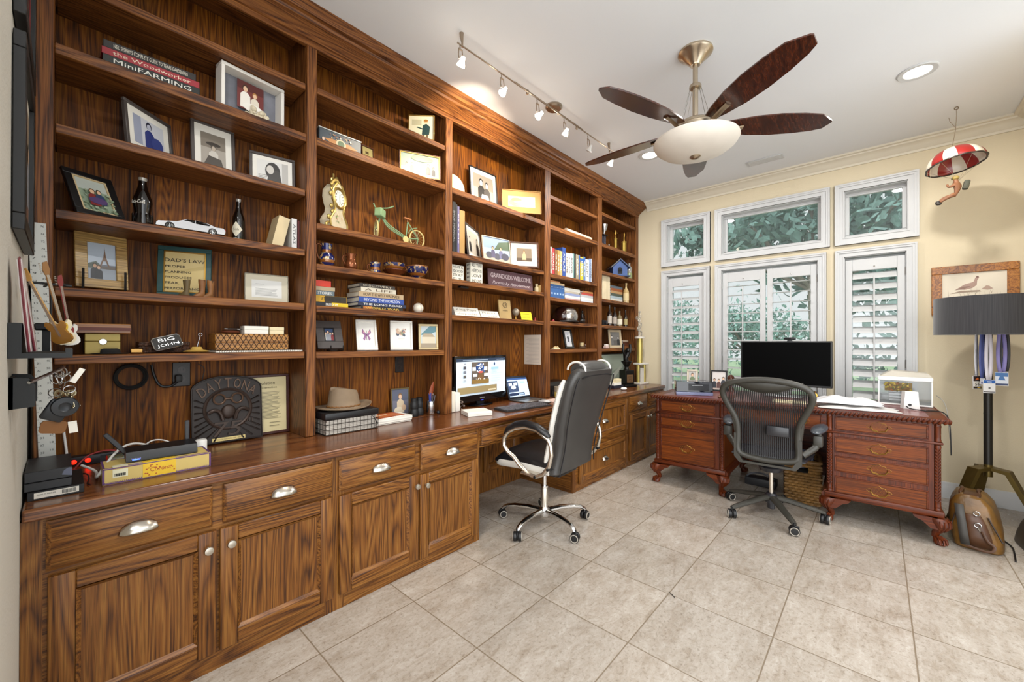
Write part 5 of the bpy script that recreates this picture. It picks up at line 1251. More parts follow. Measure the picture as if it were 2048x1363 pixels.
m = MB().at((-.098, .1, .012), (-.1, -.62, 0)); m.box(-.008, .008, -.004, .004, 0, .105, b=.003).cyl((0, 0, -.008), (0, 0, .01), .007, n=10); m.build('antenna', mat('#2b2c30', .45, 0, 'antenna_grey'), t)
m = MB().at((.085, .1, .012), (-.05, 0.0, 0)); m.box(-.008, .008, -.004, .004, 0, .105, b=.003).cyl((0, 0, -.008), (0, 0, .01), .007, n=10); m.build('antenna', mat('#2b2c30', .45, 0, 'antenna_grey'), t)
t = thing('tin_can', 'small green and brown patterned tin lying behind the router', 'tin', (.165, 2.27, CT + .0285), .1); tn = NT('patterned_tin'); q = tn.noise(tn.coords(), 70, 3, .6, 1); tn.set(Base_Color=tn.ramp(q, [(.4, lin('#4a4a34')), (.5, lin('#6f6648')), (.6, lin('#4f5d5a'))]), Roughness=.35, Metallic=.3)
MB().cyl((-.045, 0, 0), (.05, 0, 0), .027, n=24).build('can_body', tn.m, t); MB().cyl((-.0468, 0, 0), (-.0452, 0, 0), .0275, n=24).build('lid', mat('#5a4a3a', .4, .4), t)
t = thing('white_canister', 'small white plastic canister behind the right end of the router', 'canister', (.425, 2.3, CT)); MB().lathe([(0, 0), (.022, 0), (.023, .01), (.023, .055), (.02, .06), (0, .061)], 22).build('canister', white_plastic, t)
for lb, col, r, pts in (('thick white cable looping beside the cigar box', white_plastic, .0045, [(.05, 2.29, .80), (.075, 2.25, .79), (.09, 2.2, .782), (.082, 2.12, .78), (.088, 2.08, .80), (.14, 2.2, .858), (.2, 2.3, .862), (.27, 2.36, .82)]),
                        ('second white cable dropping behind the black boxes', white_plastic, .0042, [(.0, 2.46, .95), (.01, 2.42, .85), (.015, 2.38, .79), (.02, 2.34, .778)]),
                        ('red network cable curving across behind the tin', mat('#8e2322', .45, 0, 'red_cable'), .0034, [(.03, 2.33, .779), (.06, 2.345, .82), (.1, 2.35, .835), (.15, 2.352, .83), (.2, 2.34, .80), (.23, 2.33, .778)]),
                        ('thin black wires tangled beside the black boxes', black_plastic, .0022, [(.04, 2.26, .778), (.065, 2.2, .785), (.066, 2.12, .778), (.058, 2.08, .777), (.066, 2.06, .776)])):
    o = one('cable', lb, 'cable', MB().tube(smooth([V(p) for p in pts], False, 3), r, 8), col)

# ================================================================ second bay
A2 = 2.3935
frame('small gilt frame with a cartoon print of a man in a dark jacket', (817, 229), (869, 231), 2.40, 2.6695, [('bg', '#d9d0b0'), ('r', .1, .6, .5, .85, '#b9b190'), ('p', [(.52, .2), (.82, .2), (.86, .55), (.7, .68), (.55, .6)], '#29413f'), ('e', .68, .77, .09, .08, '#d9a67e'), ('e', .68, .82, .09, .05, '#9a6a30'), ('p', [(.3, .5), (.34, .54), (.6, .45), (.6, .4)], '#29413f'), ('p', [(.56, .05), (.62, .05), (.64, .2), (.56, .2)], '#6d5a3c'), ('p', [(.72, .05), (.78, .05), (.78, .2), (.7, .2)], '#6d5a3c')], frame_gold, .1, bw=.006, matw=.0)
loc, yw, w, h = place((638, 250.5), (722.6, 284.5), 2.345, A2, 0, 0)
t = thing('painted_tin', 'blue grey decorative tin box with an orange and white emblem', 'tin', loc, yw); MB().box(-w / 2, w / 2, 0, .05, 0, h - .006, b=.003).build('tin_body', mat('#4d545a', .4, .2, 'grey_blue_tin', var=.06), t)
MB().box(-w / 2 - .001, w / 2 + .001, -.001, .051, h - .0055, h).build('lid', mat('#b9bab2', .4, .2, 'pale_tin_lid'), t)
mb, ms_ = pic_mesh(w * .9, h * .75, [('p', [(.05, .5), (.3, .62), (.45, .55), (.45, .35), (.25, .3)], '#b8804a'), ('p', [(.95, .4), (.7, .62), (.55, .55), (.55, .3), (.75, .25)], '#b8804a'), ('e', .5, .45, .13, .3, '#c9bf9c'), ('e', .5, .45, .09, .22, '#5d7254'), ('dots', .2, .8, .6, .95, 22, .04, ['#c9a06a', '#d9d2c0', '#a86a4a'], 3), ('e', .04, .4, .03, .12, '#d5b6a0')]); mb.build('emblem', ms_, t, loc=(0, -.0014, h * .1))
frame('small dark wood plaque with a gold plate behind the decorative tin', (723, 287), (748, 296.5), 2.45, A2, [('bg', '#a99a62'), ('lines', .15, .85, .35, .6, 4, '#4a3a1c'), ('r', .3, .68, .6, .8, '#4a3a1c')], frame_brown, .1, yaw=.1, bw=.008, matw=0, cat='plaque', prop=False, name='plaque')
frame('thin wood frame with a large family group photo under the upper shelf', (798, 298), (881.3, 313.4), 2.37, A2, people('#8fa090', 6, 21, '#b9b9b0', .42, .12) + [('e', .55, .8, .28, .14, '#6f8a6a')], frame_brown, .08, bw=.008, matw=.0, inner=frame_gold)
# ormolu clock
cx = X(668, 2.40, 430); ck = thing('mantel_clock', 'ornate gilt mantel clock with a white dial beside the bookcase post', 'clock', (cx, 2.395, 1.9396), .55)
orm = mat('#b9a05e', .35, .75, 'ormolu_gilt', var=.2); por = mat('#cfc3a6', .35, 0, 'painted_porcelain', var=.12)
side = [(.075, .0), (.085, .03), (.072, .055), (.045, .085), (.038, .115), (.052, .14), (.064, .175), (.06, .215), (.035, .245), (.02, .262)]
MB().prism([(p, q + .012) for p, q in side] + [(-p, q + .012) for p, q in side[::-1]], -.03, .035, 'y').build('case', por, ck)
m = MB()
for s in (-1, 1):
    m.tube(smooth([(s * p, -.031, q + .012) for p, q in side], False), .0065, 6)
    m.tube(smooth([(s * .085, -.02, .03), (s * .105, -.02, .02), (s * .1, -.02, .002), (s * .085, -.02, .0)], False), .007, 6)
    for z, x in ((.1, .05), (.13, .06), (.2, .068), (.23, .055), (.06, .085)): m.ell((s * x, -.022, z), (.011, .01, .014), 8, 6)
for k in range(14):
    a = pi * k / 13; m.ell((.045 * cos(a) * (1 - .3 * sin(a)), -.012, .262 + .035 * sin(a)), (.01, .01, .012), 8, 6)
m.tube(smooth([(-.03, 0, .27), (-.035, 0, .3), (-.01, 0, .31), (-.012, 0, .335)], False), [.007] * 3 + [.004] * 7 if False else .006, 6).ell((.02, 0, .305), (.016, .012, .024), 10, 8)
m.build('gilt_scrolls', orm, ck)
MB().at((0, -.031, .19), (pi / 2, 0, 0)).lathe([(.062, -.01), (.064, .004), (.058, .012), (.05, .008), (.047, .002)], 32).build('bezel', orm, ck)
d_ = MB().at((0, -.033, .19), (pi / 2, 0, 0)).lathe([(.047, 0), (0, .0006)], 32).build('dial', mat('#e4e1d6', .3, 0, 'enamel_dial', var=0), ck)
m = MB()
for k in range(12): m.at((.036 * sin(2 * pi * k / 12), -.0345, .19 + .036 * cos(2 * pi * k / 12)), (0, 2 * pi * k / 12, 0)).box(-.0014, .0014, -.0008, 0, -.005, .005)
m.at((0, -.0348, .19), (0, .1, 0)).box(-.0012, .0012, -.0006, 0, -.004, .026); m.at((0, -.0352, .19), (0, pi - .1, 0)).box(-.0012, .0012, -.0006, 0, -.004, .03); m.at(); m.build('hands_and_numerals', flat('#23211e'), d_)
mb, ms_ = pic_mesh(.07, .08, [('dots', .1, .9, .1, .9, 22, .05, ['#b9796a', '#8a9a6a', '#c9a06a', '#d9cdb0'], 9)]); mb.build('painted_panel', ms_, ck, loc=(0, -.0305, .035))
# toy bicycle
bx = X(800, 2.37, 470); by = thing('toy_bicycle', 'green model bicycle with a front basket and cream wheels', 'model bicycle', (bx, 2.37, 1.9306), 0)
bgreen = mat('#7f9a72', .5, .2, 'sage_green_metal', var=.12); tyre = mat('#c9b778', .5, 0, 'cream_tyre', var=.06)
s_ = .001
def wheel(parent, c, R, rot):
    m = MB().at(c, rot); m.torus((0, 0, 0), R - .005, .005, 'y', 30, 8); wl = m.build('wheel', tyre, parent); m = MB().at(c, rot); m.cyl((0, -.006, 0), (0, .006, 0), .008, n=12)
    for k in range(14): m.tube([(0, 0, 0), ((R - .006) * cos(2 * pi * k / 14), 0, (R - .006) * sin(2 * pi * k / 14))], .001, 4)
    m.build('spokes', mat('#b9b08a', .4, .6, 'spoke_metal'), wl)
RW = .063; rx = X(834, 2.37, 467) - bx; fx = X(758, 2.37, 470) - bx
wheel(by, (rx, 0, RW + .0005), RW, (0, 0, 0)); wheel(by, (fx - .02, -.0, RW + .0005), RW, (0, 0, 1.25))
m = MB(); hd = (fx + .012, 0, .165); st = (rx - .075, 0, .165); bbk = (rx - .09, 0, .05)
for o in (0, .016, -.014): m.tube(smooth([(hd[0] + .01, o * .3, hd[2] - .01 + o), (hd[0] + .05, o * .3, .105 + o), (bbk[0] - .02, 0, bbk[2] + .012 + o * .6), (bbk[0] + .01, 0, bbk[2] + o * .4)], False), .004, 6)
m.tube([bbk, st], .004, 6).tube([st, (rx, -.01, RW)], .004, 6).tube([bbk, (rx, -.01, RW)], .004, 6).tube([(bbk[0] - .01, 0, bbk[2] - .02), (rx + .0, 0, bbk[2] - .025)], .002, 5)
m.tube([hd, (fx - .02 + .012, .012, RW)], .0035, 6).tube([hd, (fx - .02 - .012, -.012, RW)], .0035, 6).tube([(hd[0], 0, hd[2]), (hd[0] + .004, 0, hd[2] + .05)], .004, 6)
m.tube([(rx, -.012, RW), (rx - .01, -.014, .004)], .003, 5)
m.tube(smooth([(rx - .07, 0, .09), (rx - .05, 0, .125), (rx, 0, .14)], False), .003, 5)
fr_ = m.build('frame_tubes', bgreen, by)
m = MB(); m.tube(smooth([(hd[0] - .02, .055, hd[2] + .085), (hd[0] - .012, .045, hd[2] + .05), (hd[0], 0, hd[2] + .045), (hd[0] + .025, -.045, hd[2] + .04), (hd[0] + .06, -.055, hd[2] + .06)], False), .0042, 6); m.build('handlebar', bgreen, by)
MB().at((hd[0] - .022, -.012, hd[2] - .018), (0, .1, .55)).box(-.026, .036, -.03, .018, 0, .052, b=.004).build('basket', mat('#86a377', .6, 0, 'basket_green', var=.1), by)
MB().at((st[0] - .002, 0, st[2] + .014), (0, .06, 0)).box(-.03, .028, -.011, .011, 0, .013, b=.005).cyl((0, 0, -.014), (0, 0, 0), .003, n=6).build('saddle', mat('#a8683a', .5, 0, 'tan_saddle'), by)
MB().at((bbk[0] - .005, -.008, bbk[2] - .008), (0, 0, 0)).cyl((0, -.002, 0), (0, .002, 0), .022, n=18).build('chain_guard', tyre, by)
# lustre pottery
cob = NT('cobalt_copper_lustre'); tcx = cob.n.new('ShaderNodeTexCoord'); spx = cob.nd('ShaderNodeSeparateXYZ', i_0=tcx.outputs['Object'])
nz = cob.noise(cob.coords(), 45, 2); ban = cob.math('FRACT', cob.math('MULTIPLY', spx.outputs[2], 17)); fl_ = cob.ramp(nz, [(.55, lin('#1c2358')), (.62, lin('#c9b27a')), (.68, lin('#a86a3a'))])
col_ = cob.mix(cob.ramp(ban, [(.42, (0, 0, 0, 1)), (.46, (1, 1, 1, 1)), (.7, (1, 1, 1, 1)), (.74, (0, 0, 0, 1))]), fl_, lin('#8a5420')); cob.set(Base_Color=col_, Roughness=.15, Metallic=.25, Coat_Weight=.6); lustre = cob.m
copper = mat('#7a4526', .18, .6, 'copper_lustre', var=.2)
def pot(name, label, cat, u0, u1, vt, prof, y=2.36, handle=None, m_=lustre, zs=1.7086, extra=None, vv=None):
    x0, x1 = X(u0, y, vt + 15), X(u1, y, vt + 15); h = Zv((u0 + u1) / 2, vt, y) - zs; r = (x1 - x0) / 2
    t = thing(name, label, cat, ((x0 + x1) / 2, y, zs)); MB().lathe([(p * r, q * h) for p, q in prof], 26).build('body', m_, t)
    if handle:
        pts = [(sx * r, 0, q * h) for sx, q in handle]; MB().tube(smooth(pts, False), .0045, 6).build('handle', copper, t)
    return t, r, h
jug = [(0, 0), (.5, 0), (.62, .04), (.95, .22), (1, .36), (.85, .5), (.58, .62), (.55, .72), (.66, .92), (.7, 1), (.6, .97), (.5, .75), (.48, .6)]
pot('lustre_jug', 'large cobalt and copper lustre jug at the left of the pottery shelf', 'jug', 637, 669, 488, jug, handle=[(-.6, .9), (-1.1, 1.0), (-1.35, .8), (-1.2, .5), (-.9, .3)])
pot('lustre_pitcher', 'plain brown copper pitcher second from the left on the pottery shelf', 'pitcher', 689, 714, 508, [(0, 0), (.6, 0), (.7, .05), (.95, .22), (.95, .4), (.7, .62), (.62, .75), (.85, 1), (.75, .97), (.55, .75)], handle=[(-.7, .9), (-1.3, .85), (-1.35, .6), (-.9, .35)], m_=copper)
pot('lustre_mug', 'small cobalt and gold mug in the middle of the pottery shelf', 'mug', 740, 760, 525, [(0, 0), (.8, 0), (.95, .06), (.95, .3), (.85, .5), (1, .95), (1, 1), (.9, .97), (.8, .5)], handle=[(-.9, .8), (-1.6, .75), (-1.6, .35), (-.9, .25)])
t, r, h = pot('saucer', 'copper and cobalt saucer under the teacup on the pottery shelf', 'saucer', 768, 810, 541, [(0, 0), (.45, 0), (.5, .3), (1, .95), (1, 1), (.5, .5), (0, .4)], m_=copper)
pot('teacup', 'cobalt and gold teacup standing in its saucer', 'teacup', 769, 807, 527.5, [(0, 0), (.4, 0), (.45, .08), (.5, .1), (.85, .5), (1, 1), (.97, 1), (.8, .55), (.0, .2)], handle=[(.9, .85), (1.3, .85), (1.3, .5), (.75, .4)], zs=1.7086 + h * .55)
pot('lustre_bowl', 'cobalt footed bowl at the right of the pottery shelf', 'bowl', 814, 853, 533, [(0, 0), (.4, 0), (.42, .1), (.3, .16), (.6, .3), (.9, .6), (1, 1), (.96, 1), (.8, .6), (0, .3)])
# books and baseball on the next shelf
Bz = 1.4806; G = 'books lying on the shelf below the pottery'
z = Bz
for lb, u0, u1, th, cov, ti, tc, bd, tf in (('yellow and black paperback at the bottom of the left stack', 629, 696, .026, '#1b1b1d', 'FREEDOM', '#e5e3dc', (.5, 1, '#d0b41e'), .35), ('yellow spined book lettered A THOUSAND WAR second from bottom', 629, 694, .036, '#b48a1c', 'A THOUSAND WAR', '#1c1608', (.3, .98, '#2a2010'), .6), ('grey blue book in the middle of the left stack', 629, 669, .027, '#5d6a70', 'STORIES', '#d8d6d0', None, .7), ('beige book under the red book', 629, 670, .022, '#a8977a', None, '', None, .8), ('red book on top of the left stack', 629, 662, .034, '#c23420', None, '', None, .8)):
    z = bookflat(lb, u0, u1, 2.335, z, th, .15, cov, ti, tc, G, v=590, band=bd, tfrac=tf)
z = Bz
for lb, u0, u1, th, cov, ti, tc, bd in (('black WORLD WAR book at the bottom of the right stack', 722, 806, .022, '#191614', 'WORLD WAR', '#d9b54a', (.05, .25, '#a8642a')), ('navy book second from the bottom of the right stack', 716, 812, .022, '#1f2740', 'THE LONG ROAD', '#d8d6d0', None), ('blue book lettered BEYOND THE HORIZON in the right stack', 718, 808, .032, '#2a4894', 'BEYOND THE HORIZON', '#d8dbe4', None),
                                        ('tan book above the blue book', 717, 807, .031, '#b39a78', 'HOW THE WEST WAS MADE', '#3a2a1c', None), ('cream spined book second from the top of the right stack', 722, 792, .028, '#cfc6b2', 'A LIFE', '#6a5a48', None), ('dark spined book on top of the right stack', 719, 790, .022, '#3a3430', 'DISCOVERY', '#c9bda8', None)):
    z = bookflat(lb, u0, u1, 2.335, z, th, .16, cov, ti, tc, G, v=590, band=bd, pages='#ddd5c3')
bb = thing('baseball', 'white baseball with red stitching at the right of the book shelf', 'ball', (X(836.5, 2.36, 612), 2.36, Bz)); R = .0355
MB().ell((0, 0, R), R, 28, 18).build('hide', mat('#d5cdbd', .55, 0, 'ball_hide', var=.08), bb); m = MB(); pts = []
for k in range(60):
    a = 2 * pi * k / 60; p = V((cos(a) + .45 * cos(3 * a) * .6, sin(a) - .45 * sin(3 * a) * .6, 1.1 * sin(2 * a))).normalized() * (R + .0002); pts.append(p + V((0, 0, R)))
m.tube(pts, .0012, 4, closed=True); m.build('stitching', mat('#8a5a3c', .6, 0, 'brown_stitch'), bb)
# frames on the lowest shelf of the second bay
Fz = 1.2256
fg = frame('broad grey wood frame with a family photo leaning on a black easel', (629, 642), (681, 641), 2.44, Fz + .012, people('#3a4a6a', 4, 31, None, .7, .05), frame_grey, .42, yaw=-.12, bw=.045, matw=.0, inner=black_plastic, prop=False)
ez = thing('display_easel', 'small black easel under the leaning grey photo frame', 'easel', (fg.location.x + .02, fg.location.y - .008, Fz), -.12)
for s in (-1, 1): MB().tube(smooth([(s * .035, -.03, .035), (s * .035, -.024, .008), (s * .035, -.01, .0062), (s * .03, .06, .0062)], False), .004, 6).build('hook', frame_black, ez)
MB().tube([(-.032, .055, .0062), (.032, .055, .0062)], .0035, 6).build('cross_bar', frame_black, ez)
fb = frame('white frame with a pink butterfly leaning back on the shelf', (710.7, 640), (752, 641), 2.42, Fz, [('bg', '#e3e0d8'), ('p', [(.5, .52), (.2, .78), (.14, .6), (.34, .48), (.2, .34), (.34, .26)], '#8a5a86'), ('p', [(.5, .52), (.8, .78), (.86, .6), (.66, .48), (.8, .34), (.66, .26)], '#8a5a86'), ('p', [(.48, .3), (.52, .3), (.52, .7), (.48, .7)], '#4a3444'), ('e', .3, .62, .06, .05, '#c98a9a'), ('e', .7, .62, .06, .05, '#c98a9a')], frame_white, .36, yaw=-.3, bw=.014, matw=.01, mc='#e3e0d8')
frame('white frame with a spray of painted flowers, upright on the shelf', (780, 641), (824.7, 642), 2.40, Fz, [('bg', '#e5e2da'), ('dots', .25, .75, .5, .78, 26, .06, ['#c9a58a', '#8a8f6a', '#4a5260', '#d9c6a8', '#a87a6a'], 12), ('lines', .3, .7, .3, .36, 2, '#b9b5ac')], frame_white, .1, yaw=-.3, bw=.013, matw=.008, mc='#e5e2da')
frame('small cream frame with a photo of a beach house, right end of the shelf', (837, 647.6), (875.8, 647), 2.39, Fz, [('bg', '#b9c4c6'), ('p', [(0, .6), (.6, 1), (1, 1), (1, .75), (.4, .55)], '#4f7d86'), ('r', .1, .2, .95, .5, '#cfc3a8'), ('p', [(.1, .5), (.95, .5), (.75, .66), (.2, .66)], '#a8977a'), ('r', 0, 0, 1, .2, '#9a8a70')], mat('#cdb98a', .45, 0, 'cream_frame', var=.05), .08, yaw=-.35, bw=.015, matw=0)
# worktop under the second bay
outlet(1.59, 1.125, 'brown duplex outlet under the second bay, above the photo')
bkx0, bkx1 = .945, 1.262
t = thing('wire_basket', 'low wire basket of papers under the black binder and hat', 'basket', (1.10, 2.2, CT)); wr_ = mat('#2b2723', .5, .5, 'dark_wire'); m = MB(); W_, D_, H_ = .155, .24, .085
for z in (.003, .03, .058, H_): m.tube([(-W_, 0, z), (W_, 0, z), (W_, D_, z), (-W_, D_, z)], .0018, 5, closed=True)
for k in range(15):
    x = -W_ + 2 * W_ * k / 14; m.tube([(x, 0, H_), (x, 0, .003), (x, D_, .003), (x, D_, H_)], .0013, 4)
for k in range(8):
    y_ = D_ * k / 7; m.tube([(-W_, y_, H_), (-W_, y_, .003)], .0013, 4).tube([(W_, y_, H_), (W_, y_, .003)], .0013, 4)
m.build('wire_frame', wr_, t); m = MB(); rn = random.Random(5)
for k in range(9): m.box(-W_ + .005 + rn.random() * .004, W_ - .005 - rn.random() * .01, .004 + rn.random() * .006, D_ - .006, .0045 + k * .0085, .0045 + k * .0085 + .0075)
m.build('papers', mat('#b9b2a8', .7, 0, 'stacked_papers', var=.12), t)
t = thing('ring_binder', 'black leather binder lying on the wire basket under the hat', 'binder', (1.10, 2.19, CT + .0868)); MB().box(-.16, .155, 0, .25, 0, .034, b=.006).build('cover', blk_leather, t); MB().tube(smooth([(.06, -.003, .012), (.1, -.01, .004), (.12, -.02, -.03), (.14, -.012, -.06)], False), .002, 5).build('tie_cord', black_plastic, t)
ht = thing('felt_hat', 'tan brown wide brimmed hat with a braided band on the black binder', 'hat', (1.10, 2.315, CT + .1215), .1)
felt = mat('#7d6a54', .75, 0, 'brown_oilskin', var=.1); m = MB(); n = 36; prof = [(.142, .012, .02), (.135, .006, .012), (.115, .004, .004), (.09, .006, 0), (.082, .014, 0), (.076, .05, 0), (.07, .095, 0), (.064, .112, -.0), (.05, .116, 0), (.03, .108, 0), (.0001, .1, 0)]; g = []
for r, z, up in prof:
    g.append([(r * 1.06 * cos(2 * pi * k / n) * 1.08, r * .92 * sin(2 * pi * k / n), z + up * cos(2 * pi * k / n) ** 2 * (1 if cos(2 * pi * k / n) > 0 else .6) + (.012 * cos(2 * pi * k / n) if .09 < z else 0) * -1 - (.014 * (abs(sin(2 * pi * k / n)) < .35) if z > .1 else 0)) for k in range(n)])
m.sheet(g, closed=True); m.build('felt', felt, ht, solid=.003); m = MB()
for k in range(44):
    a = 2 * pi * k / 44; m.at((.0835 * 1.145 * cos(a), .0835 * .92 * sin(a), .017 + .002 * (k % 2)), (0, 0, a)).ell((0, 0, 0), (.004, .009, .005), 6, 5)
m.at(); m.build('braided_band', mat('#7a5228', .5, 0, 'braided_leather', var=.15), ht)
z = CT
for lb, th, cov, pgs, dx in (('thin magazine at the bottom of the small stack beside the hat', .008, '#4a3a36', '#d9d4c8', 0), ('white covered magazine in the middle of the small stack', .012, '#d8d4cc', '#e4e0d6', .004), ('thick white book near the top of the small stack', .016, '#dcd8d0', '#e4e0d6', .008)):
    t = thing('magazine', lb, 'magazine', (1.39 + dx, 2.24, z), .05 * dx * 30); MB().box(-.125, .125, 0, .17, 0, th * .2).box(-.125, .125, 0, .17, th * .8, th).build('cover', mat(cov, .4, 0, 'cover_' + cov.strip('#'), var=.06), t); MB().box(-.123, .123, .001, .168, th * .21, th * .79).build('pages', mat(pgs, .8, 0, 'paper_' + pgs.strip('#'), var=.06), t); z += th + .0006
t = thing('magazine', 'orange covered booklet on top of the small stack beside the hat', 'magazine', (1.385, 2.25, z), .1); MB().box(-.1, .1, 0, .15, 0, .004).build('pages', paper, t); mb, ms_ = pic_mesh(.2, .15, [('bg', '#a8542c'), ('r', .1, .2, .9, .8, '#b9683c'), ('r', .2, .55, .6, .7, '#e0c9a8')]); mb.build('cover', ms_, t, loc=(0, 0, .0046), rot=(-pi / 2, 0, 0))
frame('small framed portrait of a child in pale blue on the worktop', (782, 777.5), (819, 778), 2.475, CT, [('bg', '#6a6a78'), ('r', 0, .55, 1, 1, '#54586a'), ('man', .5, .05, .8, '#cbb89a', '#7a5a3a', '#d9b394'), ('e', .4, .15, .3, .14, '#d8c9ae'), ('e', .7, .25, .14, .12, '#c9a88a')], mat('#6d5f3f', .4, .3, 'dull_gilt_frame', var=.1), .08, yaw=-.1, bw=.009, matw=0)
t = thing('binoculars', 'black binoculars standing on end beside the pen cup', 'binoculars', (X(834, 2.37, 810), 2.375, CT), .35)
for s in (-1, 1): MB().at((s * .031, 0, 0)).lathe([(0, 0), (.029, 0), (.031, .004), (.031, .03), (.024, .05), (.026, .055), (.027, .085), (.021, .1), (.022, .104), (.022, .12), (.016, .122), (0, .121)], 20).build('barrel', mat('#131314', .55, 0, 'rubber_armour', var=.05), t)
MB().box(-.02, .02, -.01, .012, .04, .085, b=.004).cyl((0, 0, .085), (0, 0, .1), .011, n=14).build('bridge', black_plastic, t)
cpx = X(861.5, 2.345, 815); t = thing('pen_cup', 'steel cup of pens and a red-brown feather quill by the bookcase post', 'pen cup', (cpx, 2.345, CT)); MB().lathe([(0, 0), (.027, 0), (.03, .004), (.031, .085), (.0295, .092), (.028, .088), (.028, .01), (0, .008)], 26).build('cup', silver, t)
for k, (dx, dy, cl, ln) in enumerate(((-.012, -.006, '#2b3f8a', .13), (-.004, .008, '#2b3f8a', .135), (.006, -.008, '#2e2e34', .128), (.014, .004, '#c9c6be', .132), (.0, 0, '#2b3f8a', .14), (.017, -.007, '#4a4a4f', .12))):
    p = thing('pen', ['blue pen at the left of the steel cup', 'blue pen at the back of the steel cup', 'black pen in the steel cup', 'white pen in the steel cup', 'tallest blue pen in the middle of the steel cup', 'grey pen at the right of the steel cup'][k], 'pen', (cpx + dx * .6, 2.345 + dy * .6, CT + .0105), group='pens in the steel cup'); e = (dx * 1.0, dy, ln)
    MB().tube([(0, 0, 0), e], .0035, 8).build('barrel', mat(cl, .3, 0, 'pen' + cl.strip('#'), var=0), p)
q = thing('quill_pen', 'tall red-brown feather rising from the steel cup', 'quill', (cpx, 2.352, CT + .0105)); qs = [(0, 0, 0), (.004, 0, .1), (.012, 0, .17), (.024, 0, .215)]
MB().tube(qs, .0016, 6).build('shaft', mat('#7a3a1c', .5, 0), q); m = MB(); g = []
for k in range(9):
    f = k / 8; w_ = .017 * sin(pi * min(1, f * .9 + .06)) ** .7; c = V((.003 + .022 * f ** 1.4, 0, .095 + .12 * f)); g.append([c + V((-w_, .003, -.004)), c, c + V((w_, -.003, .004))])
m.sheet(g); m.build('vane', mat('#8a3f1e', .6, 0, 'russet_feather', var=.2), q, solid=.001)
t = thing('black_ball', 'small black rubber ball on the worktop right of the pen cup', 'ball', (cpx + .041, 2.312, CT)); MB().ell((0, 0, .0125), .0125, 18, 12).build('ball', mat('#1b1d22', .4, 0, 'black_ball'), t)
# ================================================================ third bay
A3 = 2.3915
frame('dark framed black and white wedding photo on the top shelf of the third bay', (938.7, 328.6), (992.7, 352), 2.44, A3, [('bg', '#a59d90'), ('r', 0, .5, 1, 1, '#8a8276'), ('man', .38, .02, .85, '#2c2a28', '#1d1c1c', '#c4bcb0'), ('man', .66, .0, .8, '#4a4642', '#2b2622', '#cfc6ba'), ('p', [(.3, 0), (.8, 0), (.7, .3), (.4, .3)], '#d8d2c6')], frame_black, .08, bw=.01, matw=.03, matb=.035)
frame('tan matted frame with a sepia baby portrait on the top shelf of the third bay', (1004, 377.5), (1082, 383.8), 2.385, A3, [('bg', '#d8b98a'), ('r', .55, .4, 1, 1, '#e0c9a0'), ('e', .3, .4, .28, .35, '#c08a52'), ('e', .35, .55, .16, .22, '#d9a874'), ('e', .3, .68, .2, .16, '#a8703a'), ('e', .55, .2, .3, .16, '#cf9a60')], mat('#b98e54', .4, 0, 'tan_frame', var=.04), .1, bw=.006, matw=.048, mc='#b98e54')
t = thing('display_plate', 'pale plate standing on edge behind the bookcase post on the top shelf', 'plate', (X(910, 2.44, 370), 2.45, A3)); MB().at((0, 0, .1), (pi / 2 - .15, 0, 0)).lathe([(0, -.004), (.06, -.004), (.1, .008), (.098, .01), (.06, 0), (0, 0)], 36).build('plate', mat('#d8c9a8', .3, 0, 'cream_glaze'), t)
P3 = 1.9356
for lb, u0, u1, vt, cov, ti, tc in (('tallest black spined book against the bookcase post', 905, 911.5, 402, '#17181a', 'SHOP MANUAL', '#8a8a8a'), ('second black book beside the tallest one', 911.8, 914.6, 408, '#24262b', None, ''), ('lavender spined book between the black and tan books', 914.8, 918.8, 412, '#6a6590', 'PSALMS', '#c9c6d8'), ('tan spined book left of the steep grey frame', 919, 929.5, 419, '#a8834a', None, '')):
    bookup(lb, u0, u1, 480, 2.30, P3, Zv(u0, vt, 2.30) - P3, .15, cov, ti, tc, 'books upright in the third bay')
frame('dark grey frame turned sideways with a double portrait, beside the tan book', (931, 443.7), (958.6, 465.5), 2.33, P3, people('#b9b3a8', 2, 44, None, .7, .05, True), frame_grey, .12, bw=.01, matw=.028)
frame('pale framed photo of people with motorcycles', (964, 469.5), (1019, 480.7), 2.37, P3, [('bg', '#9fb0c0'), ('r', 0, .55, 1, 1, '#8a9fc0'), ('p', [(.4, .5), (1, .55), (1, .95), (.6, .85)], '#4d5f48'), ('r', 0, 0, 1, .3, '#b0a898'), ('e', .2, .25, .12, .14, '#4a4a55'), ('e', .5, .22, .12, .14, '#4a4a55'), ('man', .35, .15, .5, '#54506a', '#2b1d14', '#c99f80'), ('man', .65, .15, .5, '#6a6a8a', '#5a3d22', '#d9b394'), ('e', .8, .25, .15, .15, '#3f3f52')], mat('#c9c2b4', .4, .2, 'pale_silver_frame'), .16, bw=.007, matw=.0)
frame('brown wood frame with a small child photo in a wide white mat', (1018.5, 482), (1076.7, 485.4), 2.40, P3, [('bg', '#8a7a66'), ('r', 0, 0, 1, .25, '#5a4a3a'), ('man', .5, .1, .75, '#c9b08a', '#8a6a3c', '#d9b394')], frame_brown, .14, bw=.014, matw=.05, matb=.045, mc='#d8d4ca')
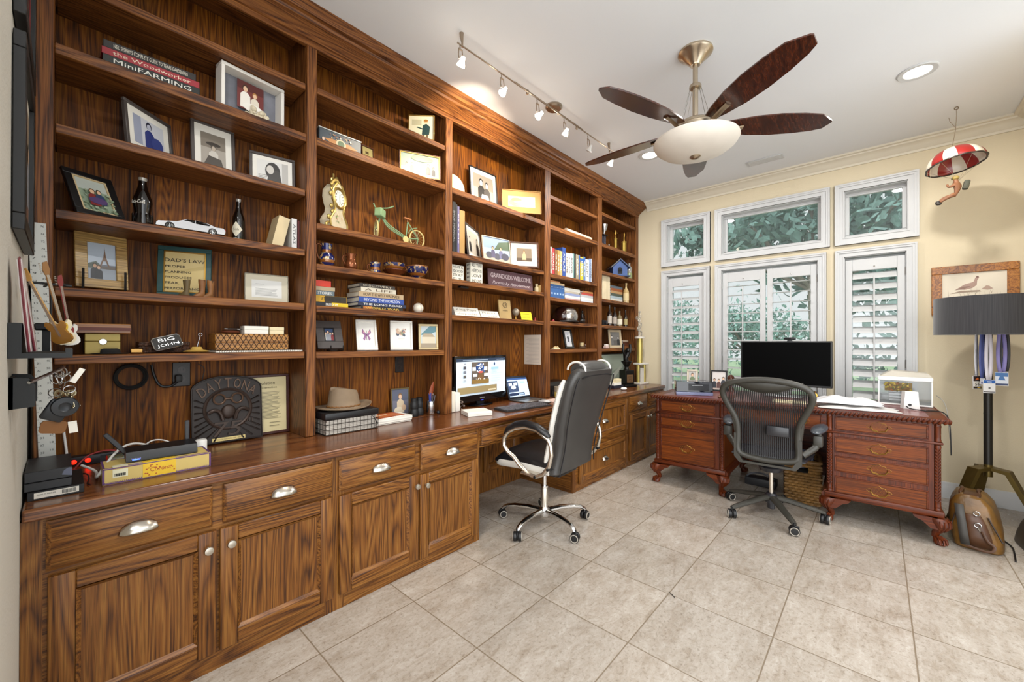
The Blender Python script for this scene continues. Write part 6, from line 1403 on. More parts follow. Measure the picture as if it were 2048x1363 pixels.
# lettered blocks and sign
N3 = 1.7376
def block(label, u0, u1, vt, y, lines, yaw=0):
    t, w, h = boxthing('lettered_block', label, 'sign block', u0, u1, vt, y, N3, .05, None, v=540, yaw=yaw); MB().box(-w / 2, w / 2, 0, .055, 0, h, b=.001).build('block', mat('#d6d2c4', .55, 0, 'aged_white_paint', var=.05), t)
    m = MB()
    for k, s in enumerate(lines): m.text(s, w * .84, h / len(lines) * .62, (0, -.0006, h * (1 - (k + .5) / len(lines))), depth=.0006)
    m.box(-w * .46, w * .46, -.0008, -.0004, h * .955, h * .965).box(-w * .46, w * .46, -.0008, -.0004, h * .03, h * .04)
    for k in range(5):
        for j in range(3): m.at((-w / 2 - .0004, .01 + .016 * j, h * (k + .5) / 5)).box(0, .0006, -.004, .004, -.006, .006)
    m.at(); m.build('lettering', flat('#2a2724'), t)
block('black and white lettered block against the bookcase post', 904, 927.5, 530, 2.33, ('HAVE A', 'GOOD', 'STORY', 'TO TELL'))
block('black and white lettered block with a diamond patterned side', 942, 964, 526, 2.32, ('ALL YOU', 'NEED IS', 'LOVE', 'AND DAD'), -.1)
loc, yw, w, h = place((975.5, 535.4), (1064, 549), 2.37, N3, .1, -.05)
t = thing('wooden_sign', 'purple painted sign lettered GRANDKIDS WELCOME', 'sign', loc); t.rotation_euler = (Matrix.Rotation(yw, 3, 'Z') @ Matrix.Rotation(-.1, 3, 'X')).to_euler()
MB().box(-w / 2, w / 2, 0, .012, .002, h, b=.002).build('board', mat('#5b3f44', .55, 0, 'plum_paint', var=.12), t); m = MB().text('GRANDKIDS WELCOME', w * .9, h * .26, (0, -.0002, h * .66), depth=.0008).text('Parents by Appointment', w * .84, h * .2, (0, -.0002, h * .26), depth=.0008, shear=.35)
m.build('lettering', mat('#c4b3b4', .6, 0, 'pale_lettering'), t); m = MB(); m.tube([(-w * .48, -.0005, .006), (w * .48, -.0005, .006), (w * .48, -.0005, h - .006), (-w * .48, -.0005, h - .006)], .001, 4, closed=True); m.build('border_line', mat('#8d7478', .6, 0, 'border_paint'), t)
t = thing('glass_bottle', 'small stoppered cream bottle right of the purple sign', 'bottle', (X(1073, 2.33, 570), 2.33, N3)); MB().lathe([(0, 0), (.02, 0), (.022, .01), (.022, .035), (.017, .05), (.011, .055), (.012, .065), (.015, .072), (.01, .082), (0, .083)], 20).build('bottle', mat('#b7a884', .3, 0, 'cream_ceramic', var=.12), t)
t, w, h = boxthing('wood_block', 'small pale wood block at the right end of the sign shelf', 'block', 1081.5, 1089, 571, 2.31, N3, .04, None, v=575); MB().box(-w / 2, w / 2, 0, .04, 0, h, b=.001).build('block', mat('#c9ab72', .5, 0, 'pale_wood', var=.08), t)
MB().box(-.04, .04, -.02, .02, -.012, 0, b=.003).build('under_shelf_clip', black_plastic, bk, loc=(2.02 - 0, .06, 1.7 - ZC)) 
# cards, plaque, globe
Q3 = 1.4776
def tent(label, TL, TR, y, lines, hh):
    loc, yw, w, h = place(TL, TR, y, Q3, .5, 0); h = hh
    t = thing('tent_sign', label, 'desk sign', (loc[0], loc[1], Q3), -.08); d = h * .55
    MB().prism([(0, 0), (d, h), (d + .012, h), (d + .035, 0)], -w / 2, w / 2, 'x').build('sign_body', mat('#d9d4c8', .5, 0, 'white_wood', var=.04), t)
    m = MB().at((0, 0, 0), (-atan2(d, h), 0, 0)); L_ = sqrt(d * d + h * h)
    for k, s in enumerate(lines): m.text(s, w * .8, L_ * .55 / len(lines), (0, -.0006, L_ * (1 - (k + .6) / (len(lines) + .2))), depth=.0005)
    m.build('lettering', flat('#8a8478'), t)
tent('larger white slanted desk sign at the left of the card shelf', (904.5, 606.7), (950.8, 612), 2.39, ('King Pops', 'shop rules'), .072)
tent('smaller white slanted desk sign beside the larger one', (957.5, 615), (991, 618), 2.37, ('Best', 'Grandpa'), .058)
loc, yw, w, h = place((996.8, 598.6), (1020.4, 600.4), 2.40, Q3, .14, -.1)
t = thing('wood_plaque', 'pale wood plaque with a dark emblem standing beside the globe', 'plaque', loc); t.rotation_euler = (Matrix.Rotation(-.1, 3, 'Z') @ Matrix.Rotation(-.14, 3, 'X')).to_euler(); MB().box(-w / 2, w / 2, 0, .014, .003, h, b=.002).build('board', mat('#bfa06a', .4, 0, 'maple_plaque', var=.08), t)
m = MB().torus((0, -.0008, h * .74), w * .17, .0022, 'y', 18, 5).torus((0, -.0008, h * .74), w * .09, .0022, 'y', 14, 5); m.text('HONOR', w * .4, h * .05, (0, -.0004, h * .45), depth=.0006).build('emblem', flat('#2f2418'), t)
t = thing('globe_trophy', 'small engraved globe on a brass stem', 'trophy', (X(1031.5, 2.36, 620), 2.36, Q3)); MB().lathe([(0, 0), (.022, 0), (.02, .006), (.006, .01), (.004, .03), (.008, .036)], 20).build('stem', gold, t); MB().ell((0, 0, .07), (.032, .032, .035), 22, 14).build('globe', mat('#8f8372', .25, .2, 'etched_globe', var=.35), t)
loc, yw, w, h = place((1040.6, 623.3), (1062, 624.7), 2.35, Q3, .25, -.1)
t = thing('note_card', 'bright yellow card leaning on the shelf near the right divider', 'card', (loc[0], loc[1], loc[2] + .0015)); t.rotation_euler = (Matrix.Rotation(-.1, 3, 'Z') @ Matrix.Rotation(-.25, 3, 'X')).to_euler(); MB().box(-w / 2, w / 2, 0, .003, 0, h).build('card', mat('#d0c216', .6, 0, 'yellow_card', var=.02), t); m = MB()
for k in range(3): m.box(-w * .4, w * .3, -.0008, -.0002, h * (.3 + .2 * k), h * (.34 + .2 * k))
m.build('writing', flat('#8d8414'), t)
t = thing('figurine', 'tiny red figurine at the right end of the card shelf', 'figurine', (X(1070, 2.33, 635), 2.33, Q3)); MB().lathe([(0, 0), (.012, 0), (.01, .006), (.007, .018), (.004, .022)], 14).ell((0, 0, .026), .006, 10, 8).build('figure', mat('#8a1f28', .4, 0, 'red_glaze'), t)
# computer on the worktop
scr_c = [('bg', '#c9d4de')]
def emis(hexc, e=.55): return mat(hexc, .3, 0, 'screen_' + hexc.strip('#'), var=0, emit=e, spec=.3)
def screen(w, h, spec, e):
    mb, mats = pic_mesh(w, h, spec); return mb, [emis('#' + m.name.split('.')[0].split('_')[1], e) for m in mats]
page = [('bg', '#c3d3e0'), ('r', 0, .92, 1, 1, '#2f3a4c'), ('r', .12, .945, .62, .965, '#8a97a8'), ('r', .8, .945, .95, .965, '#8a97a8'), ('r', .28, .3, .62, .9, '#5d544c'), ('r', .3, .66, .37, .76, '#e3e3e3'), ('r', .53, .66, .6, .76, '#e3e3e3'), ('e', .45, .74, .085, .13, '#2a3f6a'), ('dots', .38, .53, .62, .84, 40, .018, ['#d8dce4', '#3a5a9a', '#e8e8ec'], 3), ('e', .45, .62, .05, .03, '#b9524a'),
        ('r', .3, .5, .38, .58, '#dddddd'), ('r', .52, .5, .6, .58, '#dddddd'), ('p', [(.38, .42), (.52, .42), (.5, .56), (.45, .6), (.4, .56)], '#6d5238'), ('r', .28, .3, .62, .42, '#7d6438'), ('dots', .36, .56, .4, .46, 12, .012, ['#e8e4da'], 6), ('r', .12, .84, .16, .88, '#8a8f98'), ('r', .11, .72, .16, .8, '#4a4a50'), ('r', .11, .6, .16, .68, '#6a6f78'), ('r', .11, .48, .16, .56, '#54504c'), ('r', .11, .38, .16, .44, '#9aa3ad'),
        ('r', .66, .68, .82, .74, '#8fb4d4'), ('lines', .67, .85, .6, .66, 3, '#9fb6cc'), ('e', .73, .83, .015, .05, '#3a4a6a'), ('lines', .66, .9, .35, .55, 4, '#b4c2d0'), ('r', .0, .06, .78, .24, '#8a7a56'), ('r', .6, .09, .76, .13, '#c9bfa6')]
loc, yw, w, h = place((903.5, 712.7), (1007.6, 710.5), 2.40, CT + .028, .08, .05)
t = thing('computer_monitor', 'black desktop monitor showing a lit web page in the third bay', 'monitor', (loc[0], loc[1], CT), .05)
zb_ = .035; h = Zv(903.5, 712.7, 2.40) - CT - zb_
MB().box(-w / 2, w / 2, 0, .03, zb_, zb_ + h, b=.006).build('bezel', black_gloss, t)
m, ms_ = screen(w - .036, h - .075, page, .5); m.build('screen', ms_, t, loc=(0, -.0008, zb_ + .055))
MB().text('SAMSUNG', .055, .008, (.0, -.001, zb_ + .026), depth=.0005).build('lettering', mat('#a8a8a8', .4, 0, 'grey_print'), t)
MB().ell((0, .02, .008), (.14, .07, .008), 28, 8).build('foot', black_gloss, t); MB().box(-.04, .04, .012, .03, .008, zb_ + .02, b=.004).build('neck', black_plastic, t)
MB().box(-.012, .012, -.001, .004, zb_ + .004, zb_ + .008).build('power_light', mat('#3a4aff', .3, 0, 'blue_power_led', var=0, emit=3, ecol='#2a3cff'), t)
lp = thing('laptop', 'open laptop with a lit screen right of the desktop monitor', 'laptop', (2.725, 2.27, CT), -.08)
MB().box(-.132, .132, -.1, .1, .0, .012, b=.004).build('base', mat('#6d6a66', .35, .5, 'laptop_grey'), lp)
m = MB()
for r in range(5):
    for c in range(13): m.box(-.12 + c * .0185, -.105 + c * .0185, .0 - .0 + r * .017, .014 + r * .017, .0121, .0135)
m.build('keys', mat('#2a2a2c', .5, 0, 'key_black'), lp)
ld = MB().at((0, .098, .008), (-.3, 0, 0)).box(-.132, .132, 0, .007, .006, .205, b=.003).build('lid', mat('#1d232e', .35, 0, 'dark_lid'), lp)
m, ms_ = screen(.245, .165, [('bg', '#b9cfe6'), ('r', 0, .9, 1, 1, '#2f4a7a'), ('r', .0, .25, .5, .85, '#33405c'), ('r', .05, .6, .2, .75, '#dfe6ee'), ('r', .28, .6, .45, .75, '#dfe6ee'), ('e', .25, .5, .12, .1, '#d8dde6'), ('r', 0, .05, .75, .2, '#1f2a44'), ('r', .45, .08, .7, .14, '#8fa3c0'), ('r', .6, .7, .85, .8, '#8fb4dc')], .9); m.build('screen', ms_, lp, rot=(-.3, 0, 0), loc=(0, .0945, .03))
kb = thing('keyboard', 'long dark keyboard lying before the monitor and laptop', 'keyboard', (2.40, 2.04, CT), -.12); MB().prism([(-.075, 0), (.075, 0), (.075, .018), (-.075, .008)], -.235, .235, 'x').build('keyboard_base', mat('#2c2a2a', .45, 0, 'keyboard_black'), kb)
m = MB()
for r in range(6):
    y_ = -.062 + r * .0215; zz = .0085 + (y_ + .075) / .15 * .01
    for c in range(21):
        if r == 0 and 4 <= c <= 8: continue
        m.box(-.225 + c * .0215, -.207 + c * .0215, y_, y_ + .017, zz, zz + .005, b=.001)
m.box(-.135, -.035, -.062, -.045, .009, .0145, b=.001); m.build('keys', mat('#57555a', .45, 0, 'grey_keys', var=.08), kb)
t = thing('computer_mouse', 'black and silver computer mouse at the right end of the keyboard', 'mouse', (2.682, 2.055, CT), .3); MB().ell((0, 0, .018), (.03, .052, .0165), 20, 12).build('shell', mat('#b9b7b8', .3, .2, 'silver_mouse'), t); MB().box(-.003, .003, .02, .04, .03, .036, b=.001).build('wheel', black_plastic, t); MB().ell((0, -.004, .012), (.031, .05, .0118), 20, 10).build('base', black_plastic, t)
t = thing('paper_pad', 'pinkish paper pad on the worktop behind the mouse', 'paper pad', (2.845, 2.09, CT), -.1); MB().box(-.07, .07, -.05, .05, 0, .012, b=.002).build('pad', mat('#cbb0a4', .7, 0, 'pink_paper', var=.05), t)
t = thing('card_box', 'low white box of cards at the front of the worktop left of the keyboard', 'box', (1.955, 2.10, CT), -.38); MB().box(-.09, .09, -.075, .075, 0, .03, b=.002).build('box_body', paper, t); MB().box(-.0905, .0905, -.0755, .0755, .012, .0135).build('lid_seam', mat('#b9b5ac', .7, 0), t)
for lb, u0, u1, y, hh, cov in (('white binder standing against the bookcase post by the monitor', 903.5, 911, 2.28, .15, '#d4cdbd'), ('second white folder standing beside the white binder', 911.5, 921, 2.28, .14, '#dcd8d0')):
    x0, x1 = X(u0, y, 790), X(u1, y, 790); t = thing('binder', lb, 'binder', ((x0 + x1) / 2, y, CT)); w = x1 - x0
    MB().box(-w / 2, w / 2, 0, .2, 0, hh, b=.004).build('cover', mat(cov, .5, 0, 'binder' + cov.strip('#'), var=.03), t)
t = thing('earphones', 'tangled grey earphone cord beside the white folders', 'earphones', (1.995, 2.31, CT + .003)); rn = random.Random(4); m = MB(); m.tube(smooth([(rn.uniform(-.02, .02), rn.uniform(-.02, .02), .004 + .008 * k) for k in range(9)], False, 3), .0025, 5).ell((.01, -.02, .03), .009, 10, 8).ell((-.008, -.022, .06), .009, 10, 8); m.build('cord', mat('#6d5c54', .5, 0, 'grey_brown_cord', var=.2), t)
# sheet taped on the divider
pa, pb_, pc, pd_ = [on_x(u, v, 2.9512) for u, v in ((1047, 669.6), (1080, 667.4), (1081.7, 729), (1050, 730))]
t = thing('taped_note', 'handwritten sheet taped to the divider above the paper pad', 'note', (2.9505, min((pa.y + pb_.y) / 2, 2.503 - (pa.y - pb_.y) / 2), pc.z)); y0_, y1_, hh = pb_.y - (pa.y + pb_.y) / 2, pa.y - (pa.y + pb_.y) / 2, pa.z - pc.z
MB().box(-.0012, 0, max(y0_, -.12), y1_, 0, hh).build('sheet', mat('#cdbfb0', .75, 0, 'note_paper', var=.03), t); m = MB()
for k in range(20): m.box(-.0016, -.0013, y0_ * .8, y1_ * (.75 - .15 * (k % 3)), hh * (.08 + .042 * k), hh * (.08 + .042 * k) + .0022)
m.build('writing', flat('#9a8f86'), t)

# ================================================================ fourth bay
P4 = 1.9286; G4 = 'books standing on the fourth bay shelf'
D_ = [(1101, 1103.5, 493, '#d8d2c8', 'white spined book, leftmost against the post'), (1104, 1109.5, 495.5, '#a83a40', 'red spined book, second from the left'), (1110, 1114.6, 498, '#7a5632', 'brown spined book right of the red one'), (1115, 1118.8, 500, '#b98a4a', 'ochre spined book left of the pale orange one'), (1119, 1124.4, 501, '#c9a06a', 'pale orange spined book left of the tall blue one'), (1124.8, 1131, 494, '#2c4a90', 'tall blue book standing above its neighbours'),
     (1131.6, 1136, 505, '#d8c8c0', 'pale pink spined book right of the tall blue one'), (1136.3, 1140.8, 506, '#dcd8d2', 'white spined book, left of two whites in the middle'), (1141, 1145.8, 506, '#cfd2cc', 'white spined book, right of two whites in the middle'), (1146, 1148.4, 506.5, '#6a8a86', 'slim grey green spined book'), (1148.7, 1151.3, 507.5, '#1e2226', 'slim black spined book'), (1151.6, 1157.4, 508, '#8c8672', 'stone coloured spined book with a dark top'), (1157.8, 1159.8, 509.5, '#3a5a9a', 'slim blue spined book left of the yellow one'),
     (1160.2, 1166.8, 513, '#c9b02e', 'yellow spined book with a blue top'), (1167, 1170.6, 513, '#4a78b0', 'mid blue spined book right of the yellow one'), (1171, 1178, 518, '#d5d6d2', 'short white spined book right of centre'), (1178.3, 1182, 517, '#8aa0c4', 'pale blue spined book near the right end'), (1182.4, 1186.4, 517, '#cdd4da', 'white and blue spined book near the right end'), (1186.8, 1191.5, 507, '#5a1f22', 'dark red spined book near the right end'), (1192, 1195.5, 539, '#34588a', 'short blue spined book, rightmost on the shelf')]
rn = random.Random(20)
TIT = ['WINGS', 'ROADS', 'OAK', 'FARM', 'TRAIL', 'ATLAS', 'HOME', 'NIGHT', 'RIVER', None, None, 'CAMP', None, 'IDEAS', 'SKY', 'LIGHT', 'WATER', 'WINTER', 'EMBER', None]
for i, (u0, u1, vt, cv_, lb) in enumerate(D_):
    y = 2.335; bookup(lb + ' in the fourth bay', u0, u1, 540, y, P4, Zv(u0, vt, y) - P4, .14, cv_, TIT[i], '#e9e5da' if sum(lin(cv_)[:3]) < 1.1 else '#3a3a3a', G4, band=((.78, .95, '#2d5aa0') if 'yellow' in lb else None))
t = thing('rolled_paper', 'pale rolled paper lying along the upper shelf of the fourth bay', 'roll', (X(1133, 2.30, 465), 2.31, 2.3815)); MB().tube([(0, 0, .022), (X(1184, 2.30, 470) - X(1133, 2.30, 465), .01, .022)], .021, 16).build('roll', mat('#c9b8a4', .6, 0, 'kraft_roll', var=.05), t)
Z4 = 1.7066; G5 = 'books stacked flat in the fourth bay'
x0, x1 = X(1101, 2.32, 580), X(1129, 2.32, 580)
t = thing('book_set', 'boxed set of blue books standing at the left of the flat stacks', 'book set', ((x0 + x1) / 2, 2.32, Z4)); hh = Zv(1115, 569.5, 2.32) - Z4; MB().box(-(x1 - x0) / 2, (x1 - x0) / 2, 0, .15, 0, hh, b=.002).build('slipcase', mat('#2f5488', .45, 0, 'blue_slipcase', var=.08), t); m = MB()
for k in range(5):
    xx = -(x1 - x0) / 2 + (x1 - x0) * (k + .5) / 5; m.box(xx - .015, xx + .015, -.0008, -.0003, hh * .8, hh * .83).box(xx - .012, xx + .012, -.0008, -.0003, hh * .3, hh * .42)
m.build('spine_lines', mat('#8fa8c8', .5, 0, 'pale_blue_print'), t)
z = Z4 + hh + .0006
z = bookflat('cream book lying on the boxed blue set', 1101, 1129, 2.33, z, .022, .13, '#c9ad84', None, '', G5, v=565); bookflat('peach book on top of the cream book', 1101, 1120, 2.335, z, .016, .12, '#c98a5a', None, '', G5, v=562)
z = Z4
for lb, u0, u1, th, cv_ in (('pink book at the bottom of the middle flat stack', 1131, 1160, .022, '#b08a8a'), ('white book second in the middle flat stack', 1130, 1160, .026, '#d2cfc8'), ('lavender blue book third in the middle flat stack', 1130.2, 1160, .024, '#7d88ac'), ('stone book fourth in the middle flat stack', 1129, 1158, .02, '#a39a8c'), ('white dotted book on top of the middle flat stack', 1129, 1160, .03, '#d0ccc2')):
    z = bookflat(lb, u0, u1, 2.32, z, th, .13, cv_, None, '', G5, v=585)
z = Z4
for lb, u0, u1, th, cv_ in (('blue white book at the bottom of the right flat stack', 1162, 1196, .024, '#c4ccd6'), ('white book second in the right flat stack', 1161, 1195, .03, '#d8d6d0'), ('grey book third in the right flat stack', 1161, 1195, .026, '#a7a9ac'), ('red book fourth in the right flat stack', 1163, 1195, .022, '#a8443a'), ('orange book on top of the right flat stack', 1166, 1190, .02, '#c4834e')):
    z = bookflat(lb, u0, u1, 2.32, z, th, .13, cv_, None, '', G5, v=590)
# helmet and figure
H4 = 1.4806
hm = thing('motorcycle_helmet', 'dark brown open-face motorcycle helmet with silver painted front', 'helmet', (X(1130, 2.36, 630), 2.36, H4), -.5)
m = MB(); g = []
for i in range(13):
    a = -pi * .16 + (pi * .66) * i / 12; g.append([((.118) * cos(a) * cos(2 * pi * k / 28) * 1.1, .118 * cos(a) * sin(2 * pi * k / 28), .062 + .108 * sin(a)) for k in range(28)])
m.sheet(g, closed=True); m.add(g[-1], [list(range(28))]); m.build('shell', mat('#2a1410', .15, .1, 'deep_brown_lacquer', var=.2, coat=.8), hm, solid=.006)
m = MB(); g = []
for i in range(8):
    a = -pi * .16 + (pi * .4) * i / 7; g.append([(.121 * cos(a) * cos(b) * 1.1, .121 * cos(a) * sin(b), .062 + .111 * sin(a)) for b in [-pi * .62 + pi * .62 * k / 14 for k in range(15)]])
m.sheet(g); m.build('visor', mat('#a8a4a0', .15, .8, 'chrome_visor', var=.1), hm, solid=.002)
MB().tube([(.126 * cos(b) * 1.1, .126 * sin(b), .012) for b in [-pi * .75 + pi * .9 * k / 14 for k in range(15)]], .007, 6).build('edge_trim', black_plastic, hm)
fgx = thing('figurine', 'dark metal rider figurine beside the motorcycle helmet', 'figurine', (X(1165, 2.36, 640), 2.36, H4), .2); dm = mat('#3c3936', .3, .6, 'pewter', var=.25)
MB().ell((0, 0, .036), (.05, .03, .028), 14, 10).torus((-.045, 0, .029), .022, .006, 'y', 18, 6).torus((.045, 0, .029), .022, .006, 'y', 18, 6).build('motorcycle', dm, fgx); MB().tube(smooth([(.0, 0, .05), (-.012, 0, .08), (-.008, 0, .11)], False), .014, 10).ell((-.006, 0, .13), (.014, .013, .017), 12, 8).tube([(-.01, -.012, .1), (.02, -.016, .085), (.035, -.01, .07)], .006, 6).tube([(-.01, .012, .1), (.02, .016, .085), (.035, .01, .07)], .006, 6).build('rider', dm, fgx)
t = thing('toy_car', 'tiny red toy car behind the helmet at the bookcase post', 'toy car', (X(1106, 2.33, 642), 2.33, H4)); MB().box(-.02, .02, -.012, .012, .004, .014, b=.004).box(-.01, .012, -.01, .01, .014, .022, b=.004).build('body', mat('#8a1f22', .3, 0, 'toy_red'), t)
# frame, candle, shells
K4 = 1.2166
frame('black frame with a white silhouette print in the fourth bay', (1125, 658.6), (1142.7, 659), 2.42, K4, [('bg', '#c9c9cc'), ('e', .5, .55, .2, .16, '#2f3238'), ('p', [(.3, .3), (.7, .3), (.6, .5), (.4, .5)], '#4a4d55'), ('r', .35, .8, .65, .85, '#6a6d75')], frame_black, .3, yaw=-.35, bw=.02, matw=.006)
t = thing('candle', 'short cream candle in the fourth bay beside the black frame', 'candle', (X(1163.5, 2.36, 680), 2.36, K4)); MB().lathe([(0, 0), (.02, 0), (.021, .004), (.021, .062), (.018, .064), (0, .062)], 20).build('wax', mat('#c9b382', .5, 0, 'cream_wax'), t); MB().cyl((0, 0, .06), (.001, 0, .072), .0012, n=6).build('wick', black_plastic, t)
t = thing('seashells', 'small cream shell ornament on a pale base by the bookcase post', 'ornament', (X(1112, 2.33, 692), 2.33, K4)); MB().box(-.05, .045, -.02, .02, 0, .008, b=.002).build('base', cream_paper, t); m = MB()
for k in range(5): m.ell((-.03 + .016 * k, .0, .014 + .004 * (k % 2)), (.012, .012, .009), 10, 6)
m.build('shells', mat('#a8936a', .5, 0, 'shell', var=.2), t)
t = thing('smoking_pipe', 'brown carved pipe and stand lying before the candle', 'pipe', (X(1165, 2.32, 692), 2.315, K4)); MB().ell((0, 0, .008), (.07, .022, .008), 18, 8).build('dish', mat('#5a4634', .4, 0, 'pipe_dish', var=.15), t); MB().tube(smooth([(-.05, 0, .02), (0, 0, .018), (.03, 0, .02), (.045, 0, .035)], False), [.004] * 14 if False else .005, 8).ell((.047, 0, .03), (.014, .013, .018), 12, 8).build('pipe_bowl', mat('#3d2415', .35, 0, 'briar', var=.2), t)
t = thing('printer', 'black printer in the fourth bay behind the leather chair', 'printer', (3.22, 2.28, CT)); MB().prism([(0, 0), (0, .1), (.03, .13), (.2, .13), (.2, 0)], -.17, .2, 'x').build('printer_case', mat('#0c0c0e', .3, 0, 'printer_black'), t); MB().box(-.13, .16, -.004, .001, .02, .06).build('paper_slot', mat('#1d1d20', .4, 0), t)
t = thing('jar_candle', 'frosted glass jar candle half filled with yellow wax beside the printer', 'candle', (X(1117.5, 2.20, 780), 2.20, CT)); MB().lathe([(0, .002), (.04, .002), (.041, .052), (0, .054)], 24).build('wax', mat('#c9b45c', .5, 0, 'yellow_wax'), t); MB().lathe([(.0, 0), (.043, 0), (.0435, .105), (.0415, .105), (.0412, .003)], 26).build('jar', mat('#a89c86', .25, 0, 'smoky_jar', var=.02, spec=.6), t) if False else MB().lathe([(.0415, .053), (.0435, .054), (.0435, .1), (.041, .1), (.041, .055)], 26).build('jar_rim', mat('#8f8472', .25, 0, 'smoky_glass'), t)

# ================================================================ fifth bay
A5 = 2.3856
def trophy(label, u, vt, y, zs, fig, hcol=.5, w=.05):
    x = X(u, y, (vt + 490) / 2); h = Zv(u, vt, y) - zs; t = thing('trophy', label, 'trophy', (x, y, zs)); MB().box(-w / 2, w / 2, -w / 2, w / 2, 0, .018, b=.002).build('base', mat('#c9b48a', .3, 0, 'cream_marble', var=.1), t)
    MB().lathe([(w * .34, .018), (w * .34, h * hcol), (w * .42, h * hcol + .004), (w * .42, h * hcol + .012), (0, h * hcol + .014)], 8).build('column', mat('#b59a4a', .3, .7, 'gold_foil_column', var=.1), t)
    z0 = h * hcol + .014; f = h - z0; m = MB()
    m.tube([(-.012, 0, z0), (-.004, 0, z0 + f * .28), (0, 0, z0 + f * .5)], [.006, .008, .01], 8).tube([(.014, 0, z0), (.008, 0, z0 + f * .26), (0, 0, z0 + f * .5)], [.006, .008, .01], 8).tube([(0, 0, z0 + f * .46), (.002, 0, z0 + f * .8)], [.011, .014], 10).ell((.002, 0, z0 + f * .92), (.011, .011, .014), 10, 8)
    m.tube([(.0, 0, z0 + f * .76), (fig * .022, -.008, z0 + f * .66), (fig * .04, -.012, z0 + f * .74)], .005, 6).tube([(.0, 0, z0 + f * .76), (-fig * .016, .008, z0 + f * .6), (-fig * .006, .012, z0 + f * .5)], .005, 6); m.build('athlete_figure', gold, t); return t
trophy('slim gold trophy with a running figure, left of two on the shelf', 1231, 460, 2.36, A5, 1, .56, .055); trophy('stout gold trophy with a pitching figure, right of two on the shelf', 1248, 464, 2.36, A5, -1, .52, .085)
t = thing('trophy_cup', 'tall silver cup on dark columns at the left of the trophy shelf', 'trophy', (X(1208, 2.37, 470), 2.37, A5)); MB().box(-.045, .045, -.03, .03, 0, .02, b=.002).build('base', black_gloss, t); m = MB()
for x in (-.03, .0, .03): m.cyl((x, 0, .02), (x, 0, .14), .008, n=10)
m.build('columns', mat('#3a3a44', .3, .5, 'steel_blue_column'), t); MB().box(-.045, .045, -.03, .03, .14, .15, b=.002).build('deck', black_gloss, t); MB().lathe([(.0, .151), (.02, .151), (.008, .165), (.01, .18), (.03, .21), (.045, .27), (.043, .27), (.02, .2)], 22).build('cup', silver, t)
t = thing('medal', 'small pale medal stand beside the gold trophies', 'medal', (X(1218, 2.33, 493), 2.33, A5)); MB().lathe([(0, 0), (.012, 0), (.004, .01), (.004, .03), (.01, .04), (0, .05)], 14).build('stand', mat('#d0c0b0', .3, .3), t)
# birdhouse
H5 = 2.0786; x0, x1 = X(1206, 2.37, 530), X(1254, 2.37, 540)
bh = thing('birdhouse', 'blue painted wooden birdhouse with a pitched roof in the fifth bay', 'birdhouse', ((x0 + x1) / 2 + .0, 2.31, H5), -.75); blu = mat('#3a5488', .55, 0, 'birdhouse_blue', var=.12); wq = .09
MB().box(-wq - .03, wq + .03, -.03, .135, 0, .014, b=.002).build('base', mat('#2c4068', .6, 0, 'dark_blue_base', var=.1), bh)
MB().prism([(-wq, .014), (wq, .014), (wq, .12), (0, .2), (-wq, .12)], 0, .12, 'y').build('house_body', blu, bh)
for s in (-1, 1): MB().prism([(0, .205), (s * (wq + .03), .1), (s * (wq + .03), .112), (0, .218)], -.025, .135, 'y').build('roof_panel', mat('#4d5c7c' if s > 0 else '#6d6a66', .6, 0, 'weathered_roof%d' % s, var=.15), bh)
MB().at((0, -.0006, .085), (pi / 2, 0, 0)).lathe([(0, .0006), (.028, .0006), (.028, 0)], 20).box(-.028, .028, -.05, .0, 0, .0006).build('doorway', mat('#14161c', .8, 0), bh)
t = thing('glass_bottle', 'clear glass bottle with green contents right of the birdhouse', 'bottle', (min(X(1261, 2.36, 540), 4.79), 2.33, H5)); MB().lathe([(0, 0), (.035, 0), (.037, .01), (.037, .075), (.034, .08)], 20).build('contents', mat('#8a9468', .3, 0, 'green_grain', var=.15), t); MB().lathe([(.036, .0801), (.036, .14), (.015, .17), (.013, .2), (.016, .205), (0, .206)], 20).build('upper_glass', mat('#8b8a84', .1, .1, 'grey_glass', var=.02, spec=.8), t)
J5 = 1.7706
x0, x1 = X(1205, 2.31, 575), X(1220, 2.31, 575); t = thing('book', 'tall pale book standing face out at the left of the fifth bay', 'book', ((x0 + x1) / 2, 2.31, J5)); hh = Zv(1212, 549, 2.31) - J5
MB().box(-(x1 - x0) / 2, (x1 - x0) / 2, 0, .03, 0, hh, b=.001).build('cover', mat('#cfc0a0', .6, 0, 'parchment_cover', var=.06), t); m = MB()
for k in range(5): m.box(-(x1 - x0) * .4 + k * (x1 - x0) * .2, -(x1 - x0) * .4 + k * (x1 - x0) * .2 + .002, -.0006, -.0002, .01, hh - .01)
m.build('page_lines', mat('#b0a080', .6, 0), t)
z = J5; G6 = 'books stacked in the fifth bay'
for lb, th, cv_ in (('white book at the bottom of the fifth bay stack', .036, '#cfcdc4'), ('pale blue book second in the fifth bay stack', .03, '#9fb0b8'), ('dark green book third in the fifth bay stack', .032, '#3d4a42'), ('tan book fourth in the fifth bay stack', .03, '#a8845a'), ('rust book fifth in the fifth bay stack', .03, '#8a4a26'), ('slate book on top of the fifth bay stack', .03, '#566470')):
    z = bookflat(lb, 1221.5, 1245, 2.34, z, th, .13, cv_, None, '', G6, v=580)
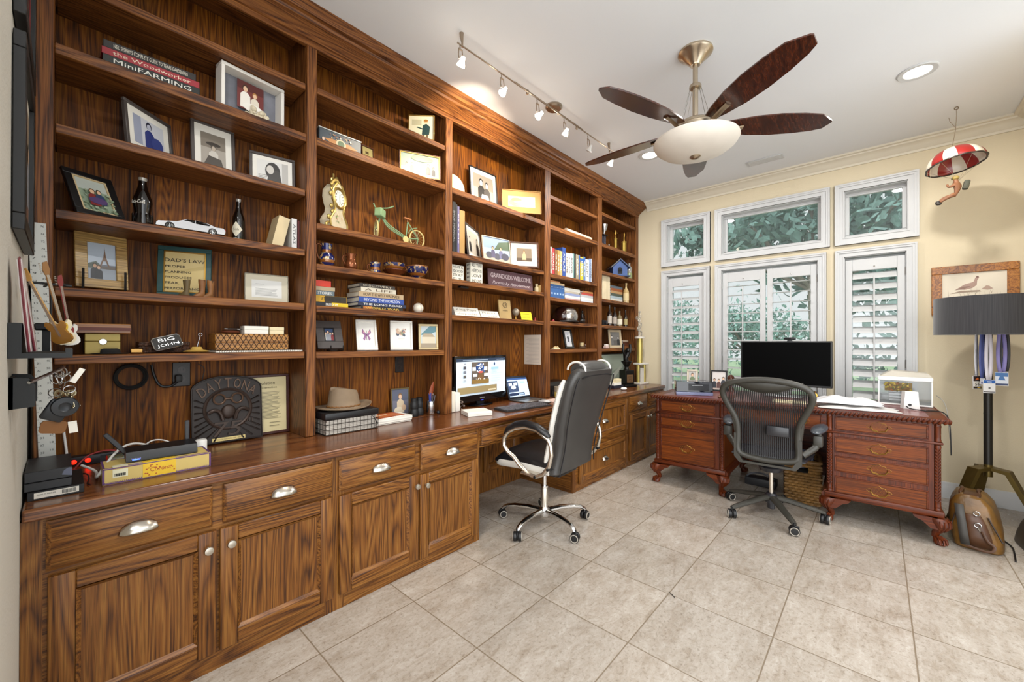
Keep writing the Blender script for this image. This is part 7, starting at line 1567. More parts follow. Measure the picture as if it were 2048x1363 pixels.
def bott(label, u, vt, y, zs, r, body, lab=None, name='glass_bottle'):
    h = Zv(u, vt, y) - zs; t = thing(name, label, 'bottle', (X(u, y, 640), y, zs)); MB().lathe([(0, 0), (r, 0), (r, h * .55), (r * .8, h * .65), (r * .35, h * .75), (r * .33, h * .92), (r * .42, h * .93), (r * .42, h), (0, h)], 18).build('glass_body', mat(body, .12, 0, 'bottle' + body.strip('#'), var=.05, spec=.7), t)
    if lab: MB().lathe([(r * 1.02, h * .12), (r * 1.02, h * .48)], 18).build('paper_label', mat(lab, .6, 0, 'label' + lab.strip('#'), var=.08), t)
    return t
bott('cream ceramic flask with a face right of the fifth bay books', 1252, 566, 2.31, J5, .035, '#b59a68', '#cdb88a')
B5 = 1.4776
bott('tall dark bottle with a pale label, left of the row in the fifth bay', 1219, 610, 2.35, B5, .028, '#2a1c16', '#b9b0a4'); bott('second dark bottle with a pale label in the fifth bay', 1229, 614, 2.33, B5, .028, '#241a16', '#a89c90'); bott('square white labelled bottle in the middle of the fifth bay', 1239, 622, 2.33, B5, .034, '#6a5a3c', '#d4ccb8'); bott('small dark bottle with a tan label at the right of the fifth bay', 1251, 620, 2.33, B5, .024, '#2a2018', '#a89868')
t = thing('camera', 'old black folding camera at the left of the bottle shelf', 'camera', (X(1210, 2.31, 643), 2.31, B5)); MB().box(-.05, .05, 0, .05, 0, .06, b=.006).build('camera_body', black_plastic, t); MB().at((0.01, 0, .032), (pi / 2, 0, 0)).lathe([(.0, .02), (.02, .02), (.024, 0)], 18).build('lens', mat('#2f3036', .15, .4, 'lens_ring'), t)
F5 = 1.2166
frame('cream wood frame with a black and white couple in the fifth bay', (1216.4, 659), (1241.7, 659), 2.38, F5, people('#77736e', 2, 61, '#5a5652', .75, .02, True), mat('#b8a688', .5, 0, 'oatmeal_frame', var=.08), .14, yaw=-.35, bw=.028, matw=0)
z = F5
for lb, th, cv_ in (('orange brown book at the bottom beside the oatmeal frame', .02, '#8a5a34'), ('brown book second from the bottom beside the oatmeal frame', .028, '#6a3a26'), ('dark brown book third beside the oatmeal frame', .022, '#54301f'), ('rolled pale paper coloured book on top beside the oatmeal frame', .026, '#b9a590')):
    z = bookflat(lb, 1246, 1270, 2.36, z, th, .12, cv_, None, '', 'books beside the oatmeal frame', v=690)
t = thing('ornament', 'small pink and white boxes at the left of the lowest shelf', 'ornament', (X(1212, 2.33, 690), 2.33, F5)); MB().box(-.03, .04, -.02, .02, 0, .022, b=.002).build('lower_box', mat('#c9b0a8', .5, 0, 'pale_pink_box'), t); MB().box(-.02, .035, -.015, .015, .0222, .045, b=.002).build('upper_box', mat('#d2c8c0', .5, 0, 'white_box'), t)
# worktop of the fifth bay
frame('landscape picture in a dark frame standing on the worktop below the fifth bay', (1206, 707.5), (1262, 708), 2.42, CT, [('bg', '#8f9c8e'), ('p', [(0, .5), (.3, .62), (.55, .4), (1, .6), (1, 1), (0, 1)], '#a9b6a6'), ('e', .12, .75, .2, .22, '#6f7648'), ('e', .2, .4, .14, .2, '#8a8f62'), ('p', [(.2, 0), (.5, 0), (.95, .55), (.9, .6)], '#b9c0b4'), ('e', .92, .1, .12, .22, '#7a8a2e')], frame_black, .06, yaw=0, bw=.012, matw=0, prop=False)
bt = thing('trophy', 'black winged trophy on a square plinth with a brass plate', 'trophy', (4.40, 2.17, CT), -.45); bl = mat('#12100f', .35, .3, 'black_bronze', var=.1)
MB().box(-.085, .085, -.085, .085, 0, .03, b=.008).box(-.06, .06, -.06, .06, .03, .19, b=.003).build('plinth', bl, bt); p_ = MB().box(-.042, .042, -.062, -.0602, .05, .14).build('name_plate', mat('#8a6a4a', .35, .6, 'copper_plate'), bt); MB().text('AWARD', .06, .014, (0, -.0622, .115), depth=.0004).text('75', .05, .03, (0, -.0622, .08), depth=.0004).build('engraving', flat('#4d331f'), p_)
MB().lathe([(.05, .19), (.03, .2), (.022, .225), (.045, .26), (.065, .29), (.06, .295)], 18).build('pedestal', bl, bt); m = MB().tube(smooth([(0, 0, .29), (-.02, 0, .33), (.015, -.01, .38), (0, 0, .43)], False), .028, 12)
for s in (-1, 1): m.tube(smooth([(0, 0, .36), (s * .04, .0, .38), (s * .055, .0, .44), (s * .045, 0, .49)], False), .014, 8)
m.ell((0, -.02, .42), (.026, .03, .028), 14, 10).build('winged_sculpture', bl, bt)
gt = thing('trophy', 'tall gold and white tiered trophy behind the black one, reaching past the shelves', 'trophy', (4.79, 2.17, CT), -.2); wm = mat('#d5cfc4', .3, 0, 'white_marble', var=.05); gf = mat('#b5a25a', .3, .6, 'gold_foil', var=.12)
MB().box(-.09, .09, -.05, .05, 0, .022, b=.003).build('base', wm, gt); m = MB()
for x in (-.06, .06): m.cyl((x, 0, .022), (x, 0, .24), .02, n=14)
m.build('lower_column', gf, gt); MB().box(-.03, .03, -.02, .02, .022, .2, b=.002).build('plaque_panel', mat('#c9c4ba', .4, 0, 'plaque_panel'), gt); MB().box(-.095, .095, -.05, .05, .24, .262, b=.003).build('deck', wm, gt); MB().cyl((-.03, 0, .262), (-.03, 0, .56), .034, n=18).build('upper_column', gf, gt); MB().lathe([(.06, .56), (.062, .58), (.02, .59)], 18, (-.03, 0, 0)).build('cap', wm, gt)
m = MB()
for k, z in enumerate((.62, .68, .73, .78, .83)): m.torus((-.03 + .012 * (-1) ** k, 0, z), .032 - .004 * k, .007, 'y', 18, 6)
m.tube([(-.03, 0, .59), (-.03, 0, .87)], .007, 6).torus((-.085, 0, .81), .018, .005, 'y', 14, 5).ell((-.03, 0, .885), .014, 10, 8); m.build('open_scroll_riser', mat('#cfcac0', .2, .7, 'white_gold_riser', var=.1), gt)
z = CT
t = thing('box', 'flat dark box under the white boxes on the far worktop', 'box', (4.46, 2.36, CT)) if False else thing('flat_box', 'flat dark box under the white boxes on the far worktop', 'box', (4.19, 2.14, CT), -.1); MB().box(-.12, .06, 0, .09, 0, .032, b=.002).build('carton', mat('#1e2130', .4, 0, 'navy_card'), t)
t = thing('small_box', 'cream and white boxes piled on the flat dark box', 'box', (4.16, 2.15, CT + .0328), -.1); MB().box(-.08, .06, 0, .06, 0, .03, b=.002).build('lower_box', paper, t); MB().box(-.04, .06, 0, .055, .0302, .07, b=.002).build('upper_box', cream_paper, t)
t = thing('computer_mouse', 'white computer mouse on the far worktop beside the chair back', 'mouse', (4.03, 2.02, CT)); MB().ell((0, 0, .0165), (.045, .03, .016), 18, 10).build('shell', white_plastic, t)
# ================================================================ things on the carved desk
DT = DH + .0024
wy = DRZ + pi / 2                                            # the desk faces -x
def desk_at(x, y): p = dW(x, y); return (p.x, p.y, DT)
smoke = mat('#14161f', .06, 0, 'smoked_acrylic', var=0, spec=.8)
t = thing('letter_box', 'smoked glass desk box with a clear base at the left of the carved desk', 'box', desk_at(.26, .23), DRZ + .42)
MB().box(-.155, .155, -.08, .08, .03, .125, b=.003).build('case', smoke, t); MB().box(-.155, .155, -.085, .085, 0, .0292, b=.003).build('clear_base', mat('#6f7696', .08, 0, 'tinted_base', var=.05, spec=.8), t); MB().box(-.05, .12, -.082, -.0802, .045, .105).build('dark_insert', mat('#0b0c12', .3, 0), t); MB().box(-.02, .07, -.0828, -.0822, .09, .0925).build('silver_line', silver, t)
def dframe(label, u0, u1, vt, x, spec, fm, bw, h=None, yaw=0, lean=.16):
    a, b = on_x(u0, vt, x), on_x(u1, vt, x); w = a.y - b.y; h = (a.z - DT) / cos(lean)
    t = thing('picture_frame', label, 'picture frame', (x - h * sin(lean), (a.y + b.y) / 2, DT)); t.rotation_euler = (Matrix.Rotation(-pi / 2 + yaw, 3, 'Z') @ Matrix.Rotation(-lean, 3, 'X')).to_euler(); m = MB(); o = .004
    for q in ((-w / 2, w / 2, o + h - bw, o + h), (-w / 2, w / 2, o, o + bw), (-w / 2, -w / 2 + bw, o + bw, o + h - bw), (w / 2 - bw, w / 2, o + bw, o + h - bw)): m.box(q[0], q[1], 0, .014, q[2], q[3], b=.002)
    m.build('frame_border', fm, t); mb, ms_ = pic_mesh(w - 2 * bw, h - 2 * bw, spec); mb.build('picture', ms_, t, loc=(0, .008, o + bw)); MB().box(-w / 2 + bw, w / 2 - bw, .009, .0125, o + bw, o + h - bw).build('backing', frame_black, t)
    MB().prism([(.014, h * .7), (.018, h * .7), (.018 + h * .3, (.018 + h * .3) * tan(lean) + .004), (.014 + h * .3, (.018 + h * .3) * tan(lean) + .004)], -w * .12, w * .12, 'x').build('easel_back', mat('#1b1a19', .8, 0), t); return t
dframe('dark photo frame on the carved desk left of the big monitor', 1423, 1455, 740, 4.36, people('#cfc9c4', 3, 71, '#b9a9a0', .6), frame_black, .014, yaw=.1)
dframe('small silver frame on the carved desk behind the smoked glass box', 1376, 1397, 738.5, 4.42, people('#b9b5ae', 1, 72, None, .8), mat('#b5aa98', .35, .4, 'silver_gilt_frame'), .02, yaw=.25)
t = thing('camera', 'compact black camera on the carved desk beside the small silver frame', 'camera', (4.32, on_x(1406, 750, 4.32).y, DT), DRZ + .3); MB().box(-.045, .045, -.02, .02, 0, .09, b=.006).build('camera_body', black_plastic, t); MB().box(-.03, .03, -.018, .018, .09, .105, b=.004).build('viewfinder', black_plastic, t); MB().at((.015, -.02, .045), (pi / 2, 0, 0)).lathe([(0, .022), (.02, .022), (.025, 0)], 18).build('lens', mat('#5d5a58', .2, .6), t)
t = thing('figurine', 'glossy brown figurine standing left of the big monitor', 'figurine', (4.46, on_x(1462, 755, 4.46).y, DT)); MB().lathe([(0, 0), (.03, 0), (.026, .02), (.015, .05), (.03, .1), (.034, .13), (.02, .155), (0, .165)], 18).build('figure', mat('#7a4632', .2, 0, 'brown_glaze', var=.35), t)
t = thing('ornament', 'small brown and white animal ornament at the front of the carved desk', 'ornament', desk_at(.52, .08)); MB().ell((0, 0, .0135), (.022, .014, .013), 12, 8).ell((.02, 0, .022), (.01, .009, .01), 10, 8).build('animal', mat('#7d4a2f', .3, 0, 'chestnut_glaze', var=.4), t)
# big monitor
mx = 4.30; a, b = on_x(1481.5, 682, mx), on_x(1665, 682, mx); w = a.y - b.y; yc = (a.y + b.y) / 2; z1 = a.z; z0 = on_x(1665, 777, mx).z
t = thing('computer_monitor', 'large switched-off black monitor on the carved desk before the windows', 'monitor', (mx, yc, DT), -pi / 2); H_ = DT
MB().box(-w / 2, w / 2, 0, .028, z0 - H_, z1 - H_, b=.004).build('bezel', mat('#1b1b1c', .35, 0, 'bezel_black'), t)
MB().box(-w / 2 + .012, w / 2 - .012, -.0012, .001, z0 - H_ + .018, z1 - H_ - .011).build('screen', mat('#020202', .5, 0, 'dark_screen', var=0, spec=.05), t)
MB().box(-.14, .14, -.06, .1, 0, .012, b=.004).build('foot', mat('#b9b9b9', .3, .5, 'silver_stand'), t); MB().box(-.03, .03, .03, .055, .012, z0 - H_ + .15, b=.004).build('neck', mat('#b9b9b9', .3, .5, 'silver_stand'), t)
t = thing('webcam', 'black webcam clipped on top of the big monitor', 'webcam', (mx + .012, on_x(1579, 675, mx).y, z1 + .0008), -pi / 2); MB().box(-.045, .045, -.012, .012, .012, .034, b=.009).build('camera_body', black_plastic, t); MB().prism([(-.02, 0), (.02, 0), (.012, .014), (-.012, .014)], -.01, .012, 'y').build('clip', black_plastic, t); MB().at((0, -.012, .023), (pi / 2, 0, 0)).lathe([(0, .003), (.008, .003), (.009, 0)], 16).build('lens', black_gloss, t)
t = thing('watch', 'gold watch displayed on a small stand right of the mesh chair', 'watch', (4.13, on_x(1630, 785, 4.13).y, DT), DRZ); MB().box(-.02, .02, -.02, .02, 0, .008, b=.002).build('stand', paper, t); MB().at((0, 0, .05), (pi / 2 - .2, 0, 0)).lathe([(0, .006), (.018, .006), (.021, 0), (.018, -.006), (0, -.006)], 22).build('watch_case', gold, t); MB().tube(smooth([(0, .0, .07), (0, .01, .08), (0, .02, .05), (0, .018, .012), (0, -.008, .01), (0, -.006, .03)], False), .006, 6, flat=1.6).build('strap', gold, t)
t = thing('cable_pile', 'tangle of black cables on the carved desk right of the big monitor', 'cables', (4.12, on_x(1685, 780, 4.12).y, DT)); rn = random.Random(9); m = MB()
for k in range(5): m.tube(smooth([(rn.uniform(-.08, .08), rn.uniform(-.11, .11), .006 + .05 * rn.random() * (j % 2)) for j in range(7)], False, 3), .0035, 6)
m.build('cables', black_plastic, t)
t = thing('paper_sheets', 'loose pale papers on the carved desk behind the mesh chair', 'papers', desk_at(1.02, .22), DRZ + .1); MB().box(-.13, .1, -.08, .1, 0, .006).build('sheets', cream_paper, t)
# crumpled white bags
def puffy(name, label, loc, rz, w, d, h, seed, hexc, cat='plastic bag'):
    rn = random.Random(seed); t = thing(name, label, cat, loc, rz); g1 = []; g2 = []; ph = [rn.uniform(0, 6) for _ in range(8)]
    for i in range(19):
        r1, r2 = [], []
        for j in range(19):
            u, v = i / 9 - 1, j / 9 - 1; e = (1 - abs(u) ** 3) * (1 - abs(v) ** 3)
            n = sin(5 * u + 3 * v + ph[0]) * .4 + sin(9 * u - 4 * v + ph[1]) * .28 + sin(-6 * u + 11 * v + ph[2]) * .25 + sin(17 * u + 5 * v + ph[3]) * .14 + sin(8 * u + 19 * v + ph[4]) * .12
            x = u * w / 2 * (1 + .05 * sin(7 * v + ph[5])); y = v * d / 2 * (1 + .06 * sin(6 * u + ph[6]))
            z = h * e * (.72 + .3 * n) + .003; r1.append((x, y, max(.004, z))); r2.append((x, y, .0012))
        g1.append(r1); g2.append(r2)
    m = MB().sheet(g1).sheet(g2); m.build('bag', mat(hexc, .35, 0, 'poly_bag' + hexc.strip('#'), var=.03), t, auto=60); return t
puffy('plastic_bag', 'lower crumpled white mailing bag at the front of the carved desk', desk_at(1.42, .17), DRZ + .08, .44, .26, .03, 3, '#cfccc8')
puffy('plastic_bag', 'upper crumpled white bag lying on the other at the desk front', (desk_at(1.36, .2)[0], desk_at(1.36, .2)[1], DT + .0315), DRZ - .05, .40, .24, .055, 5, '#dcdbdc')
# clear box
ax, ay0, ay1 = 4.33, on_x(1865, 760, 4.33).y, on_x(1757, 760, 4.33).y; az = on_x(1768, 752, 4.33).z
t = thing('clear_box', 'clear acrylic display box with white trim on the right of the carved desk', 'display box', (ax, (ay0 + ay1) / 2, DT), -pi / 2); w = ay1 - ay0; h = az - DT; D2 = .28
acr = glass_mat('acrylic_sheet', .22, (.93, .94, .95, 1)); m = MB()
for q in ((-w / 2, w / 2, .002, .005, .012, h - .03), (-w / 2, -w / 2 + .003, .006, D2 - .002, .012, h - .03), (w / 2 - .003, w / 2, .006, D2 - .002, .012, h - .03), (-w / 2, w / 2, D2 - .001, D2 + .002, .012, h - .03)): m.box(*q)
m.build('clear_walls', acr, t); MB().box(-w / 2 - .004, w / 2 + .004, -.003, D2 + .004, h - .03, h, b=.004).build('lid', white_plastic, t); MB().box(-w / 2 - .004, w / 2 + .004, -.003, D2 + .004, 0, .012, b=.003).build('base', white_plastic, t)
for s in (-1, 1): MB().box(s * (w / 2 - .006), s * (w / 2 + .002), -.002, .006, .0122, h - .0302).build('corner_post', white_plastic, t)
mb, ms_ = pic_mesh(w * .52, h * .3, [('bg', '#6a5420'), ('dots', 0, 1, 0, 1, 70, .09, ['#8a7a1e', '#5a3a14', '#a8902e', '#4a4a16', '#7a4a1a'], 15)]); mb.build('amber_panel', ms_, t, loc=(-w * .12, -.0008, h * .5))
m = MB()
for k in range(4): m.box(-w * .3, w * .12, .03, .2, .03 + .022 * k, .046 + .022 * k, b=.003)
m.build('white_trays', white_plastic, t)
zt_ = DT + h + .0006
t = thing('plastic_tray', 'flat grey white tray lying on the clear display box', 'tray', (ax + .14, (ay0 + ay1) / 2 - .01, zt_), -pi / 2); MB().prism([(-w * .5, 0), (w * .48, 0), (w * .4, .03), (-w * .28, .045)], -.1, .1, 'y').build('tray', mat('#b9b2a4', .4, 0, 'grey_tray', var=.04), t)
dv = thing('network_device', 'white upright plastic device with a black plug before the clear box', 'device', (4.17, on_x(1820, 800, 4.17).y, DT), DRZ + .3); MB().prism([(-.045, 0), (.045, 0), (.036, .125), (-.036, .125)], -.025, .03, 'y').build('case', white_plastic, dv); MB().at((-.012, -.026, .03), (pi / 2, 0, 0)).lathe([(0, .012), (.007, .012), (.008, 0)], 12).build('plug', black_plastic, dv)
p0 = V((4.13, dv.location.y + .02, DT + .02))
one('cable', 'black cable running from the white device across the desk end', 'cable', MB().tube(smooth([p0, p0 + V((-.03, -.01, -.014)), V((4.05, p0.y - .1, DT + .004)), V((4.08, -.26, DT + .004)), V((4.12, -.345, DT + .004)), V((4.13, -.375, DT - .06)), V((4.14, -.38, DT - .3))], False, 3), .0035, 6), black_plastic)
one('cable', 'pale cable arching from the clear box down the end of the desk', 'cable', MB().tube(smooth([V((4.36, -.325, DT + .09)), V((4.3, -.36, DT + .06)), V((4.22, -.372, DT - .02)), V((4.2, -.38, DT - .2))], False, 3), .003, 6), mat('#8d8a80', .5, 0, 'grey_cable'))

# ================================================================ floor things
bs = thing('wicker_basket', 'square wicker basket with a handle slot inside the desk knee hole', 'basket', (4.10, .462, .001), -pi / 2 + .12)
wk = mat('#7d5a2c', .6, 0, 'wicker', var=.25); BW, BD, BH = .112, .16, .34; m = MB(); rows = 15
def bpt(s, z, off):
    p = [(-BW, -BD), (BW, -BD), (BW, BD), (-BW, BD)]; k = int(s) % 4; f = s - int(s); a, b = p[k], p[(k + 1) % 4]; x = a[0] + (b[0] - a[0]) * f; y = a[1] + (b[1] - a[1]) * f
    n = ((0, -1), (1, 0), (0, 1), (-1, 0))[k]; return (x + n[0] * off, y + n[1] * off, z)
for r in range(rows):
    z = .012 + (BH - .024) * r / (rows - 1); n = 44
    if 11 <= r <= 12:
        pts = [bpt(.68 + 3.64 * k / n, z, .006 * (-1) ** (k + r)) for k in range(n + 1)]; m.tube(pts, .0115, 6)
    else: m.tube([bpt(4 * k / n, z, .006 * (-1) ** (k + r)) for k in range(n)], .0115, 6, closed=True)
m.build('woven_wall', wk, bs)
MB().tube([bpt(4 * k / 40 + .01, BH, .004) for k in range(40)], .014, 6, closed=True).build('rim', wk, bs); MB().box(-BW + .012, BW - .012, -BD + .014, BD - .012, .004, BH - .09).build('lining', mat('#2a241c', .9, 0, 'dark_lining'), bs)
bt_ = thing('knit_blanket', 'blue and white woven cloth heaped in the wicker basket', 'blanket', (4.10, .462, BH - .0885), -pi / 2 + .12); kn_ = NT('blue_white_knit'); q_ = kn_.noise(kn_.coords((1, 1, 1)), 75, 2, .5, 1.5); kn_.set(Base_Color=kn_.ramp(q_, [(.47, lin('#26356e')), (.5, lin('#c9cfe6'))]), Roughness=.9); kn_.bump(q_, .6, .01)
MB().ell((0, 0, .075), (.078, .125, .074), 24, 14).build('cloth', kn_.m, bt_)
# floor lamp
LX, LY = 4.42, -.585
lm = thing('floor_lamp', 'black and brass tripod floor lamp with a wide black drum shade', 'floor lamp', (LX, LY, 0))
bz = mat('#6b5a2e', .4, .8, 'antique_brass', var=.12); pole = mat('#23211c', .4, .3, 'dark_bronze_pole', var=.05)
MB().cyl((0, 0, .42), (0, 0, 1.40), .0225, n=20).cyl((0, 0, .78), (0, 0, .784), .0235, n=20).build('pole', pole, lm); MB().cyl((0, 0, .335), (0, 0, .42), .0228, n=20).build('collar', bz, lm)
for k, a in enumerate((radians(250), radians(130), radians(10))):
    c, s = cos(a), sin(a); wv = .036
    m = MB(); pts = [(.012, .385), (.085, .372), (.25, .0), (.275, .0), (.105, .395), (.012, .405)]; vs = []
    for sg in (-1, 1): vs += [(c * p - s * sg * wv * (1 if p < .2 else .8), s * p + c * sg * wv * (1 if p < .2 else .8), z) for p, z in pts]
    n = 6; m.add(vs, [tuple(range(n))[::-1], tuple(range(n, 2 * n))] + [(i, (i + 1) % n, n + (i + 1) % n, n + i) for i in range(n)]); m.build('leg', bz, lm)
SR, SZ0, SZ1 = .27, 1.345, 1.61
sh = NT('black_velvet_shade'); nn = sh.noise(sh.coords((180, 180, 4)), 1, 2); sh.set(Base_Color=sh.ramp(nn, [(.3, lin('#1c1c20')), (.7, lin('#2f2e31'))]), Roughness=.75, Sheen_Weight=.35)
MB().lathe([(SR, SZ0), (SR, SZ1)], 64).build('shade', sh.m, lm, solid=.002, loc=(0, 0, 0)); MB().lathe([(SR - .003, SZ0 + .002), (SR - .003, SZ1 - .002)], 64).build('shade_lining', mat('#e8dcc4', .8, 0, 'cream_lining', var=0), lm)
m = MB()
for k in range(3): m.tube([(0, 0, SZ1 - .03), ((SR - .004) * cos(2 * pi * k / 3), (SR - .004) * sin(2 * pi * k / 3), SZ1 - .012)], .003, 5)
m.build('shade_spider', bz, lm); bul = mat('#fff4df', .3, 0, 'lit_lamp_bulb', var=0, emit=9, ecol='#ffeccb'); MB().ell((0, 0, 1.46), (.03, .03, .04), 16, 10).build('bulb', bul, lm)
lamp('lamp_bulb', 'POINT', (LX, LY, 1.46), 20, (1, .86, .66), shadow_soft_size=.045)
# lanyards with badges hung under the shade
for k, (dx, dy, zb, col, badge, lb, rz) in enumerate(((-.045, .0, .93, '#d8d4de', (('bg', '#dedede'), ('r', 0, .76, 1, 1, '#1f5aa8'), ('r', .3, .84, .7, .92, '#e0e6f0'), ('r', 0, .04, 1, .1, '#2a2a30'), ('r', .42, .3, .6, .46, '#6a6a6a')), 'white strap lanyard with a white badge topped in blue, frontmost on the floor lamp', 0),
                                          (-.035, .055, .955, '#c9c9cf', (('bg', '#d6d0c6'), ('r', 0, .6, 1, 1, '#2a1712'), ('p', [(.2, .7), (.5, .9), (.8, .75), (.5, .72)], '#c9652a'), ('r', 0, 0, 1, .16, '#2a1d10'), ('r', .5, .04, .9, .12, '#c9a02e')), 'white strap lanyard with a dark topped badge numbered 56 on the floor lamp', .5),
                                          (-.02, -.06, .985, '#8d86c0', (('bg', '#cfd6e0'), ('r', 0, .7, 1, 1, '#2c64a0'), ('p', [(.2, .4), (.5, 1), (.8, .4)], '#2c64a0'), ('r', 0, 0, 1, .14, '#1d2f5a')), 'purple strap lanyard with a blue and white badge at the right of the floor lamp', -.4),
                                          (.0, -.075, 1.04, '#3a3a3c', (('bg', '#6a5a3a'), ('r', .2, .2, .8, .8, '#8a7a4a')), 'dark narrow lanyard with a small brass tag on the floor lamp', -.6),
                                          (-.05, .03, .99, '#4a5590', (('bg', '#b9bac4'), ('r', .1, .1, .9, .4, '#5a6290')), 'blue strap lanyard half hidden behind the front badge on the floor lamp', .25))):
    t = thing('lanyard', lb, 'lanyard', (LX + dx, LY + dy, zb), -pi / 2 + .25 + rz, 'lanyards on the floor lamp'); H_ = 1.395 - zb; m = MB()
    w = .062 if k < 3 else .03; bh_ = .095 if k < 3 else .045
    for s in (-1, 1): m.sheet([[(s * .003 + s * .009 * sin(pi * f ** .8) + o + s * .004, .006 + .009 * s, bh_ + (H_ - bh_) * f) for o in (-.0095, .0095)] for f in [i / 8 for i in range(9)]])
    m.build('strap', mat(col, .6, 0, 'strap' + col.strip('#'), var=.05), t, solid=.0012); MB().cyl((0, 0, bh_ - .002), (0, 0, bh_ + .016), .003, n=8).build('clip', silver, t)
    MB().box(-w / 2, w / 2, 0, .0025, 0, bh_, b=.001).build('badge', mat('#cfcfd2', .3, 0, 'badge_sleeve'), t); mb, ms_ = pic_mesh(w * .92, bh_ * .92, badge); mb.build('badge_print', ms_, t, loc=(0, -.0006, bh_ * .04))
    if k == 1: MB().text('56', w * .5, bh_ * .22, (-.002, -.0024, bh_ * .36), depth=.0004).build('lettering', flat('#2a2622'), t)
# leather satchels
brn = mat('#6b4a1c', .38, 0, 'tan_leather', var=.3, bump=.35, bscale=60, coat=.15); brn2 = mat('#4a2c16', .4, 0, 'dark_brown_leather', var=.2)
def satchel(label, loc, rz, w, l, h, m1, m2, lean=0.):
    t = thing('leather_bag', label, 'bag', loc, rz); g = []; n = 28
    for z, sw, sl in ((.0, .9, .94), (.01, .98, .99), (h * .3, 1.02, 1.02), (h * .6, .98, 1.02), (h * .82, .86, .98), (h * .95, .62, .92), (h, .4, .8)):
        g.append([(p * 1.0 + lean * z, q, z + (.014 * sin(q * 30) if z > h * .8 else 0)) for p, q in rounded_loop(w * sw, l * sl, n, 5)])
    m = MB().sheet(g, closed=True); m.add(g[0], [list(range(n))]); m.add(g[-1], [list(range(n))[::-1]]); m.build('body', m1, t)
    fy = -l / 2
    MB().sheet([[(s * w * a + lean * z, fy * (1.035 if z < h * .5 else 1.0) - .006, z) for s in (-.5, 0, .5)] for z, a in ((.03, .62), (h * .3, .62), (h * .55, .5), (h * .7, .36))]).build('end_patch', m2, t, solid=.006)
    for s in (-1, 1): MB().tube([(s * w * .3 + lean * h * .66, fy - .008, h * .7), (s * w * .5 + lean * .1, fy - .01, h * .28)], .0045, 6).build('zip', mat('#2a1c12', .5, 0, 'zip_dark'), t)
    MB().sheet([[(x + lean * z, fy * k - .014, z) for x in (-w * .3, -w * .12)] for z, k in ((h * .86, .95), (h * .6, 1.03), (h * .3, 1.06), (.03, 1.04))]).build('shoulder_strap', mat('#3d3a36', .6, 0, 'grey_webbing'), t, solid=.004)
    MB().tube(smooth([(.02, fy - .02, h * .42), (.04, fy - .025, h * .25), (.075, fy - .03, .06), (.05, fy - .035, .016), (-.05, fy - .02, .03)], False), .0075, 6, flat=.5).build('strap_tail', m2, t)
    m = MB().torus((.0, fy - .016, h * .52), .014, .0025, 'y', 16, 6).torus((-.005, fy - .012, h * .74), .013, .0025, 'y', 16, 6).tube([(.0, fy - .018, h * .48), (.01, fy - .02, h * .42)], .004, 6); m.build('buckle', silver, t)
    for s in (-1, 1): MB().tube(smooth([(s * w * .12 + lean * h, -l * .25, h * .93), (s * w * .2 + lean * h, -l * .2, h * 1.02), (s * w * .14 + lean * h, 0, h * 1.06), (s * w * .2 + lean * h, l * .2, h * 1.02), (s * w * .12 + lean * h, l * .25, h * .93)], False), .009, 8).build('handle', m2, t)
    MB().box(-w * .12 + lean * h, w * .2 + lean * h, -l * .4, -l * .1, h * .99, h * 1.045, b=.012).build('flap', m2, t); return t
satchel('tan leather satchel with dark handles standing on the floor beside the desk foot', (3.955, -.485, .001), -pi / 2 - .15, .22, .36, .315, brn, brn2, -.12)
satchel('dark leather bag at the right edge of the photo beyond the lamp leg', (4.06, -.735, .001), -pi / 2 + .1, .15, .26, .2, mat('#3a2c1c', .4, 0, 'black_brown_leather', var=.2), mat('#15120f', .4, 0, 'near_black_leather'), .25)
for lb, pts in (('black power cord lying on the floor behind the tan satchel', [(3.74, -.60, .005), (3.86, -.615, .005), (4.0, -.63, .005), (4.12, -.6, .005)]), ('second black cord curving across the floor at the right edge', [(3.60, -.64, .005), (3.68, -.665, .005), (3.76, -.69, .005), (3.86, -.68, .005), (3.93, -.665, .005)])):
    one('cable', lb, 'cable', MB().tube(smooth([V(p) for p in pts], False, 3), .0045, 6), black_plastic)
one('thread', 'short loose dark thread lying on the tile joint near the front', 'thread', MB().tube(smooth([on_z(u, v, .003) for u, v in ((1338, 1183), (1343, 1187), (1346, 1190), (1350, 1195))], False), .0016, 5), black_plastic)
m = MB()
for k in range(7): m.cyl((4.0 + .03 * k, .75 + .02 * k, .06), (4.05 + .02 * k, .82 + .02 * (k % 3), .13), .006, n=6)
t = thing('power_brick', 'dark power brick and cords on the floor inside the desk knee hole', 'power brick', (4.22, .78, .001)); MB().box(-.06, .06, -.12, .12, 0, .07, b=.01).build('brick', mat('#2a2a2c', .5, 0, 'brick_grey'), t); MB().tube(smooth([(0, -.1, .07), (-.05, -.05, .12), (.02, .05, .1), (-.06, .1, .09), (.05, .13, .02)], False), .008, 6).build('cords', mat('#55565a', .5, 0, 'cord_grey'), t)

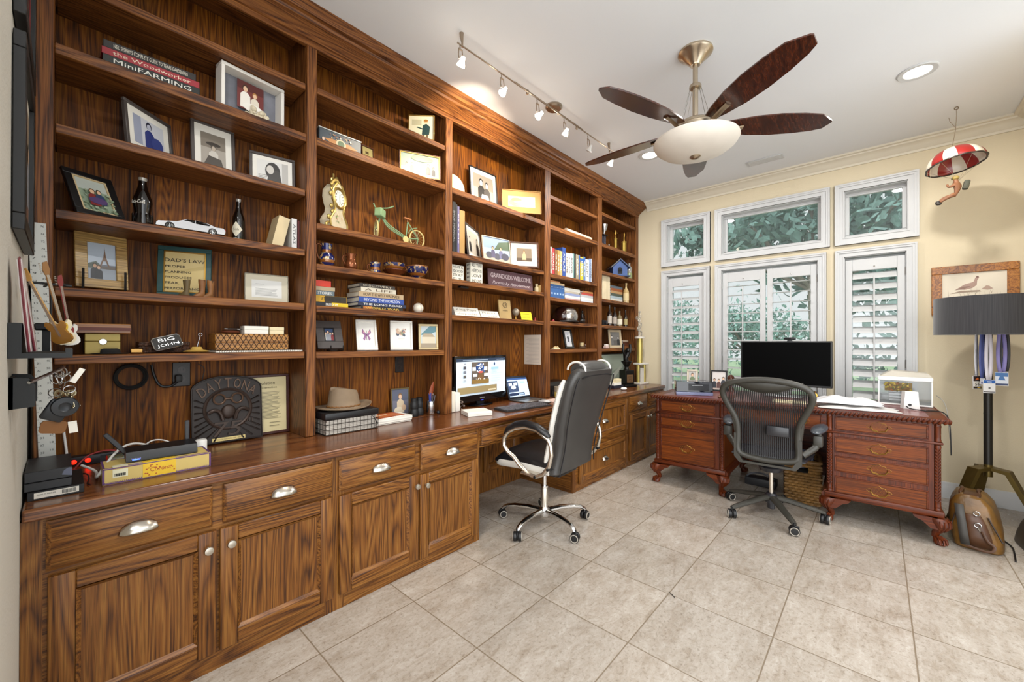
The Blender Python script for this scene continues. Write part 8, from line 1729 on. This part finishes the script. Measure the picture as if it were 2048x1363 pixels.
# ================================================================ bird print on the window wall
a, b = on_x(1863, 535.5, XW - .022), on_x(2040, 520, XW - .022); w = a.y - b.y; hz = a.z - 1.515
t = thing('picture_frame', 'golden oak framed bird print on the wall behind the lamp shade', 'picture frame', (XW - .001, (a.y + b.y) / 2, 1.515), -pi / 2); bw = .062; m = MB()
for q in ((-w / 2, w / 2, hz - bw, hz), (-w / 2, w / 2, 0, bw), (-w / 2, -w / 2 + bw, bw, hz - bw), (w / 2 - bw, w / 2, bw, hz - bw)): m.box(q[0], q[1], -.024, 0, q[2], q[3], b=.003)
m.build('frame_border', frame_orange, t)
brd = [('bg', '#e0d6c2'), ('p', [(.22, .52), (.36, .66), (.5, .72), (.53, .84), (.57, .88), (.59, .84), (.56, .76), (.55, .62), (.48, .54), (.36, .5)], '#a88a7c'), ('p', [(.2, .5), (.34, .6), (.46, .6), (.36, .53)], '#8a6a5c'), ('e', .562, .86, .022, .026, '#7a5a4c'), ('p', [(.12, .4), (.3, .48), (.6, .47), (.62, .43), (.3, .42)], '#9a8672'), ('p', [(.62, .5), (.7, .6), (.74, .58), (.8, .5), (.72, .47)], '#b09584')]
rn = random.Random(17)
for k in range(26):
    x = rn.uniform(.06, .94); q = rn.uniform(.1, .4); brd.append(('p', [(x, q), (x + .006, q), (x + rn.uniform(-.06, .06), q + rn.uniform(.12, .3))], '#a3937c'))
mb, ms_ = pic_mesh(w - 2 * bw, hz - 2 * bw, brd); mb.build('print', ms_, t, loc=(0, -.01, bw)); MB().box(-w / 2 + bw, w / 2 - bw, -.009, -.002, bw, hz - bw).build('backing', cream_paper, t)

# ================================================================ hanging parachutist
px, py, pz = 4.41, -.43, 2.60
pc = thing('parachute_ornament', 'red and white ceramic parachute with a dangling parachutist figure hung from the ceiling', 'ornament', (px, py, pz))
TL_ = Matrix.Rotation(-.14, 4, 'X') @ Matrix.Rotation(.12, 4, 'Y')
red = mat('#8e1f1b', .3, 0, 'red_glaze_stripe', var=.1, coat=.4); whi = mat('#d9cfbd', .3, 0, 'white_glaze_stripe', var=.05, coat=.4); m = MB(); m.T = TL_; n = 64; R = .152; g = []
for i in range(11):
    f = i / 10; a = f * pi / 2; row = []
    for k in range(n):
        sc = 1 + .035 * abs(sin(6 * 2 * pi * k / n)) * sin(a) ** 2; row.append((R * sin(a) * cos(2 * pi * k / n) * sc, R * sin(a) * sin(2 * pi * k / n) * sc, .128 * cos(a)))
    g.append(row)
for i in range(1, 10):
    for k in range(n): m.add([g[i][k], g[i][(k + 1) % n], g[i + 1][(k + 1) % n], g[i + 1][k]], [(0, 1, 2, 3)], (k * 12 // n) % 2)
for k in range(n): m.add([g[0][0], g[1][k], g[1][(k + 1) % n]], [(0, 1, 2)], (k * 12 // n) % 2)
m.build('canopy', [red, whi], pc, solid=.004); m = MB(); m.T = TL_; m.tube([(p[0] * 1.01, p[1] * 1.01, p[2] - .002) for p in g[-1]], .0055, 6, closed=True); m.build('rim_cord', mat('#3a342e', .4, .2, 'dark_rim'), pc)
fp = V((-.02, -.015, -.16)); m = MB()
for k in (1, 3, 5, 7, 9, 11):
    q = TL_ @ V(g[-1][k * n // 12]); m.tube([q, fp + V((0, 0, .035))], .0009, 4)
for k in (2, 4): q = TL_ @ V(g[-1][(k + 17) % n]); m.tube([q, q + V((.0, 0, -.07))], .0009, 4)
m.build('shroud_lines', mat('#9a8c74', .7, 0, 'string'), pc)
m = MB(); hk = V((0, -.004, CEIL - pz)); m.tube([TL_ @ V((0, 0, .128)), V((0, 0, .26)), V((.0, -.004, .36)), hk - V((0, 0, .02))], .0015, 5).tube([V((0, 0, .27)), V((.0, .03, .33)), V((0, .035, .36))], .0015, 5).torus(hk - V((0, 0, .0155)), .01, .003, 'x', 12, 5).build('hanging_cord', mat('#6d5a40', .7, 0, 'twine'), pc)
# the parachutist: one continuous skinned body
sk = bpy.data.meshes.new('parachutist'); P = [(0, 0, 0), (0, .003, .03), (0, .006, .055), (0, .012, .07), (0, .016, .088), (-.012, .02, .048), (-.018, .045, .04), (-.008, .05, .062), (.014, -.0, .05), (.022, .022, .062), (.01, .01, .09), (-.008, .03, -.008), (-.01, .06, -.024), (-.011, .078, -.04), (.009, .03, -.006), (.011, .064, -.014), (.012, .085, -.034)]
sk.from_pydata([tuple(V(p) * 1.25) for p in P], [(0, 1), (1, 2), (2, 3), (3, 4), (2, 5), (5, 6), (6, 7), (2, 8), (8, 9), (9, 10), (0, 11), (11, 12), (12, 13), (0, 14), (14, 15), (15, 16)], [])
so = bpy.data.objects.new('body', sk); COL.objects.link(so); so.parent = pc; so.location = fp + V((0, 0, -.06)); so.modifiers.new('skin', 'SKIN'); RR = [.019, .02, .02, .009, .015, .011, .008, .006, .011, .008, .006, .013, .01, .007, .013, .01, .007]
for k, v_ in enumerate(sk.skin_vertices[0].data): v_.radius = (RR[k] * 1.15,) * 2; v_.use_root = k == 0
s2 = so.modifiers.new('sub', 'SUBSURF'); s2.levels = s2.render_levels = 2; sk.materials.append(mat('#8a5a3a', .6, 0, 'brown_flight_suit', var=.3))
o_ = so.location; m = MB().at(o_ + V((-.0, -.03, .05)), (.2, 0, 0)); m.box(-.024, .024, -.02, .012, -.03, .035, b=.01); m.build('backpack', mat('#4a4a3a', .7, 0, 'olive_pack', var=.2), pc); m = MB().ell(o_ + V((0, .018, .116)), (.019, .02, .018), 12, 8); m.build('helmet', mat('#a08a4a', .5, 0, 'helmet_tan', var=.2), pc); m = MB()
for s in (-1, 1): m.ell(o_ + V((s * .013, .105, -.05 + .008 * s)), (.011, .018, .012), 10, 8)
m.build('boots', mat('#2a241e', .5, 0, 'boot_dark'), pc); m = MB()
for s in (-1, 1): m.torus(o_ + V((s * .008, .037, .114)), .006, .0018, 'y', 12, 5)
m.build('goggles', mat('#23201c', .3, 0, 'goggle_dark'), pc)

# ================================================================ the garden beyond the windows
struct('ground', MB().box(XW + .14, 40, -25, 25, -.35, -.3), mat('#7d9270', .95, 0, 'lawn', var=.15))
leafm = mat('#56726a', .8, 0, 'grey_green_leaves', var=.25); leafm2 = mat('#6f8f84', .8, 0, 'pale_leaves', var=.25); bark = mat('#5d564c', .9, 0, 'bark', var=.2)
def tree(label, x, y, th, cr, cz, n, lm_, seed, ls=.14, name='tree', group=None):
    t = thing(name, label, 'tree' if name == 'tree' else 'bush', (x, y, -.3), group=group); rn = random.Random(seed); m = MB(); blobs = [(V((rn.gauss(0, cr * .5), rn.gauss(0, cr * .62), cz + rn.gauss(0, cr * .36))), cr * rn.uniform(.25, .5)) for _ in range(14)]
    for k in range(n):
        c, r = blobs[k % 14]; p = c + V((rn.gauss(0, r), rn.gauss(0, r), rn.gauss(0, r * .8))) * .62
        if p.z < .05: p.z = .05 + rn.random() * .3
        a, b = V((rn.gauss(0, 1), rn.gauss(0, 1), rn.gauss(0, 1))).normalized() * ls * rn.uniform(.6, 1.3), V((rn.gauss(0, 1), rn.gauss(0, 1), rn.gauss(0, 1))).normalized() * ls * .55
        m.add([p - a, p + b, p + a, p - b], [(0, 1, 2, 3)])
    me = bpy.data.meshes.new('foliage'); me.from_pydata([tuple(q) for q in m.v], [], m.f); me.materials.append(lm_); o = bpy.data.objects.new('foliage', me); COL.objects.link(o); o.parent = t
    k = MB().tube(smooth([(0, 0, 0), (.1, .05, th * .5), (-.05, .1, th)], False), [.16] * 30 if False else .13 if th > 1.5 else .05, 8)
    for q in range(6): k.tube([(0, .08, th * .8), blobs[q][0]], .05 if th > 1.5 else .02, 6)
    k.build('trunk', bark, t); return t
tree('large shade tree whose leaves hang across the upper windows', 12.6, 1.1, 3.6, 2.0, 4.6, 3800, leafm, 1, .17)
tree('dense tree seen through the right hand upper window', 9.0, -1.5, 2.4, 1.25, 3.2, 3000, leafm, 2, .15)
tree('round pale tree beyond the middle shutters', 20, 4.2, 1.6, 1.9, 2.0, 3200, leafm2, 3, .12); tree('pale tree beyond the left hand shutters', 20, 9.4, 1.4, 1.7, 1.6, 2200, leafm2, 4, .12); tree('bushy tree beyond the right hand shutters', 17, -2.2, 1.4, 1.7, 1.8, 2800, leafm, 5, .13)
